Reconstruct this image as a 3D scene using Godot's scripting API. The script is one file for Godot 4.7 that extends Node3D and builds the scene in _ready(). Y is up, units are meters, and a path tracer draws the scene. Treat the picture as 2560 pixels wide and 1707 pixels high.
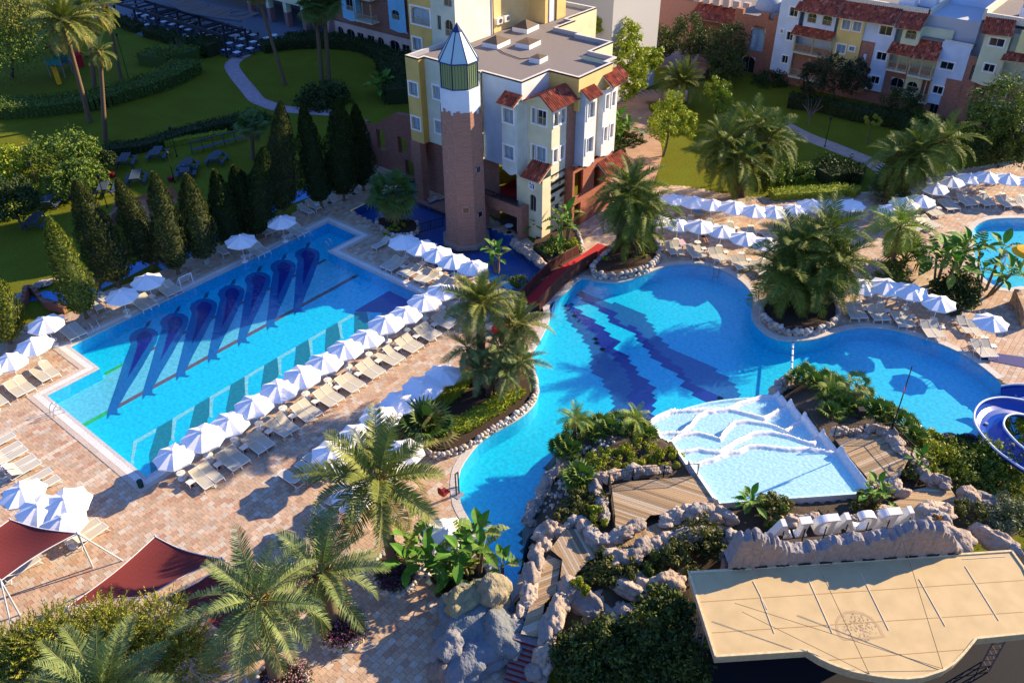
extends Node3D
# A resort seen from the air: a lap pool, a free-form lagoon with a rock island, a tower house, terraces and gardens.
# World axes follow the lap pool: x along its length, z across it, origin at its near corner.

var rng := RandomNumberGenerator.new()
var M := {}
var taken := {}

class B:
	var v := PackedVector3Array()
	var n := PackedVector3Array()
	var c := PackedColorArray()
	var col := Color(1, 1, 1)
	func tri(a: Vector3, b: Vector3, d: Vector3) -> void:
		var m := (b - a).cross(d - a).normalized()
		v.append(a); v.append(d); v.append(b)
		n.append(m); n.append(m); n.append(m)
		c.append(col); c.append(col); c.append(col)
	func tri_n(a: Vector3, b: Vector3, d: Vector3, na: Vector3, nb: Vector3, nd: Vector3) -> void:
		v.append(a); v.append(d); v.append(b)
		n.append(na); n.append(nd); n.append(nb)
		c.append(col); c.append(col); c.append(col)
	func quad(a: Vector3, b: Vector3, d: Vector3, e: Vector3) -> void:
		var m := (b - a).cross(e - a).normalized()
		if m == Vector3.ZERO:
			m = (d - b).cross(e - b).normalized()
		v.append(a); v.append(d); v.append(b); v.append(a); v.append(e); v.append(d)
		for i in 6:
			n.append(m); c.append(col)
	func box(t: Transform3D, s: Vector3) -> void:
		var p := []
		for i in 8:
			p.append(t * (Vector3(-0.5 + (i & 1), -0.5 + ((i >> 1) & 1), -0.5 + (i >> 2)) * s))
		quad(p[4], p[5], p[7], p[6]); quad(p[1], p[0], p[2], p[3]); quad(p[5], p[1], p[3], p[7])
		quad(p[0], p[4], p[6], p[2]); quad(p[6], p[7], p[3], p[2]); quad(p[0], p[1], p[5], p[4])
	func bx(x0: float, x1: float, y0: float, y1: float, z0: float, z1: float) -> void:
		box(Transform3D(Basis(), Vector3(x0 + x1, y0 + y1, z0 + z1) / 2), Vector3(x1 - x0, y1 - y0, z1 - z0))
	func bar(a: Vector3, b: Vector3, w: float, h: float) -> void:
		var f := (b - a)
		var l := f.length()
		if l < 0.0001:
			return
		f /= l
		var r := Vector3.UP.cross(f)
		r = Vector3.RIGHT if r.length() < 0.01 else r.normalized()
		box(Transform3D(Basis(r, f.cross(r), f), (a + b) / 2), Vector3(w, h, l))
	func flat(poly: PackedVector2Array, y: float, up := true) -> void:
		var t := Geometry2D.triangulate_polygon(poly)
		for i in range(0, t.size(), 3):
			var q := [poly[t[i]], poly[t[i + 1]], poly[t[i + 2]]]
			var a := Vector3(q[0].x, y, q[0].y)
			var b := Vector3(q[1].x, y, q[1].y)
			var d := Vector3(q[2].x, y, q[2].y)
			if ((b - a).cross(d - a).y > 0) == up:
				tri(a, b, d)
			else:
				tri(a, d, b)
	func walls(poly: PackedVector2Array, y0: float, y1: float, outward := true, closed := true) -> void:
		var area := 0.0
		for i in poly.size():
			area += poly[i].cross(poly[(i + 1) % poly.size()])
		var cw := area < 0.0
		var k := poly.size()
		for i in (k if closed else k - 1):
			var p := poly[i]
			var q := poly[(i + 1) % k]
			var a := Vector3(p.x, y0, p.y)
			var b := Vector3(q.x, y0, q.y)
			var u := Vector3(0, y1 - y0, 0)
			if cw == outward:
				quad(a, b, b + u, a + u)
			else:
				quad(b, a, a + u, b + u)
	func prism(poly: PackedVector2Array, y0: float, y1: float, bottom := false) -> void:
		walls(poly, y0, y1)
		flat(poly, y1)
		if bottom:
			flat(poly, y0, false)
	func tube(path: Array, radii: Array, sides := 8, caps := true) -> void:
		var rings := []
		var nors := []
		var side := Vector3.ZERO
		for i in path.size():
			var d: Vector3 = (path[mini(i + 1, path.size() - 1)] - path[maxi(i - 1, 0)]).normalized()
			if side == Vector3.ZERO:
				side = d.cross(Vector3.UP if absf(d.y) < 0.9 else Vector3.RIGHT).normalized()
			side = (side - d * side.dot(d)).normalized()
			var up := d.cross(side)
			var ring := []
			var nor := []
			for k in sides:
				var a := TAU * k / sides
				var o := side * cos(a) + up * sin(a)
				nor.append(o)
				ring.append(path[i] + o * radii[mini(i, radii.size() - 1)])
			rings.append(ring)
			nors.append(nor)
		for i in path.size() - 1:
			for k in sides:
				var j := (k + 1) % sides
				tri_n(rings[i][k], rings[i][j], rings[i + 1][j], nors[i][k], nors[i][j], nors[i + 1][j])
				tri_n(rings[i][k], rings[i + 1][j], rings[i + 1][k], nors[i][k], nors[i + 1][j], nors[i + 1][k])
		if caps:
			for e in [0, path.size() - 1]:
				for k in range(1, sides - 1):
					if e == 0:
						tri(rings[e][0], rings[e][k + 1], rings[e][k])
					else:
						tri(rings[e][0], rings[e][k], rings[e][k + 1])
	func lathe(at: Vector3, prof: Array, sides := 16) -> void:
		for i in prof.size() - 1:
			var p: Vector2 = prof[i]
			var q: Vector2 = prof[i + 1]
			var e := (q - p)
			var nn := Vector2(e.y, -e.x).normalized()
			for k in sides:
				var a := TAU * k / sides
				var b := TAU * (k + 1) / sides
				var da := Vector3(cos(a), 0, -sin(a))
				var db := Vector3(cos(b), 0, -sin(b))
				var na := da * nn.x + Vector3(0, nn.y, 0)
				var nb := db * nn.x + Vector3(0, nn.y, 0)
				var p0 := at + da * p.x + Vector3(0, p.y, 0)
				var p1 := at + db * p.x + Vector3(0, p.y, 0)
				var q0 := at + da * q.x + Vector3(0, q.y, 0)
				var q1 := at + db * q.x + Vector3(0, q.y, 0)
				if p.x > 0.0001:
					tri_n(p0, p1, q1, na, nb, nb)
				if q.x > 0.0001:
					tri_n(p0, q1, q0, na, nb, na)
	func blob(at: Vector3, r: Vector3, sub: int, noise: FastNoiseLite, amp: float, freq: float, seed_off := Vector3.ZERO, turn := Basis()) -> void:
		# a rounded stone: a cube pushed onto a ball, then pushed about by noise
		var g := {}
		for face in 6:
			for i in sub + 1:
				for j in sub + 1:
					g[Vector3i(face, i, j)] = _on(face, i, j, sub, r, noise, amp, freq, seed_off)
		var acc := {}
		for face in 6:
			for i in sub:
				for j in sub:
					var p := [g[Vector3i(face, i, j)], g[Vector3i(face, i + 1, j)], g[Vector3i(face, i + 1, j + 1)], g[Vector3i(face, i, j + 1)]]
					var m: Vector3 = (p[2] - p[0]).cross(p[3] - p[1])
					for q in p:
						var key := Vector3i((q * 2000.0).round())
						acc[key] = acc.get(key, Vector3.ZERO) + m
		for face in 6:
			for i in sub:
				for j in sub:
					var p := [g[Vector3i(face, i, j)], g[Vector3i(face, i + 1, j)], g[Vector3i(face, i + 1, j + 1)], g[Vector3i(face, i, j + 1)]]
					var m := []
					for q in p:
						m.append(turn * acc[Vector3i((q * 2000.0).round())].normalized())
					var w := []
					for q in p:
						w.append(at + turn * q)
					tri_n(w[0], w[1], w[2], m[0], m[1], m[2])
					tri_n(w[0], w[2], w[3], m[0], m[2], m[3])
	func _on(face: int, i: int, j: int, sub: int, r: Vector3, noise: FastNoiseLite, amp: float, freq: float, off: Vector3) -> Vector3:
		var a := tan((2.0 * i / sub - 1.0) * PI / 4)
		var b := tan((2.0 * j / sub - 1.0) * PI / 4)
		var d := Vector3.ZERO
		match face:
			0: d = Vector3(1, b, -a)
			1: d = Vector3(-1, b, a)
			2: d = Vector3(a, 1, -b)
			3: d = Vector3(a, -1, b)
			4: d = Vector3(a, b, 1)
			5: d = Vector3(-a, b, -1)
		d = d.normalized()
		var k := 1.0
		if noise:
			k += amp * noise.get_noise_3dv(d * freq * 100.0 + off * 37.0)
		return d * r * k
	func mesh() -> ArrayMesh:
		var m := ArrayMesh.new()
		if v.is_empty():
			return m
		var a := []
		a.resize(Mesh.ARRAY_MAX)
		a[Mesh.ARRAY_VERTEX] = v
		a[Mesh.ARRAY_NORMAL] = n
		a[Mesh.ARRAY_COLOR] = c
		m.add_surface_from_arrays(Mesh.PRIMITIVE_TRIANGLES, a)
		return m

func V(a: Array) -> PackedVector2Array:
	var p := PackedVector2Array()
	for i in range(0, a.size(), 2):
		p.append(Vector2(a[i], a[i + 1]))
	return p

func V3(a: Array) -> Array:
	var p := []
	for i in range(0, a.size(), 3):
		p.append(Vector3(a[i], a[i + 1], a[i + 2]))
	return p

func lin(r: float, g: float, b: float) -> Color:
	return Color(r, g, b).srgb_to_linear()

func called(o: Node, kind: String, parent: Node) -> void:
	var key := str(parent.get_instance_id()) + kind
	var k: int = taken.get(key, 0)
	taken[key] = k + 1
	o.name = kind if k == 0 else kind + "_%03d" % k
	parent.add_child(o, true)

func tag(o: Node, label: String, category: String, group := "") -> Node:
	o.set_meta("label", label)
	o.set_meta("category", category)
	if group != "":
		o.set_meta("group", group)
	return o

func thing(kind: String, label: String, category: String, group := "", at := Vector3.ZERO, yaw := 0.0) -> Node3D:
	var o := Node3D.new()
	called(o, kind, self)
	o.position = at
	o.rotation.y = yaw
	tag(o, label, category, group)
	return o

func mi(mesh: Mesh, kind: String, m: Material, parent: Node, t := Transform3D()) -> MeshInstance3D:
	var o := MeshInstance3D.new()
	o.mesh = mesh
	o.material_override = m
	o.transform = t
	called(o, kind, parent)
	return o

func part(b: B, kind: String, m: Material, parent: Node, t := Transform3D()) -> MeshInstance3D:
	return mi(b.mesh(), kind, m, parent, t)

func node(kind: String, parent: Node, t := Transform3D()) -> Node3D:
	var o := Node3D.new()
	o.transform = t
	called(o, kind, parent)
	return o

func struct(b: B, kind: String, m: Material) -> MeshInstance3D:
	var o := part(b, kind, m, self)
	o.set_meta("kind", "structure")
	return o

func copy_of(src: Node3D, kind: String, label: String, category: String, group: String, at: Vector3, yaw: float, size := 1.0) -> Node3D:
	var o: Node3D = src.duplicate()
	called(o, kind, self)
	o.position = at
	o.rotation = Vector3(0, yaw, 0)
	o.scale = Vector3.ONE * size
	tag(o, label, category, group)
	return o

func noise_of(seed_: int, freq: float, type := FastNoiseLite.TYPE_SIMPLEX_SMOOTH, oct := 4) -> FastNoiseLite:
	var f := FastNoiseLite.new()
	f.seed = seed_
	f.frequency = freq
	f.noise_type = type
	f.fractal_octaves = oct
	return f

func tex_noise(seed_: int, freq: float, lo: Color, hi: Color, size := 512, type := FastNoiseLite.TYPE_SIMPLEX_SMOOTH, oct := 5) -> ImageTexture:
	var img := noise_of(seed_, freq, type, oct).get_seamless_image(size, size)
	img.convert(Image.FORMAT_RGB8)
	for y in size:
		for x in size:
			img.set_pixel(x, y, lo.lerp(hi, img.get_pixel(x, y).r))
	return ImageTexture.create_from_image(img)

func mat(id: String, r: float, g: float, b: float, rough := 0.85, opt := {}) -> StandardMaterial3D:
	var m := StandardMaterial3D.new()
	m.resource_name = id
	m.albedo_color = Color(r, g, b, opt.get("a", 1.0))
	m.roughness = rough
	m.vertex_color_use_as_albedo = opt.get("vc", false)
	m.metallic = opt.get("metal", 0.0)
	if opt.has("a"):
		m.transparency = BaseMaterial3D.TRANSPARENCY_ALPHA
	if opt.has("tex"):
		m.albedo_texture = opt.tex
		m.uv1_triplanar = true
		m.uv1_world_triplanar = opt.get("world", true)
		m.uv1_scale = Vector3.ONE * opt.get("scale", 1.0)
	if opt.has("bump"):
		m.heightmap_enabled = true
		m.heightmap_texture = opt.bump
		m.heightmap_scale = opt.get("bump_cm", 1.0)
		m.uv1_triplanar = true
		m.uv1_world_triplanar = opt.get("world", true)
		m.uv1_scale = Vector3.ONE * opt.get("scale", 1.0)
	if opt.has("normal"):
		m.normal_enabled = true
		m.normal_texture = opt.normal
		m.normal_scale = opt.get("normal_k", 1.0)
		m.uv1_triplanar = true
		m.uv1_world_triplanar = true
		m.uv1_scale = Vector3.ONE * opt.get("scale", 1.0)
	if opt.has("back"):
		m.backlight_enabled = true
		m.backlight = opt.back
	if opt.has("spec"):
		m.metallic_specular = opt.spec
	m.cull_mode = BaseMaterial3D.CULL_DISABLED
	M[id] = m
	return m

func rnd(a: float, b: float) -> float:
	return rng.randf_range(a, b)

func inside(p: Vector2, poly: PackedVector2Array) -> bool:
	return Geometry2D.is_point_in_polygon(p, poly)

func grown(poly: PackedVector2Array, by: float) -> PackedVector2Array:
	var q := Geometry2D.offset_polygon(poly, by, Geometry2D.JOIN_ROUND)
	return q[0] if q.size() else poly

func resampled(p: PackedVector2Array, step: float, closed := true) -> PackedVector2Array:
	# even points along a Catmull-Rom curve through p
	var fine := PackedVector2Array()
	var k := p.size()
	for i in (k if closed else k - 1):
		var a := p[(i - 1 + k) % k] if closed or i > 0 else p[0]
		var b := p[i]
		var d := p[(i + 1) % k]
		var e := p[(i + 2) % k] if closed or i + 2 < k else p[k - 1]
		for s in 12:
			fine.append(b.cubic_interpolate(d, a, e, s / 12.0))
	if not closed:
		fine.append(p[k - 1])
	var out := PackedVector2Array([fine[0]])
	var acc := 0.0
	var m := fine.size()
	for i in range(1, m + (1 if closed else 0)):
		var a := fine[i - 1]
		var b := fine[i % m]
		var l := a.distance_to(b)
		while acc + l >= step:
			a = a.lerp(b, (step - acc) / l)
			l = a.distance_to(b)
			acc = 0.0
			out.append(a)
		acc += l
	if closed and out[0].distance_to(out[out.size() - 1]) < step * 0.5:
		out.remove_at(out.size() - 1)
	return out


const SUN_AZ := Vector3(0.914, 0.0, 0.404)

func materials() -> void:
	var grain := tex_noise(1, 0.02, Color(0.84, 0.84, 0.84), Color(1.04, 1.04, 1.04))
	var blotch := tex_noise(2, 0.006, Color(0.7, 0.7, 0.7), Color(1.05, 1.05, 1.05), 256)
	var speck := tex_noise(3, 0.12, Color(0.55, 0.55, 0.55), Color(1.0, 1.0, 1.0))
	var cells := tex_noise(4, 0.03, Color(0, 0, 0), Color(1, 1, 1), 512, FastNoiseLite.TYPE_CELLULAR, 3)
	var waves := noise_of(5, 0.012, FastNoiseLite.TYPE_SIMPLEX_SMOOTH, 4).get_seamless_image(512, 512)
	waves.convert(Image.FORMAT_RGB8)
	waves.bump_map_to_normal_map(5.0)
	var wave_tex := ImageTexture.create_from_image(waves)
	var grass := tex_noise(6, 0.05, Color(0.75, 0.8, 0.7), Color(1.0, 1.0, 0.95))
	var grass_patch := tex_noise(7, 0.006, Color(0.96, 0.9, 0.8), Color(0.98, 1.0, 0.86), 256)
	M["grain_tex"] = grain
	M["speck_tex"] = speck
	M["cells_tex"] = cells
	M["wash_tex"] = tex_noise(8, 0.015, Color(0.93, 0.93, 0.92), Color(1.02, 1.02, 1.02), 256)
	mat("grass", 0.45, 0.47, 0.15, 0.95, {"tex": grass, "scale": 0.9, "spec": 0.2})
	M.grass.detail_enabled = true
	M.grass.detail_albedo = grass_patch
	M.grass.detail_blend_mode = BaseMaterial3D.BLEND_MODE_MUL
	M.grass.detail_uv_layer = BaseMaterial3D.DETAIL_UV_1
	M.grass.uv1_scale = Vector3.ONE * 0.13
	mat("bedding", 0.42, 0.33, 0.28, 0.95)
	mat("paving", 1, 1, 1, 0.8, {"vc": true, "tex": grain, "scale": 0.7, "spec": 0.35})
	mat("path_brick", 0.72, 0.55, 0.50, 0.9, {"vc": true, "tex": grain, "scale": 0.5})
	mat("coping", 1, 1, 1, 0.7, {"vc": true, "tex": grain, "scale": 0.6})
	mat("pool_tile", 0.0, 0.79, 0.92, 0.4, {"vc": true, "tex": grain, "scale": 0.25})
	mat("pool_print", 1, 1, 1, 0.4, {"vc": true, "tex": grain, "scale": 0.25})
	mat("water", 0.35, 0.75, 0.9, 0.03, {"a": 0.015, "normal": wave_tex, "normal_k": 0.35, "scale": 0.22})
	mat("earth", 0.30, 0.22, 0.15, 1.0, {"tex": speck, "scale": 0.6})
	mat("plain", 1, 1, 1, 0.75, {"vc": true})
	mat("rough", 1, 1, 1, 0.92, {"vc": true, "tex": grain, "scale": 0.4})
	mat("stucco", 1, 1, 1, 0.9, {"vc": true, "tex": M.wash_tex, "scale": 0.12})
	mat("gravel", 0.64, 0.60, 0.57, 1.0, {"tex": speck, "scale": 0.35, "bump": speck, "bump_cm": 3.0})
	mat("rock", 1, 1, 1, 0.95, {"vc": true, "tex": grain, "scale": 0.3, "bump": cells, "bump_cm": 9.0})
	mat("cobble", 1, 1, 1, 0.8, {"vc": true, "tex": grain, "scale": 0.8})
	mat("timber", 1, 1, 1, 0.8, {"vc": true, "tex": grain, "scale": 0.9})
	mat("metal_white", 0.88, 0.88, 0.86, 0.4)
	mat("plastic_white", 0.88, 0.88, 0.86, 0.5)
	mat("canvas", 0.93, 0.93, 0.93, 0.85, {"back": Color(0.22, 0.22, 0.22)})
	mat("sling", 0.73, 0.71, 0.64, 0.85)
	mat("dark_metal", 0.09, 0.10, 0.11, 0.5)
	mat("steel", 0.75, 0.77, 0.8, 0.2, {"metal": 0.9})
	mat("red_cloth", 0.66, 0.06, 0.06, 0.9)
	mat("glass_dark", 0.08, 0.13, 0.17, 0.06, {"spec": 0.7})
	mat("glass", 0.7, 0.85, 0.9, 0.05, {"a": 0.22})
	mat("lantern_glass", 0.52, 0.60, 0.42, 0.2, {"back": Color(0.5, 0.5, 0.3)})
	mat("frosted", 0.70, 0.80, 0.79, 0.4, {"back": Color(0.3, 0.3, 0.3)})
	mat("island_earth", 0.42, 0.36, 0.28, 1.0, {"tex": speck, "scale": 0.8, "bump": speck, "bump_cm": 6.0})
	mat("cascade_white", 1, 1, 1, 0.55, {"vc": true, "tex": grain, "scale": 0.4})
	mat("cascade_water", 0.30, 0.80, 0.90, 0.04, {"a": 0.06, "normal": wave_tex, "normal_k": 0.5, "scale": 0.5})
	mat("stage_roof", 1, 1, 1, 0.8, {"vc": true, "tex": M.wash_tex, "scale": 0.2})
	mat("sail_cloth", 1, 1, 1, 0.9, {"vc": true, "tex": grain, "scale": 0.8, "back": Color(0.3, 0.1, 0.08)})
	mat("slide_blue", 1, 1, 1, 0.25, {"vc": true})
	mat("letter_pale", 0.80, 0.86, 0.92, 0.6)
	mat("letter_dark", 0.03, 0.05, 0.08, 0.6)
	mat("curtain", 0.62, 0.72, 0.80, 0.9)
	var brick := Image.create(256, 256, false, Image.FORMAT_RGB8)
	var br := RandomNumberGenerator.new()
	br.seed = 11
	brick.fill(Color(0.80, 0.74, 0.70))
	for row in 32:
		for k in 9:
			var t := br.randf_range(0.82, 1.06)
			var c := Color(0.80 * t, 0.64 * t * br.randf_range(0.95, 1.05), 0.58 * t)
			brick.fill_rect(Rect2i(k * 32 + (16 if row % 2 else 0) - 16, row * 8, 29, 6), c)
	M["brick_tex"] = ImageTexture.create_from_image(brick)
	mat("brick", 0.86, 0.82, 0.76, 0.95, {"vc": true, "tex": M.brick_tex, "scale": 0.45})

func world_light() -> void:
	var cam := Camera3D.new()
	cam.name = "camera"
	cam.fov = 43.93
	cam.near = 0.5
	cam.far = 1500.0
	cam.transform = Transform3D(Basis(Vector3(0.63415637, -0.00826914, 0.7731606), Vector3(0.45844051, 0.80924418, -0.36736379), Vector3(-0.62263793, 0.58741423, 0.51697826)), Vector3(-14.6545, 38.0, 42.2337))
	add_child(cam)
	cam.current = true
	var env := Environment.new()
	env.background_mode = Environment.BG_SKY
	var sky := Sky.new()
	var sm := ProceduralSkyMaterial.new()
	sm.sky_top_color = Color(0.30, 0.47, 0.78)
	sm.sky_horizon_color = Color(0.66, 0.74, 0.86)
	sm.sky_curve = 0.15
	sm.ground_bottom_color = Color(0.30, 0.32, 0.30)
	sm.ground_horizon_color = Color(0.55, 0.60, 0.66)
	sm.energy_multiplier = 0.72
	sky.sky_material = sm
	env.sky = sky
	env.tonemap_mode = Environment.TONE_MAPPER_LINEAR
	env.tonemap_exposure = 2.25
	env.sdfgi_enabled = true
	env.ssao_enabled = true
	env.ssil_enabled = true
	var we := WorldEnvironment.new()
	we.name = "environment"
	we.environment = env
	add_child(we)
	var sun := DirectionalLight3D.new()
	sun.name = "sun"
	sun.light_color = Color(1.0, 0.90, 0.75)
	sun.light_energy = 1.6
	sun.light_angular_distance = 0.5
	sun.shadow_enabled = true
	var el := deg_to_rad(23.5)
	var to_sun := SUN_AZ.normalized() * cos(el) + Vector3(0, sin(el), 0)
	add_child(sun)
	sun.look_at_from_position(Vector3.ZERO, -to_sun, Vector3.UP)

var lap := V([0, 0, 0, -12.9, 4, -12.9, 4, -17.2, 29.6, -17.2, 29.6, -12.95, 25.95, -12.95, 25.95, 0])
var lagoon: PackedVector2Array
var stream: PackedVector2Array
var kids: PackedVector2Array
var deck_edge: PackedVector2Array
var beds := []

func shapes() -> void:
	lagoon = resampled(V([36.44, 7.64, 36.75, 8.79, 37.37, 9.93, 38.12, 10.65, 39.6, 11.23, 41.4, 11.75, 42.74, 12.26, 43.84, 13.14, 44.68, 14.4, 45.05, 15.89, 44.81, 17.48, 44.19, 18.81, 43.19, 20.01, 42.22, 20.64, 40.79, 21.16, 39.74, 21.82, 39.04, 22.63, 38.53, 23.65, 38.62, 24.68, 39.22, 25.65, 40.25, 26.6, 41.54, 27.28, 42.91, 27.95, 44.02, 28.81, 44.78, 29.81, 45.37, 31.13, 45.61, 32.71, 45.67, 34.16, 45.43, 35.81, 44.94, 37.03, 44.3, 38.11, 43.64, 39.01, 42.98, 39.76, 41.67, 40.78, 39.61, 41.82, 37.31, 42.16, 35.02, 41.42, 33.53, 40.19, 31.93, 38.67, 29.67, 37.4, 26.61, 35.81, 22.86, 32.58, 18.66, 28.76, 16.1, 25.04, 14.19, 22.4, 11.89, 21.72, 10.79, 21.94, 8.74, 23.11, 7.67, 23.18, 8.7, 21.61, 9.31, 20.1, 10.47, 17.53, 10.75, 17.01, 11.4, 16.24, 12.15, 15.52, 13.04, 14.94, 14.05, 14.6, 15.3, 14.34, 16.69, 14.38, 18.4, 14.72, 19.32, 14.83, 20.46, 14.78, 21.33, 14.54, 22.17, 14.06, 22.99, 13.29, 23.54, 12.56, 24.11, 11.81, 24.87, 11.26, 25.75, 10.83, 26.71, 10.5, 28, 10.03, 29.27, 9.48, 30.48, 8.78, 31.44, 7.94, 32.67, 7.91, 34.51, 7.79]), 0.6)
	stream = V([32.68, -17.16, 35.44, -17.29, 38.71, -17.53, 41.89, -18.11, 39.88, -14.86, 38.48, -12.33, 40.22, -11.97, 38.06, -7.85, 38.12, -4.56, 38.42, -1.23, 36.6, 1.86, 35.7, 4.89, 34.01, 7.1, 31.19, 8.4, 29.38, 7.97, 30.94, 5.71, 31.2, 3.78, 31.28, 0.61, 29.78, -1.26, 30.22, -5.03, 31.44, -9.27, 32.25, -13.21])
	kids = resampled(V([63.52, 31.7, 65.14, 31.1, 66.91, 30.95, 68.26, 31.26, 69.54, 31.99, 71.28, 34, 72.89, 37.09, 65.7, 39.43, 59.64, 38.99, 58.31, 37.04, 56.93, 35.86, 57.48, 34.34, 60.39, 32.75]), 0.6)
	deck_edge = V([-11.76, -20.73, -0.73, -22.67, 3.32, -22.73, 6.46, -21.66, 9.55, -22.39, 14.82, -21.75, 21.33, -21.35, 26.31, -20.76, 31.99, -21.7, 36.47, -22.63, 42, -23.67, 41.09, -16.45, 41.29, -12.95, 38.62, 0.89, 47.41, -0.57, 56.89, -3.37, 54.17, 0.07, 55.24, 3.06, 57.32, 4.88, 58.92, 10.88, 61.95, 15.48, 66.82, 19.29, 69.25, 22.34, 75.82, 24.08, 85.82, 30.55, 100.5, 42.54, 75.44, 52.05, 46.52, 51.66, 42.21, 43.54, 33.38, 41.69, 16.44, 20.68, 8.37, 23.37, 3.47, 26.79, -4.48, 32.9, -25.86, 6.68])

func ground() -> void:
	var b := B.new()
	for half in [V([-400, -400, 15, -400, 15, 400, -400, 400]), V([15, -400, 500, -400, 500, 400, 15, 400])]:
		for p in Geometry2D.clip_polygons(half, deck_edge):
			for q in Geometry2D.clip_polygons(p, lagoon):
				b.flat(q, -0.05)
	struct(b, "ground", M.grass)
	# stream channel, earth under the terraces
	b = B.new()
	b.col = lin(0.10, 0.34, 0.62)
	b.flat(stream, -0.9)
	b.walls(stream, -0.9, 0.0, false)
	var st := struct(b, "stream", M.pool_print)
	b = B.new()
	b.flat(stream, -0.28)
	part(b, "water", M.water, st)

func tile_colour() -> Color:
	var t := rng.randf()
	var k := rnd(0.94, 1.06)
	if t < 0.10:
		return lin(0.75 * k, 0.60 * k, 0.49 * k)
	if t < 0.30:
		return lin(0.80 * k, 0.74 * k, 0.66 * k)
	if t < 0.66:
		return lin(0.79 * k, 0.68 * k, 0.57 * k)
	return lin(0.77 * k, 0.66 * k, 0.55 * k)

func paving() -> void:
	rng.seed = 21
	var holes := [grown(lap, 0.62), grown(lagoon, 0.3), grown(stream, 0.05), grown(kids, 0.3)]
	for p in beds:
		holes.append(p)
	var boxes := []
	for h in holes:
		var r := Rect2(h[0], Vector2.ZERO)
		for q in h:
			r = r.expand(q)
		boxes.append(r)
	var bed := B.new()
	var rest := B.new()
	var near := []
	var tw := 0.42
	var td := 0.36
	var cam2 := Vector2(-14.65, 42.23)
	var fwd := Vector2(0.7693, -0.6388)
	var box := Rect2(deck_edge[0], Vector2.ZERO)
	for q in deck_edge:
		box = box.expand(q)
	var iz := 0
	var z := box.position.y
	while z < box.end.y:
		iz += 1
		var x := box.position.x + (tw * 0.5 if iz % 2 else 0.0)
		while x < box.end.x:
			x += tw
			var c := Vector2(x, z)
			var rel := c - cam2
			var dep := rel.dot(fwd)
			if dep < 14.0 or absf(rel.cross(fwd)) > dep * 0.80 + 6.0:
				continue
			if not inside(c, deck_edge):
				continue
			var hit := false
			for i in holes.size():
				if boxes[i].has_point(c) and inside(c, holes[i]):
					hit = true
					break
			if hit:
				continue
			var band := absf(z - 6.55) < 0.2 and x > -6.0 and x < 24.0
			var col := lin(0.66, 0.36, 0.26) if band and z < 6.56 else tile_colour()
			if z < 0.8 and z > -14.5 and x < -0.5 and x > -12.0 and absf(fposmod(z + 0.4, 4.3) - 2.15) < 0.19:
				col = lin(0.86, 0.80, 0.70)
			bed.quad(Vector3(x - tw / 2, -0.02, z + td / 2), Vector3(x + tw / 2, -0.02, z + td / 2), Vector3(x + tw / 2, -0.02, z - td / 2), Vector3(x - tw / 2, -0.02, z - td / 2))
			var lift := rnd(-0.002, 0.002)
			var g := 0.008
			if dep < 34.5 and absf(rel.cross(fwd)) < dep * 0.62:
				near.append([dep, c, col, lift])
			else:
				slab(rest, c, tw / 2 - g, td / 2 - g, col, lift)
		z += td
	var d := struct(bed, "pool_deck", M.bedding)
	near.sort_custom(func(a, b): return a[0] < b[0])
	for i in near.size():
		var e: Array = near[i]
		if i < 300:
			var o := B.new()
			slab(o, Vector2.ZERO, tw / 2 - 0.008, td / 2 - 0.008, e[2], e[3])
			part(o, "paver", M.paving, d, Transform3D(Basis(), Vector3(e[1].x, 0, e[1].y)))
		else:
			slab(rest, e[1], tw / 2 - 0.008, td / 2 - 0.008, e[2], e[3])
	var r := part(rest, "pavers", M.paving, d)
	r.set_meta("kind", "stuff")

func slab(b: B, c: Vector2, hx: float, hz: float, col: Color, y: float) -> void:
	b.col = col
	var p := [Vector3(c.x - hx, y, c.y + hz), Vector3(c.x + hx, y, c.y + hz), Vector3(c.x + hx, y, c.y - hz), Vector3(c.x - hx, y, c.y - hz)]
	b.quad(p[0], p[1], p[2], p[3])
	var o := Vector3(0, -0.022, 0)
	for k in 4:
		b.quad(p[k] + o, p[(k + 1) % 4] + o, p[(k + 1) % 4], p[k])

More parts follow.
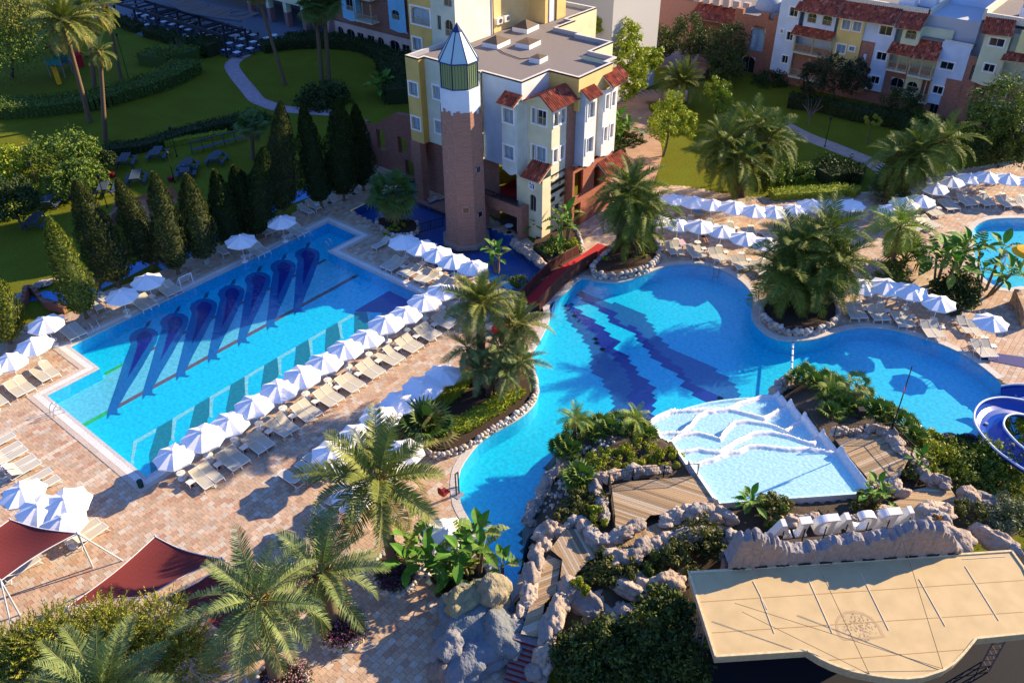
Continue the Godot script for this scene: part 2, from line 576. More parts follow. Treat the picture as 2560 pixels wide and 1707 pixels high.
func coping(parent: Node, poly: PackedVector2Array, widths: Array, cols: Array, step: float, smooth: bool, skip := PackedVector2Array()) -> void:
	# stones laid along the rim; poly runs with the water on one side
	var area := 0.0
	for i in poly.size():
		area += poly[i].cross(poly[(i + 1) % poly.size()])
	var s := -1.0 if area < 0.0 else 1.0
	var k := poly.size()
	var nor := []
	for i in k:
		var e1 := (poly[i] - poly[(i - 1 + k) % k]).normalized()
		var e2 := (poly[(i + 1) % k] - poly[i]).normalized()
		var n1 := Vector2(e1.y, -e1.x) * s
		var n2 := Vector2(e2.y, -e2.x) * s
		var m := (n1 + n2).normalized()
		nor.append(m / maxf(0.4, m.dot(n1)))
	for i in k:
		var a := poly[i]
		var b := poly[(i + 1) % k]
		if skip.size() and inside((a + b) / 2, skip):
			continue
		var na: Vector2 = nor[i]
		var nb: Vector2 = nor[(i + 1) % k]
		var cuts := 1 if smooth else maxi(1, roundi(a.distance_to(b) / step))
		var at := 0.0
		for w in widths.size():
			var w0 := at
			var w1: float = at + widths[w]
			at = w1 + 0.006
			for j in cuts:
				var gap := 0.004 / maxf(0.1, a.distance_to(b))
				var t0 := float(j) / cuts + gap
				var t1 := float(j + 1) / cuts - gap
				var o := B.new()
				var t := rnd(0.93, 1.04)
				o.col = Color(cols[w].r * t, cols[w].g * t, cols[w].b * t)
				var q := PackedVector2Array([(a + na * w0).lerp(b + nb * w0, t0), (a + na * w0).lerp(b + nb * w0, t1), (a + na * w1).lerp(b + nb * w1, t1), (a + na * w1).lerp(b + nb * w1, t0)])
				var mid := (q[0] + q[2]) / 2
				for e in 4:
					q[e] -= mid
				o.prism(q, -0.12, 0.022 + 0.004 * (w % 2))
				part(o, "coping_stone", M.coping, parent, Transform3D(Basis(), Vector3(mid.x, 0, mid.y)))

func poly_part(parent: Node, kind: String, poly: PackedVector2Array, y: float, col: Color) -> void:
	var b := B.new()
	b.col = col
	b.flat(poly, y)
	part(b, kind, M.pool_print, parent)

func lap_pool() -> void:
	rng.seed = 31
	var y := -1.1
	var b := B.new()
	b.col = lin(0.95, 1.0, 1.0)
	b.flat(lap, y)
	b.col = lin(0.75, 0.92, 1.0)
	b.walls(lap, y, -0.12, false)
	var pool := struct(b, "lap_pool", M.pool_tile)
	coping(pool, lap, [0.24, 0.42, 0.34], [Color(0.62, 0.58, 0.55), Color(0.82, 0.79, 0.72), Color(0.62, 0.52, 0.42)], 1.2, false)
	var pale := lin(0.36, 0.78, 0.86)
	poly_part(pool, "pale_tile_field", V([0.05, -13.4, 0.05, -9.2, 26, -9.2, 26, -13.4]), y + 0.004, pale)
	var line_col := lin(0.42, 0.34, 0.36)
	poly_part(pool, "lane_line", V([2.6, -9.38, 26, -9.38, 26, -8.98, 2.6, -8.98]), y + 0.008, line_col)
	poly_part(pool, "lane_line", V([7.3, -13.62, 26, -13.62, 26, -13.3, 7.3, -13.3]), y + 0.008, line_col)
	poly_part(pool, "lane_line", V([0.1, -9.38, 2.6, -9.38, 2.6, -8.98, 0.1, -8.98]), y + 0.008, lin(0.18, 0.72, 0.30))
	poly_part(pool, "lane_line", V([4.4, -13.62, 7.3, -13.62, 7.3, -13.3, 4.4, -13.3]), y + 0.008, lin(0.18, 0.72, 0.30))
	var fish := V([7.7, -15.4, 8.0, -16.2, 8.5, -16.7, 9.24, -16.84, 9.7, -16.6, 9.99, -15.9, 9.95, -15.2, 9.73, -14.77, 9.04, -13.97, 8.3, -13.4, 6.43, -11.85, 4.46, -10.34, 2.86, -8.98, 2.62, -8.55, 2.75, -8.25, 2.55, -8.2, 2.35, -8.55, 2.2, -8.75, 1.76, -8.46, 2.2, -9.2, 4.03, -11.27, 6.2, -13.8])
	var heart := V([8.07, -14.98, 8.35, -15.7, 8.74, -16.1, 9.29, -16.28, 9.53, -15.87, 9.5, -15.3, 9.2, -14.75, 8.5, -14.2, 5.1, -11.55, 6.66, -13.32])
	for i in 7:
		var dx := 2.77 * i
		var f := fish.duplicate()
		var h := heart.duplicate()
		for e in f.size():
			f[e].x += dx
		for e in h.size():
			h[e].x += dx
		poly_part(pool, "mosaic_drop", f, y + 0.012, lin(0.04, 0.40, 0.66))
		poly_part(pool, "mosaic_heart", h, y + 0.016, lin(0.05, 0.10, 0.52))
		poly_part(pool, "mosaic_bar", V([9.55 + dx, -16.6, 9.95 + dx, -16.5, 10.6 + dx, -17.15, 10.2 + dx, -17.15]), y + 0.010, lin(0.10, 0.36, 0.50))
	for i in 9:
		var x := 0.5 + 3.04 * i
		poly_part(pool, "mosaic_bar", V([maxf(x, 0.1), -4.95, x + 1.2, -4.95, x + 0.4, -3.6, x - 0.4, -2.9, maxf(x - 2.1, 0.1), -0.6, maxf(x - 3.1, 0.1), -0.6, maxf(x - 1.9, 0.1), -2.9]), y + 0.006, lin(0.08, 0.50, 0.56))
		poly_part(pool, "mosaic_edge", V([x + 1.2, -4.95, x + 2.95, -4.95, x + 2.7, -4.6, x + 1.3, -4.6, x + 0.2, -3.2, x + 0.1, -2.9, x - 0.1, -2.8, x - 0.1, -3.1]), y + 0.010, lin(0.50, 0.82, 0.84))
	poly_part(pool, "mosaic_field", V([21.9, -5.1, 25.9, -5.1, 25.9, -1.0, 24.6, -1.0]), y + 0.014, lin(0.05, 0.12, 0.55))
	b = B.new()
	b.flat(lap, -0.05)
	part(b, "water", M.water, pool)

func lagoon_pool() -> void:
	rng.seed = 41
	var y := -1.3
	var b := B.new()
	b.col = lin(0.9, 1.0, 1.0)
	b.flat(lagoon, y)
	b.col = lin(0.8, 0.95, 1.0)
	b.walls(lagoon, y, -0.1, false)
	var pool := struct(b, "lagoon_pool", M.pool_tile)
	coping(pool, lagoon, [0.52], [Color(0.62, 0.57, 0.50)], 0.6, true, V([2.19, 29.22, 7.59, 24.14, 18.95, 14.96, 32.78, 28.8, 30.78, 36.37, 47.38, 39.67, 32.2, 50.27, 15.64, 47.86]))
	# stepped bands of square tiles on the floor
	var bands := [
		[V([34.05, 7.25, 34.28, 8.35, 33.48, 10.48, 33.3, 12.02, 32.42, 13.36, 32.18, 14.66, 31.26, 14.45, 31, 15.93, 30.15, 17.08, 29.6, 18.1, 29.22, 19.29, 27.98, 20.15, 26.94, 20.79, 25.5, 21.23, 25.21, 20.51, 25.87, 19.45, 27.21, 18.4, 28.05, 18.23, 29.28, 16.85, 30.05, 15.86, 30.49, 13.94, 31.23, 12.07, 31.77, 12.54, 32.39, 10.38, 33.1, 8.98]), lin(0.03, 0.16, 0.56)],
		[V([34.05, 7.25, 33.22, 9.12, 32.5, 10.52, 31.77, 12.54, 30.49, 13.94, 30.05, 15.86, 29.28, 16.85, 28.05, 18.23, 27.21, 18.4, 25.87, 19.45, 24.3, 19.74, 24.79, 18.5, 25.74, 18.14, 26.21, 17.54, 27.11, 16.45, 27.62, 15.41, 27.87, 14.34, 29.03, 13.93, 30.22, 12.68, 31.01, 11.59, 32.36, 9.08]), lin(0.05, 0.36, 0.60)],
		[V([35.92, 6.98, 36.41, 7.73, 35.48, 9.3, 35.73, 10.69, 35.64, 11.63, 34.68, 12.48, 34.43, 13.18, 34.86, 13.95, 34.2, 15.1, 33.52, 16.34, 33.29, 16.98, 32.67, 18.24, 32.46, 19.52, 31.88, 20.51, 31.34, 21.1, 31.37, 22.36, 30.92, 24.2, 30.29, 24.18, 30.13, 23.22, 30.23, 21.55, 30.65, 20.85, 31.26, 20.59, 31.55, 19.67, 31.8, 18.48, 32.36, 16.96, 33.14, 15.87, 33.89, 14.47, 33.93, 13.29, 34.21, 12.15, 34.92, 11.24, 35.09, 9.35]), lin(0.03, 0.16, 0.56)],
		[V([36.39, 7.28, 36.5, 9.49, 36.67, 11.6, 36.81, 13.87, 35.46, 15.44, 34.27, 17.27, 33.95, 18.94, 34.03, 21.26, 33.6, 22.87, 32.87, 24.23, 31.39, 25.17, 30.86, 24.32, 31.37, 22.36, 31.34, 21.1, 31.88, 20.51, 32.46, 19.52, 32.67, 18.24, 33.29, 16.98, 33.52, 16.34, 34.2, 15.1, 34.86, 13.95, 34.43, 13.18, 34.68, 12.48, 35.64, 11.63, 35.73, 10.69, 35.48, 9.3]), lin(0.05, 0.40, 0.64)]]
	var s := 0.40
	for e in bands:
		var poly: PackedVector2Array = e[0]
		var r := Rect2(poly[0], Vector2.ZERO)
		for q in poly:
			r = r.expand(q)
		var o := B.new()
		o.col = e[1]
		for i in range(floori(r.position.x / s), ceili(r.end.x / s)):
			for j in range(floori(r.position.y / s), ceili(r.end.y / s)):
				var c := Vector2((i + 0.5) * s, (j + 0.5) * s)
				if inside(c, poly):
					o.quad(Vector3(i * s, y + 0.006, (j + 1) * s), Vector3((i + 1) * s, y + 0.006, (j + 1) * s), Vector3((i + 1) * s, y + 0.006, j * s), Vector3(i * s, y + 0.006, j * s))
		part(o, "mosaic_band", M.pool_print, pool)
	b = B.new()
	b.flat(lagoon, -0.06)
	part(b, "water", M.water, pool)
	b = B.new()
	b.col = lin(0.9, 1.0, 1.0)
	b.flat(kids, -0.9)
	b.walls(kids, -0.9, -0.1, false)
	var kp := struct(b, "kids_pool", M.pool_tile)
	coping(kp, kids, [0.5], [Color(0.62, 0.57, 0.50)], 0.6, true)
	b = B.new()
	b.flat(kids, -0.06)
	part(b, "water", M.water, kp)


var lounger_src: Node3D
var lounger_low: Node3D
var umbrella_src: Node3D
var side_table_src: Node3D

func make_lounger(tip: Vector3) -> Node3D:
	# the foot end lies towards +z
	var o := Node3D.new()
	var w := 0.31
	var b := B.new()
	b.box(Transform3D(Basis(), Vector3(0, 0.345, 0.42)), Vector3(w * 2 - 0.03, 0.012, 1.14))
	part(b, "seat_sling", M.sling, o)
	b = B.new()
	var hinge := Vector3(0, 0.345, -0.16)
	b.bar(hinge, tip, w * 2 - 0.03, 0.012)
	part(b, "back_sling", M.sling, o)
	b = B.new()
	for s in [-1, 1]:
		b.bar(Vector3(s * w, 0.335, -0.30), Vector3(s * w, 0.335, 1.0), 0.04, 0.05)
		b.bar(Vector3(s * w, 0.335, -0.30), Vector3(s * w * 1.0, 0.30, -0.92), 0.035, 0.04)
	b.bar(Vector3(-w, 0.335, 1.0), Vector3(w, 0.335, 1.0), 0.05, 0.05)
	b.bar(Vector3(-w, 0.30, -0.92), Vector3(w, 0.30, -0.92), 0.035, 0.035)
	part(b, "frame", M.metal_white, o)
	b = B.new()
	for s in [-1, 1]:
		b.bar(hinge + Vector3(s * w, 0, 0), tip + Vector3(s * w, 0, 0), 0.035, 0.035)
	b.bar(tip + Vector3(-w, 0, 0), tip + Vector3(w, 0, 0), 0.035, 0.035)
	part(b, "back_frame", M.metal_white, o)
	for s in [-1, 1]:
		for e in [[0.86, 1.02], [-0.68, -0.80]]:
			b = B.new()
			b.bar(Vector3(s * w, 0.33, e[0]), Vector3(s * (w + 0.03), 0.0, e[1]), 0.035, 0.035)
			part(b, "leg", M.metal_white, o)
	return o

func make_sources() -> void:
	lounger_src = make_lounger(Vector3(0, 0.68, -0.80))
	lounger_low = make_lounger(Vector3(0, 0.47, -0.87))
	var o: Node3D
	var b: B
	# parasol with a round table and a weighted foot on its pole
	o = Node3D.new()
	umbrella_src = o
	b = B.new()
	var R := 1.36
	for k in 8:
		var a0 := TAU * (k + 0.5) / 8
		var a1 := TAU * (k + 1.5) / 8
		var am := TAU * (k + 1.0) / 8
		var top := Vector3(0, 2.52, 0)
		var rings := []
		for i in 5:
			var t := i / 4.0
			var r := R * t
			var y := 2.52 - 0.50 * pow(t, 1.15)
			var c0 := Vector3(cos(a0) * r, y, sin(a0) * r)
			var c1 := Vector3(cos(a1) * r, y, sin(a1) * r)
			var m := (c0 + c1) / 2 + Vector3(0, -0.055 * t, 0) - Vector3(cos(am), 0, sin(am)) * 0.05 * t * t
			rings.append([c0, m, c1])
		for i in 4:
			for j in 2:
				if i == 0:
					b.tri(top, rings[1][j + 1], rings[1][j])
				else:
					b.quad(rings[i][j], rings[i][j + 1], rings[i + 1][j + 1], rings[i + 1][j])
		for j in 2:
			b.quad(rings[4][j], rings[4][j + 1], rings[4][j + 1] + Vector3(0, -0.10, 0), rings[4][j] + Vector3(0, -0.10, 0))
	part(b, "canopy", M.canvas, o)
	b = B.new()
	b.lathe(Vector3.ZERO, [Vector2(0.17, 2.50), Vector2(0.10, 2.60), Vector2(0.03, 2.62), Vector2(0.025, 2.70), Vector2(0, 2.71)], 10)
	part(b, "cap", M.canvas, o)
	b = B.new()
	b.lathe(Vector3.ZERO, [Vector2(0.024, 0.1), Vector2(0.024, 2.5)], 8)
	part(b, "pole", M.metal_white, o)
	for k in 8:
		var a := TAU * (k + 0.5) / 8
		b = B.new()
		b.bar(Vector3(cos(a) * 0.03, 2.10, sin(a) * 0.03), Vector3(cos(a) * 0.72, 2.22, sin(a) * 0.72), 0.015, 0.02)
		part(b, "rib", M.metal_white, o)
	b = B.new()
	b.lathe(Vector3.ZERO, [Vector2(0, 0.50), Vector2(0.26, 0.50), Vector2(0.29, 0.52), Vector2(0.29, 0.545), Vector2(0.24, 0.55), Vector2(0, 0.55)], 16)
	part(b, "table_top", M.plastic_white, o)
	b = B.new()
	b.lathe(Vector3.ZERO, [Vector2(0.29, 0.0), Vector2(0.30, 0.07), Vector2(0.24, 0.14), Vector2(0.08, 0.19), Vector2(0.04, 0.30), Vector2(0, 0.30)], 16)
	part(b, "foot", M.plastic_white, o)
	# little square table
	o = Node3D.new()
	side_table_src = o
	b = B.new()
	b.bx(-0.22, 0.22, 0.36, 0.40, -0.22, 0.22)
	part(b, "table_top", M.plastic_white, o)
	for sx in [-1, 1]:
		for sz in [-1, 1]:
			b = B.new()
			b.bar(Vector3(sx * 0.18, 0.36, sz * 0.18), Vector3(sx * 0.20, 0, sz * 0.20), 0.035, 0.035)
			part(b, "leg", M.plastic_white, o)
	b = B.new()
	b.lathe(Vector3.ZERO, [Vector2(0, 0.0), Vector2(0.10, 0.0), Vector2(0.12, 0.24), Vector2(0.10, 0.24), Vector2(0.085, 0.03), Vector2(0, 0.03)], 10)
	M["bucket_mesh"] = b.mesh()
	mat("bucket_red", 0.42, 0.05, 0.07, 0.5)

func bucket(at: Vector3, where: String) -> void:
	var o := mi(M.bucket_mesh, "ash_bucket", M.bucket_red, self, Transform3D(Basis(), at))
	tag(o, "small dark red bucket " + where, "bucket", "buckets " + where)

func lounger(x: float, z: float, yaw: float, where: String) -> void:
	copy_of(lounger_low if rng.randf() < 0.25 else lounger_src, "sun_lounger", "taupe sling sun lounger with white frame " + where, "sun lounger", "sun loungers " + where, Vector3(x, 0.004, z), yaw + rnd(-0.06, 0.06))

func parasol(x: float, z: float, where: String) -> void:
	var o := copy_of(umbrella_src, "parasol", "white parasol with round pole table " + where, "parasol", "parasols " + where, Vector3(x, 0.004, z), rnd(0, TAU / 8), rnd(0.95, 1.05))
	o.rotation.x = rnd(-0.035, 0.035)
	o.rotation.z = rnd(-0.035, 0.035)

func side_table(x: float, z: float, yaw: float, where: String, red := true) -> void:
	copy_of(side_table_src, "side_table", "small square white side table " + where, "side table", "side tables " + where, Vector3(x, 0.004, z), yaw)
	if red:
		bucket(Vector3(x, 0.004, z), where)

# a row: parasols at the given points, two loungers and a table to each; dir points from head to foot
func row(pts: Array, dir: Vector2, off: float, where: String, tables := true) -> void:
	var yaw := atan2(dir.x, dir.y)
	var side := Vector2(dir.y, -dir.x)
	for p in pts:
		var c := Vector2(p.x, p.z)
		parasol(c.x, c.y, where)
		var q := c + dir * off
		for s in [-0.36, 0.36]:
			var l: Vector2 = q + side * (s - 0.62 if tables else s)
			lounger(l.x, l.y, yaw, where)
		if tables:
			var t := q + side * 0.26 + dir * -0.25
			side_table(t.x, t.y, yaw, where)

func furniture() -> void:
	rng.seed = 51
	make_sources()
	# the long row on the near side of the lap pool
	var pts := []
	for i in 13:
		pts.append(Vector3(1.35 + 1.985 * i, 0, 1.95))
	for i in 13:
		var p: Vector3 = pts[i]
		parasol(p.x, p.z, "along the near edge of the lap pool")
		lounger(p.x + 0.55, p.z + 1.25, 0, "along the near edge of the lap pool")
		lounger(p.x + 1.25, p.z + 1.25, 0, "along the near edge of the lap pool")
		side_table(p.x - 0.02, p.z + 1.0, 0, "along the near edge of the lap pool")
	# the second row, against the hedge of the palm bed
	var w2 := "beside the palm bed hedge"
	for p in [Vector3(17.55, 2.3, 9.3), Vector3(15.51, 2.3, 9.25), Vector3(13.66, 2.3, 9.14), Vector3(11.74, 2.3, 9.18), Vector3(9.61, 2.3, 9.39), Vector3(7.46, 2.3, 9.48)]:
		parasol(p.x, p.z, w2)
		lounger(p.x - 0.3, p.z - 0.9, PI, w2)
		lounger(p.x + 0.4, p.z - 0.9, PI, w2)
		side_table(p.x + 1.0, p.z - 0.7, 0, w2, false)
	var w3 := "around the leaning date palm"
	for p in [Vector3(10.42, 2.3, 12.73), Vector3(8.44, 2.3, 12.97), Vector3(5.97, 2.3, 13.02)]:
		parasol(p.x, p.z, w3)
	for p in [Vector3(5.49, 0, 7.57), Vector3(6.64, 0, 7.77), Vector3(7.44, 0, 7.67), Vector3(4.85, 0, 11.54), Vector3(5.87, 0, 11.55)]:
		lounger(p.x, p.z, PI + 0.05, w3)
	for p in [Vector3(6.16, 0, 8.24), Vector3(10.38, 0, 12.41), Vector3(5.77, 0, 12.25)]:
		side_table(p.x, p.z, 0.1, w3, false)
	var pl := Vector3(7.13, 2.3, 19.23)
	parasol(pl.x, pl.z, "among the bird of paradise leaves")
	lounger(pl.x - 1.2, pl.z + 0.3, 0.5, "among the bird of paradise leaves")
	side_table(pl.x + 0.4, pl.z + 1.0, 0.3, "among the bird of paradise leaves", false)
	# the far side, under the cypresses; the foot towards the pool
	var w4 := "under the cypresses"
	for p in [Vector3(24.68, 2.3, -17.35), Vector3(20.14, 2.3, -17.25), Vector3(11.47, 2.3, -17.77), Vector3(9.03, 2.3, -17.49), Vector3(3.33, 2.3, -18.15)]:
		parasol(p.x, p.z, w4)
		lounger(p.x + 1.3, p.z - 0.25, 0, w4)
		lounger(p.x + 2.0, p.z - 0.25, 0, w4)
		if p.x > 12:
			side_table(p.x + 0.65, p.z - 0.1, 0, w4, false)
	for e in [[Vector3(7.94, 0, -20.68), 0], [Vector3(8.96, 0, -20.97), 0], [Vector3(24.33, 0, -20.21), 0], [Vector3(24.98, 0, -20.08), 0], [Vector3(29.54, 0, -20.38), 0], [Vector3(30.61, 0, -20.52), 0], [Vector3(19.68, 0, -20.18), 0]]:
		lounger(e[0].x, e[0].z, 0, w4)
	for p in [Vector3(19.11, 0, -20.43), Vector3(30.88, 0, -20.18)]:
		side_table(p.x, p.z, 0, w4, false)
	var w5 := "at the left end of the lap pool"
	for p in [Vector3(1.45, 2.3, -16.06), Vector3(-0.52, 2.3, -15.77), Vector3(-2.42, 2.3, -15.75)]:
		parasol(p.x, p.z, w5)
		lounger(p.x - 0.75, p.z + 1.0, 0, w5)
		lounger(p.x - 0.05, p.z + 1.0, 0, w5)
	# by the tower
	var w6 := "between the lap pool and the tower"
	for p in [Vector3(28.99, 2.3, -6), Vector3(29.12, 2.3, -4.14), Vector3(29.27, 2.3, -2.29), Vector3(29.21, 2.3, -0.39), Vector3(29.44, 2.3, 1.48)]:
		parasol(p.x, p.z, w6)
		lounger(p.x - 1.3, p.z - 0.55, -PI / 2, w6)
		lounger(p.x - 1.3, p.z + 0.15, -PI / 2, w6)
		side_table(p.x - 1.1, p.z + 0.8, 0, w6, false)
	lounger(Vector3(29.57, 0, -9.67).x, Vector3(29.57, 0, -9.67).z, -PI / 2, w6)
	# the two rows on the far side of the lagoon
	var w7 := "in the back row beyond the lagoon"
	var far1 := [Vector3(50.63, 2.3, 7.94), Vector3(51.27, 2.3, 9.61), Vector3(51.76, 2.3, 11.38), Vector3(52.37, 2.3, 13.15), Vector3(52.84, 2.3, 15), Vector3(54.02, 2.3, 16.48), Vector3(55.39, 2.3, 17.79), Vector3(57.12, 2.3, 18.71), Vector3(58.37, 2.3, 20.01), Vector3(59.62, 2.3, 21.44)]
	row(far1, Vector2(-0.62, 0.78), 1.15, w7)
	var w8 := "in the front row beyond the lagoon"
	row([Vector3(45.84, 2.3, 9.16), Vector3(46.45, 2.3, 10.86), Vector3(47.14, 2.3, 12.65), Vector3(47.78, 2.3, 14.48), Vector3(47.79, 2.3, 16.64), Vector3(48.09, 2.3, 18.49)], Vector2(-0.62, 0.78), 1.15, w8)
	# round the small pool on the right
	var w9 := "round the small pool"
	row([Vector3(61.05, 2.3, 24.65), Vector3(62.84, 2.3, 25.21), Vector3(64.41, 2.3, 26.19)], Vector2(-0.3, 0.95), 1.2, w9, false)
	row([Vector3(68.13, 2.3, 26.28), Vector3(70.38, 2.3, 27.13), Vector3(72.34, 2.3, 28.17), Vector3(73.43, 2.3, 29.55), Vector3(74.34, 2.3, 31.18), Vector3(75.08, 2.3, 32.75)], Vector2(-0.62, 0.78), 1.3, w9)
	var w10 := "on the terrace below the banana clump"
	row([Vector3(46.74, 2.3, 27.47), Vector3(47.57, 2.3, 28.92), Vector3(47.96, 2.3, 30.74), Vector3(47.91, 2.3, 32.95), Vector3(47.76, 2.3, 36.73)], Vector2(-0.75, 0.66), 1.15, w10)
	for p in [Vector3(48.75, 0, 35.01), Vector3(48.77, 0, 35.73)]:
		lounger(p.x, p.z, atan2(-0.75, 0.66), w10)
	# lower left corner
	var w11 := "beside the red sails"
	for p in [Vector3(-6.08, 2.3, -2.19), Vector3(-6.08, 2.3, -0.19), Vector3(-5.71, 2.3, 1.83), Vector3(-4.86, 2.3, 0.68)]:
		parasol(p.x, p.z, w11)
	for p in [Vector3(-4.5, 0, -10.07), Vector3(-4.61, 0, -8.89), Vector3(-4.63, 0, -8.1), Vector3(-4.65, 0, -7.01), Vector3(-4.66, 0, -6.24), Vector3(-4.6, 0, -4.94), Vector3(-4.61, 0, -3.91), Vector3(-4.57, 0, -1.82), Vector3(-4.55, 0, -0.8), Vector3(-4.88, 0, 1.37), Vector3(-4.81, 0, 2.11), Vector3(-8.48, 0, 1.34), Vector3(-3.59, 0, 13.77)]:
		lounger(p.x, p.z, PI / 2, w11)
	for p in [Vector3(-5.27, 0, -7.47), Vector3(-5.79, 0, 1.56)]:
		side_table(p.x, p.z, 0, w11, false)


const UP := Vector3(0, 1, 0)

func wall(parent: Node, kind: String, m: Material, col: Color, o: Vector3, r: Vector3, w: float, h: float, holes := [], depth := 0.22) -> MeshInstance3D:
	# a wall skin with real openings; o is its lower left corner seen from outside, r points right
	var b := B.new()
	b.col = col
	var inn := -r.cross(UP) * depth
	var xs := [0.0, w]
	var ys := [0.0, h]
	for e in holes:
		xs.append(e[0]); xs.append(e[2]); ys.append(e[1]); ys.append(e[3])
	xs.sort()
	ys.sort()
	for i in xs.size() - 1:
		for j in ys.size() - 1:
			if xs[i + 1] - xs[i] < 0.001 or ys[j + 1] - ys[j] < 0.001:
				continue
			var cx: float = (xs[i] + xs[i + 1]) / 2
			var cy: float = (ys[j] + ys[j + 1]) / 2
			var open := false
			for e in holes:
				if cx > e[0] and cx < e[2] and cy > e[1] and cy < e[3]:
					open = true
			if not open:
				b.quad(o + r * xs[i] + UP * ys[j], o + r * xs[i + 1] + UP * ys[j], o + r * xs[i + 1] + UP * ys[j + 1], o + r * xs[i] + UP * ys[j + 1])
	for e in holes:
		var p := [o + r * e[0] + UP * e[1], o + r * e[2] + UP * e[1], o + r * e[2] + UP * e[3], o + r * e[0] + UP * e[3]]
		for k in 4:
			b.quad(p[k], p[(k + 1) % 4], p[(k + 1) % 4] + inn, p[k] + inn)
	return part(b, kind, m, parent)

func window(parent: Node, o: Vector3, r: Vector3, e: Array, style := "") -> void:
	# e: x0, y0, x1, y1 on the wall; style holds t(rim), a(rch), c(urtain), b(alustrade), d(ark)
	var n := r.cross(UP)
	var w := node("window", parent)
	var x0: float = e[0]
	var y0: float = e[1]
	var x1: float = e[2]
	var y1: float = e[3]
	var at := func(x: float, y: float, d: float) -> Vector3: return o + r * x + UP * y + n * d
	var b := B.new()
	if "t" in style:
		b.col = lin(0.93, 0.93, 0.92)
		var t := 0.13
		for q in [[x0 - t, y0 - t, x1 + t, y0], [x0 - t, y1, x1 + t, y1 + t], [x0 - t, y0, x0, y1], [x1, y0, x1 + t, y1]]:
			var c: Vector3 = (at.call(q[0], q[1], 0.03) + at.call(q[2], q[3], 0.03)) / 2
			b.box(Transform3D(Basis(r, UP, n), c), Vector3(q[2] - q[0], q[3] - q[1], 0.08))
		part(b, "trim", M.plain, w)
	b = B.new()
	b.quad(at.call(x0, y0, -0.16), at.call(x1, y0, -0.16), at.call(x1, y1, -0.16), at.call(x0, y1, -0.16))
	part(b, "pane", M.glass if "c" in style else M.glass_dark, w)
	if "c" in style:
		b = B.new()
		b.col = lin(0.85, 0.95, 1.0)
		var k := 14
		for i in k:
			var u0 := lerpf(x0, x1, float(i) / k)
			var u1 := lerpf(x0, x1, float(i + 1) / k)
			var d0 := -0.26 if i % 2 else -0.34
			var d1 := -0.34 if i % 2 else -0.26
			b.quad(at.call(u0, y0, d0), at.call(u1, y0, d1), at.call(u1, y1, d1), at.call(u0, y1, d0))
		part(b, "curtain", M.curtain, w)
	b = B.new()
	b.col = lin(0.55, 0.53, 0.48) if not ("t" in style) else lin(0.75, 0.75, 0.73)
	var xm := (x0 + x1) / 2
	for q in [[x0, x0 + 0.05], [xm - 0.03, xm + 0.03], [x1 - 0.05, x1]]:
		b.box(Transform3D(Basis(r, UP, n), at.call((q[0] + q[1]) / 2, (y0 + y1) / 2, -0.13)), Vector3(q[1] - q[0], y1 - y0, 0.05))
	part(b, "sash", M.plain, w)
	if "a" in style:
		b = B.new()
		b.col = e[4] if e.size() > 4 else lin(0.6, 0.75, 0.9)
		var rise := minf((x1 - x0) * 0.35, 0.45)
		for i in 8:
			var u0 := lerpf(x0, x1, i / 8.0)
			var u1 := lerpf(x0, x1, (i + 1) / 8.0)
			var f0 := y1 - rise + rise * sqrt(maxf(0, 1 - pow((u0 - xm) / (x1 - xm), 2)))
			var f1 := y1 - rise + rise * sqrt(maxf(0, 1 - pow((u1 - xm) / (x1 - xm), 2)))
			b.quad(at.call(u0, f0, -0.002), at.call(u1, f1, -0.002), at.call(u1, y1 + 0.01, -0.002), at.call(u0, y1 + 0.01, -0.002))
			b.quad(at.call(u1, f1, 0), at.call(u0, f0, 0), at.call(u0, f0, -0.2), at.call(u1, f1, -0.2))
		part(b, "arch", M.stucco, w)
	if "b" in style:
		railing(w, at.call(x0, y0, -0.05), at.call(x1, y0, -0.05), 0.62 * minf(1.0, (y1 - y0)), lin(0.72, 0.68, 0.56))

func railing(parent: Node, a: Vector3, z: Vector3, h: float, col: Color, step := 0.13, m: Material = null) -> void:
	var b := B.new()
	b.col = col
	b.bar(a + UP * h, z + UP * h, 0.05, 0.05)
	b.bar(a + UP * 0.06, z + UP * 0.06, 0.04, 0.04)
	var k := maxi(2, roundi(a.distance_to(z) / step))
	for i in k + 1:
		var p := a.lerp(z, float(i) / k)
		var w := 0.05 if i % 8 == 0 else 0.025
		b.box(Transform3D(Basis(), p + UP * h / 2), Vector3(w, h, w))
	part(b, "railing", m if m else M.plain, parent)

func skirt(parent: Node, o: Vector3, r: Vector3, w: float, drop: float, col: Color, depth := 0.25) -> void:
	# the curved lower edge of a plastered bay
	var b := B.new()
	b.col = col
	var n := r.cross(UP) * -depth
	for i in 12:
		var t0 := i / 12.0
		var t1 := (i + 1) / 12.0
		var d0 := drop * (0.5 - 0.5 * cos(t0 * TAU * 1.0)) * (0.4 + 0.6 * t0)
		var d1 := drop * (0.5 - 0.5 * cos(t1 * TAU * 1.0)) * (0.4 + 0.6 * t1)
		if i == 11:
			d1 = drop * 0.6
		var a := o + r * w * t0
		var c := o + r * w * t1
		b.quad(a - UP * d0, c - UP * d1, c, a)
		b.quad(c - UP * d1, a - UP * d0, a - UP * d0 + n, c - UP * d1 + n)
		b.quad(c - UP * d1 + n, a - UP * d0 + n, a + n, c + n)
	part(b, "skirt", M.stucco, parent)

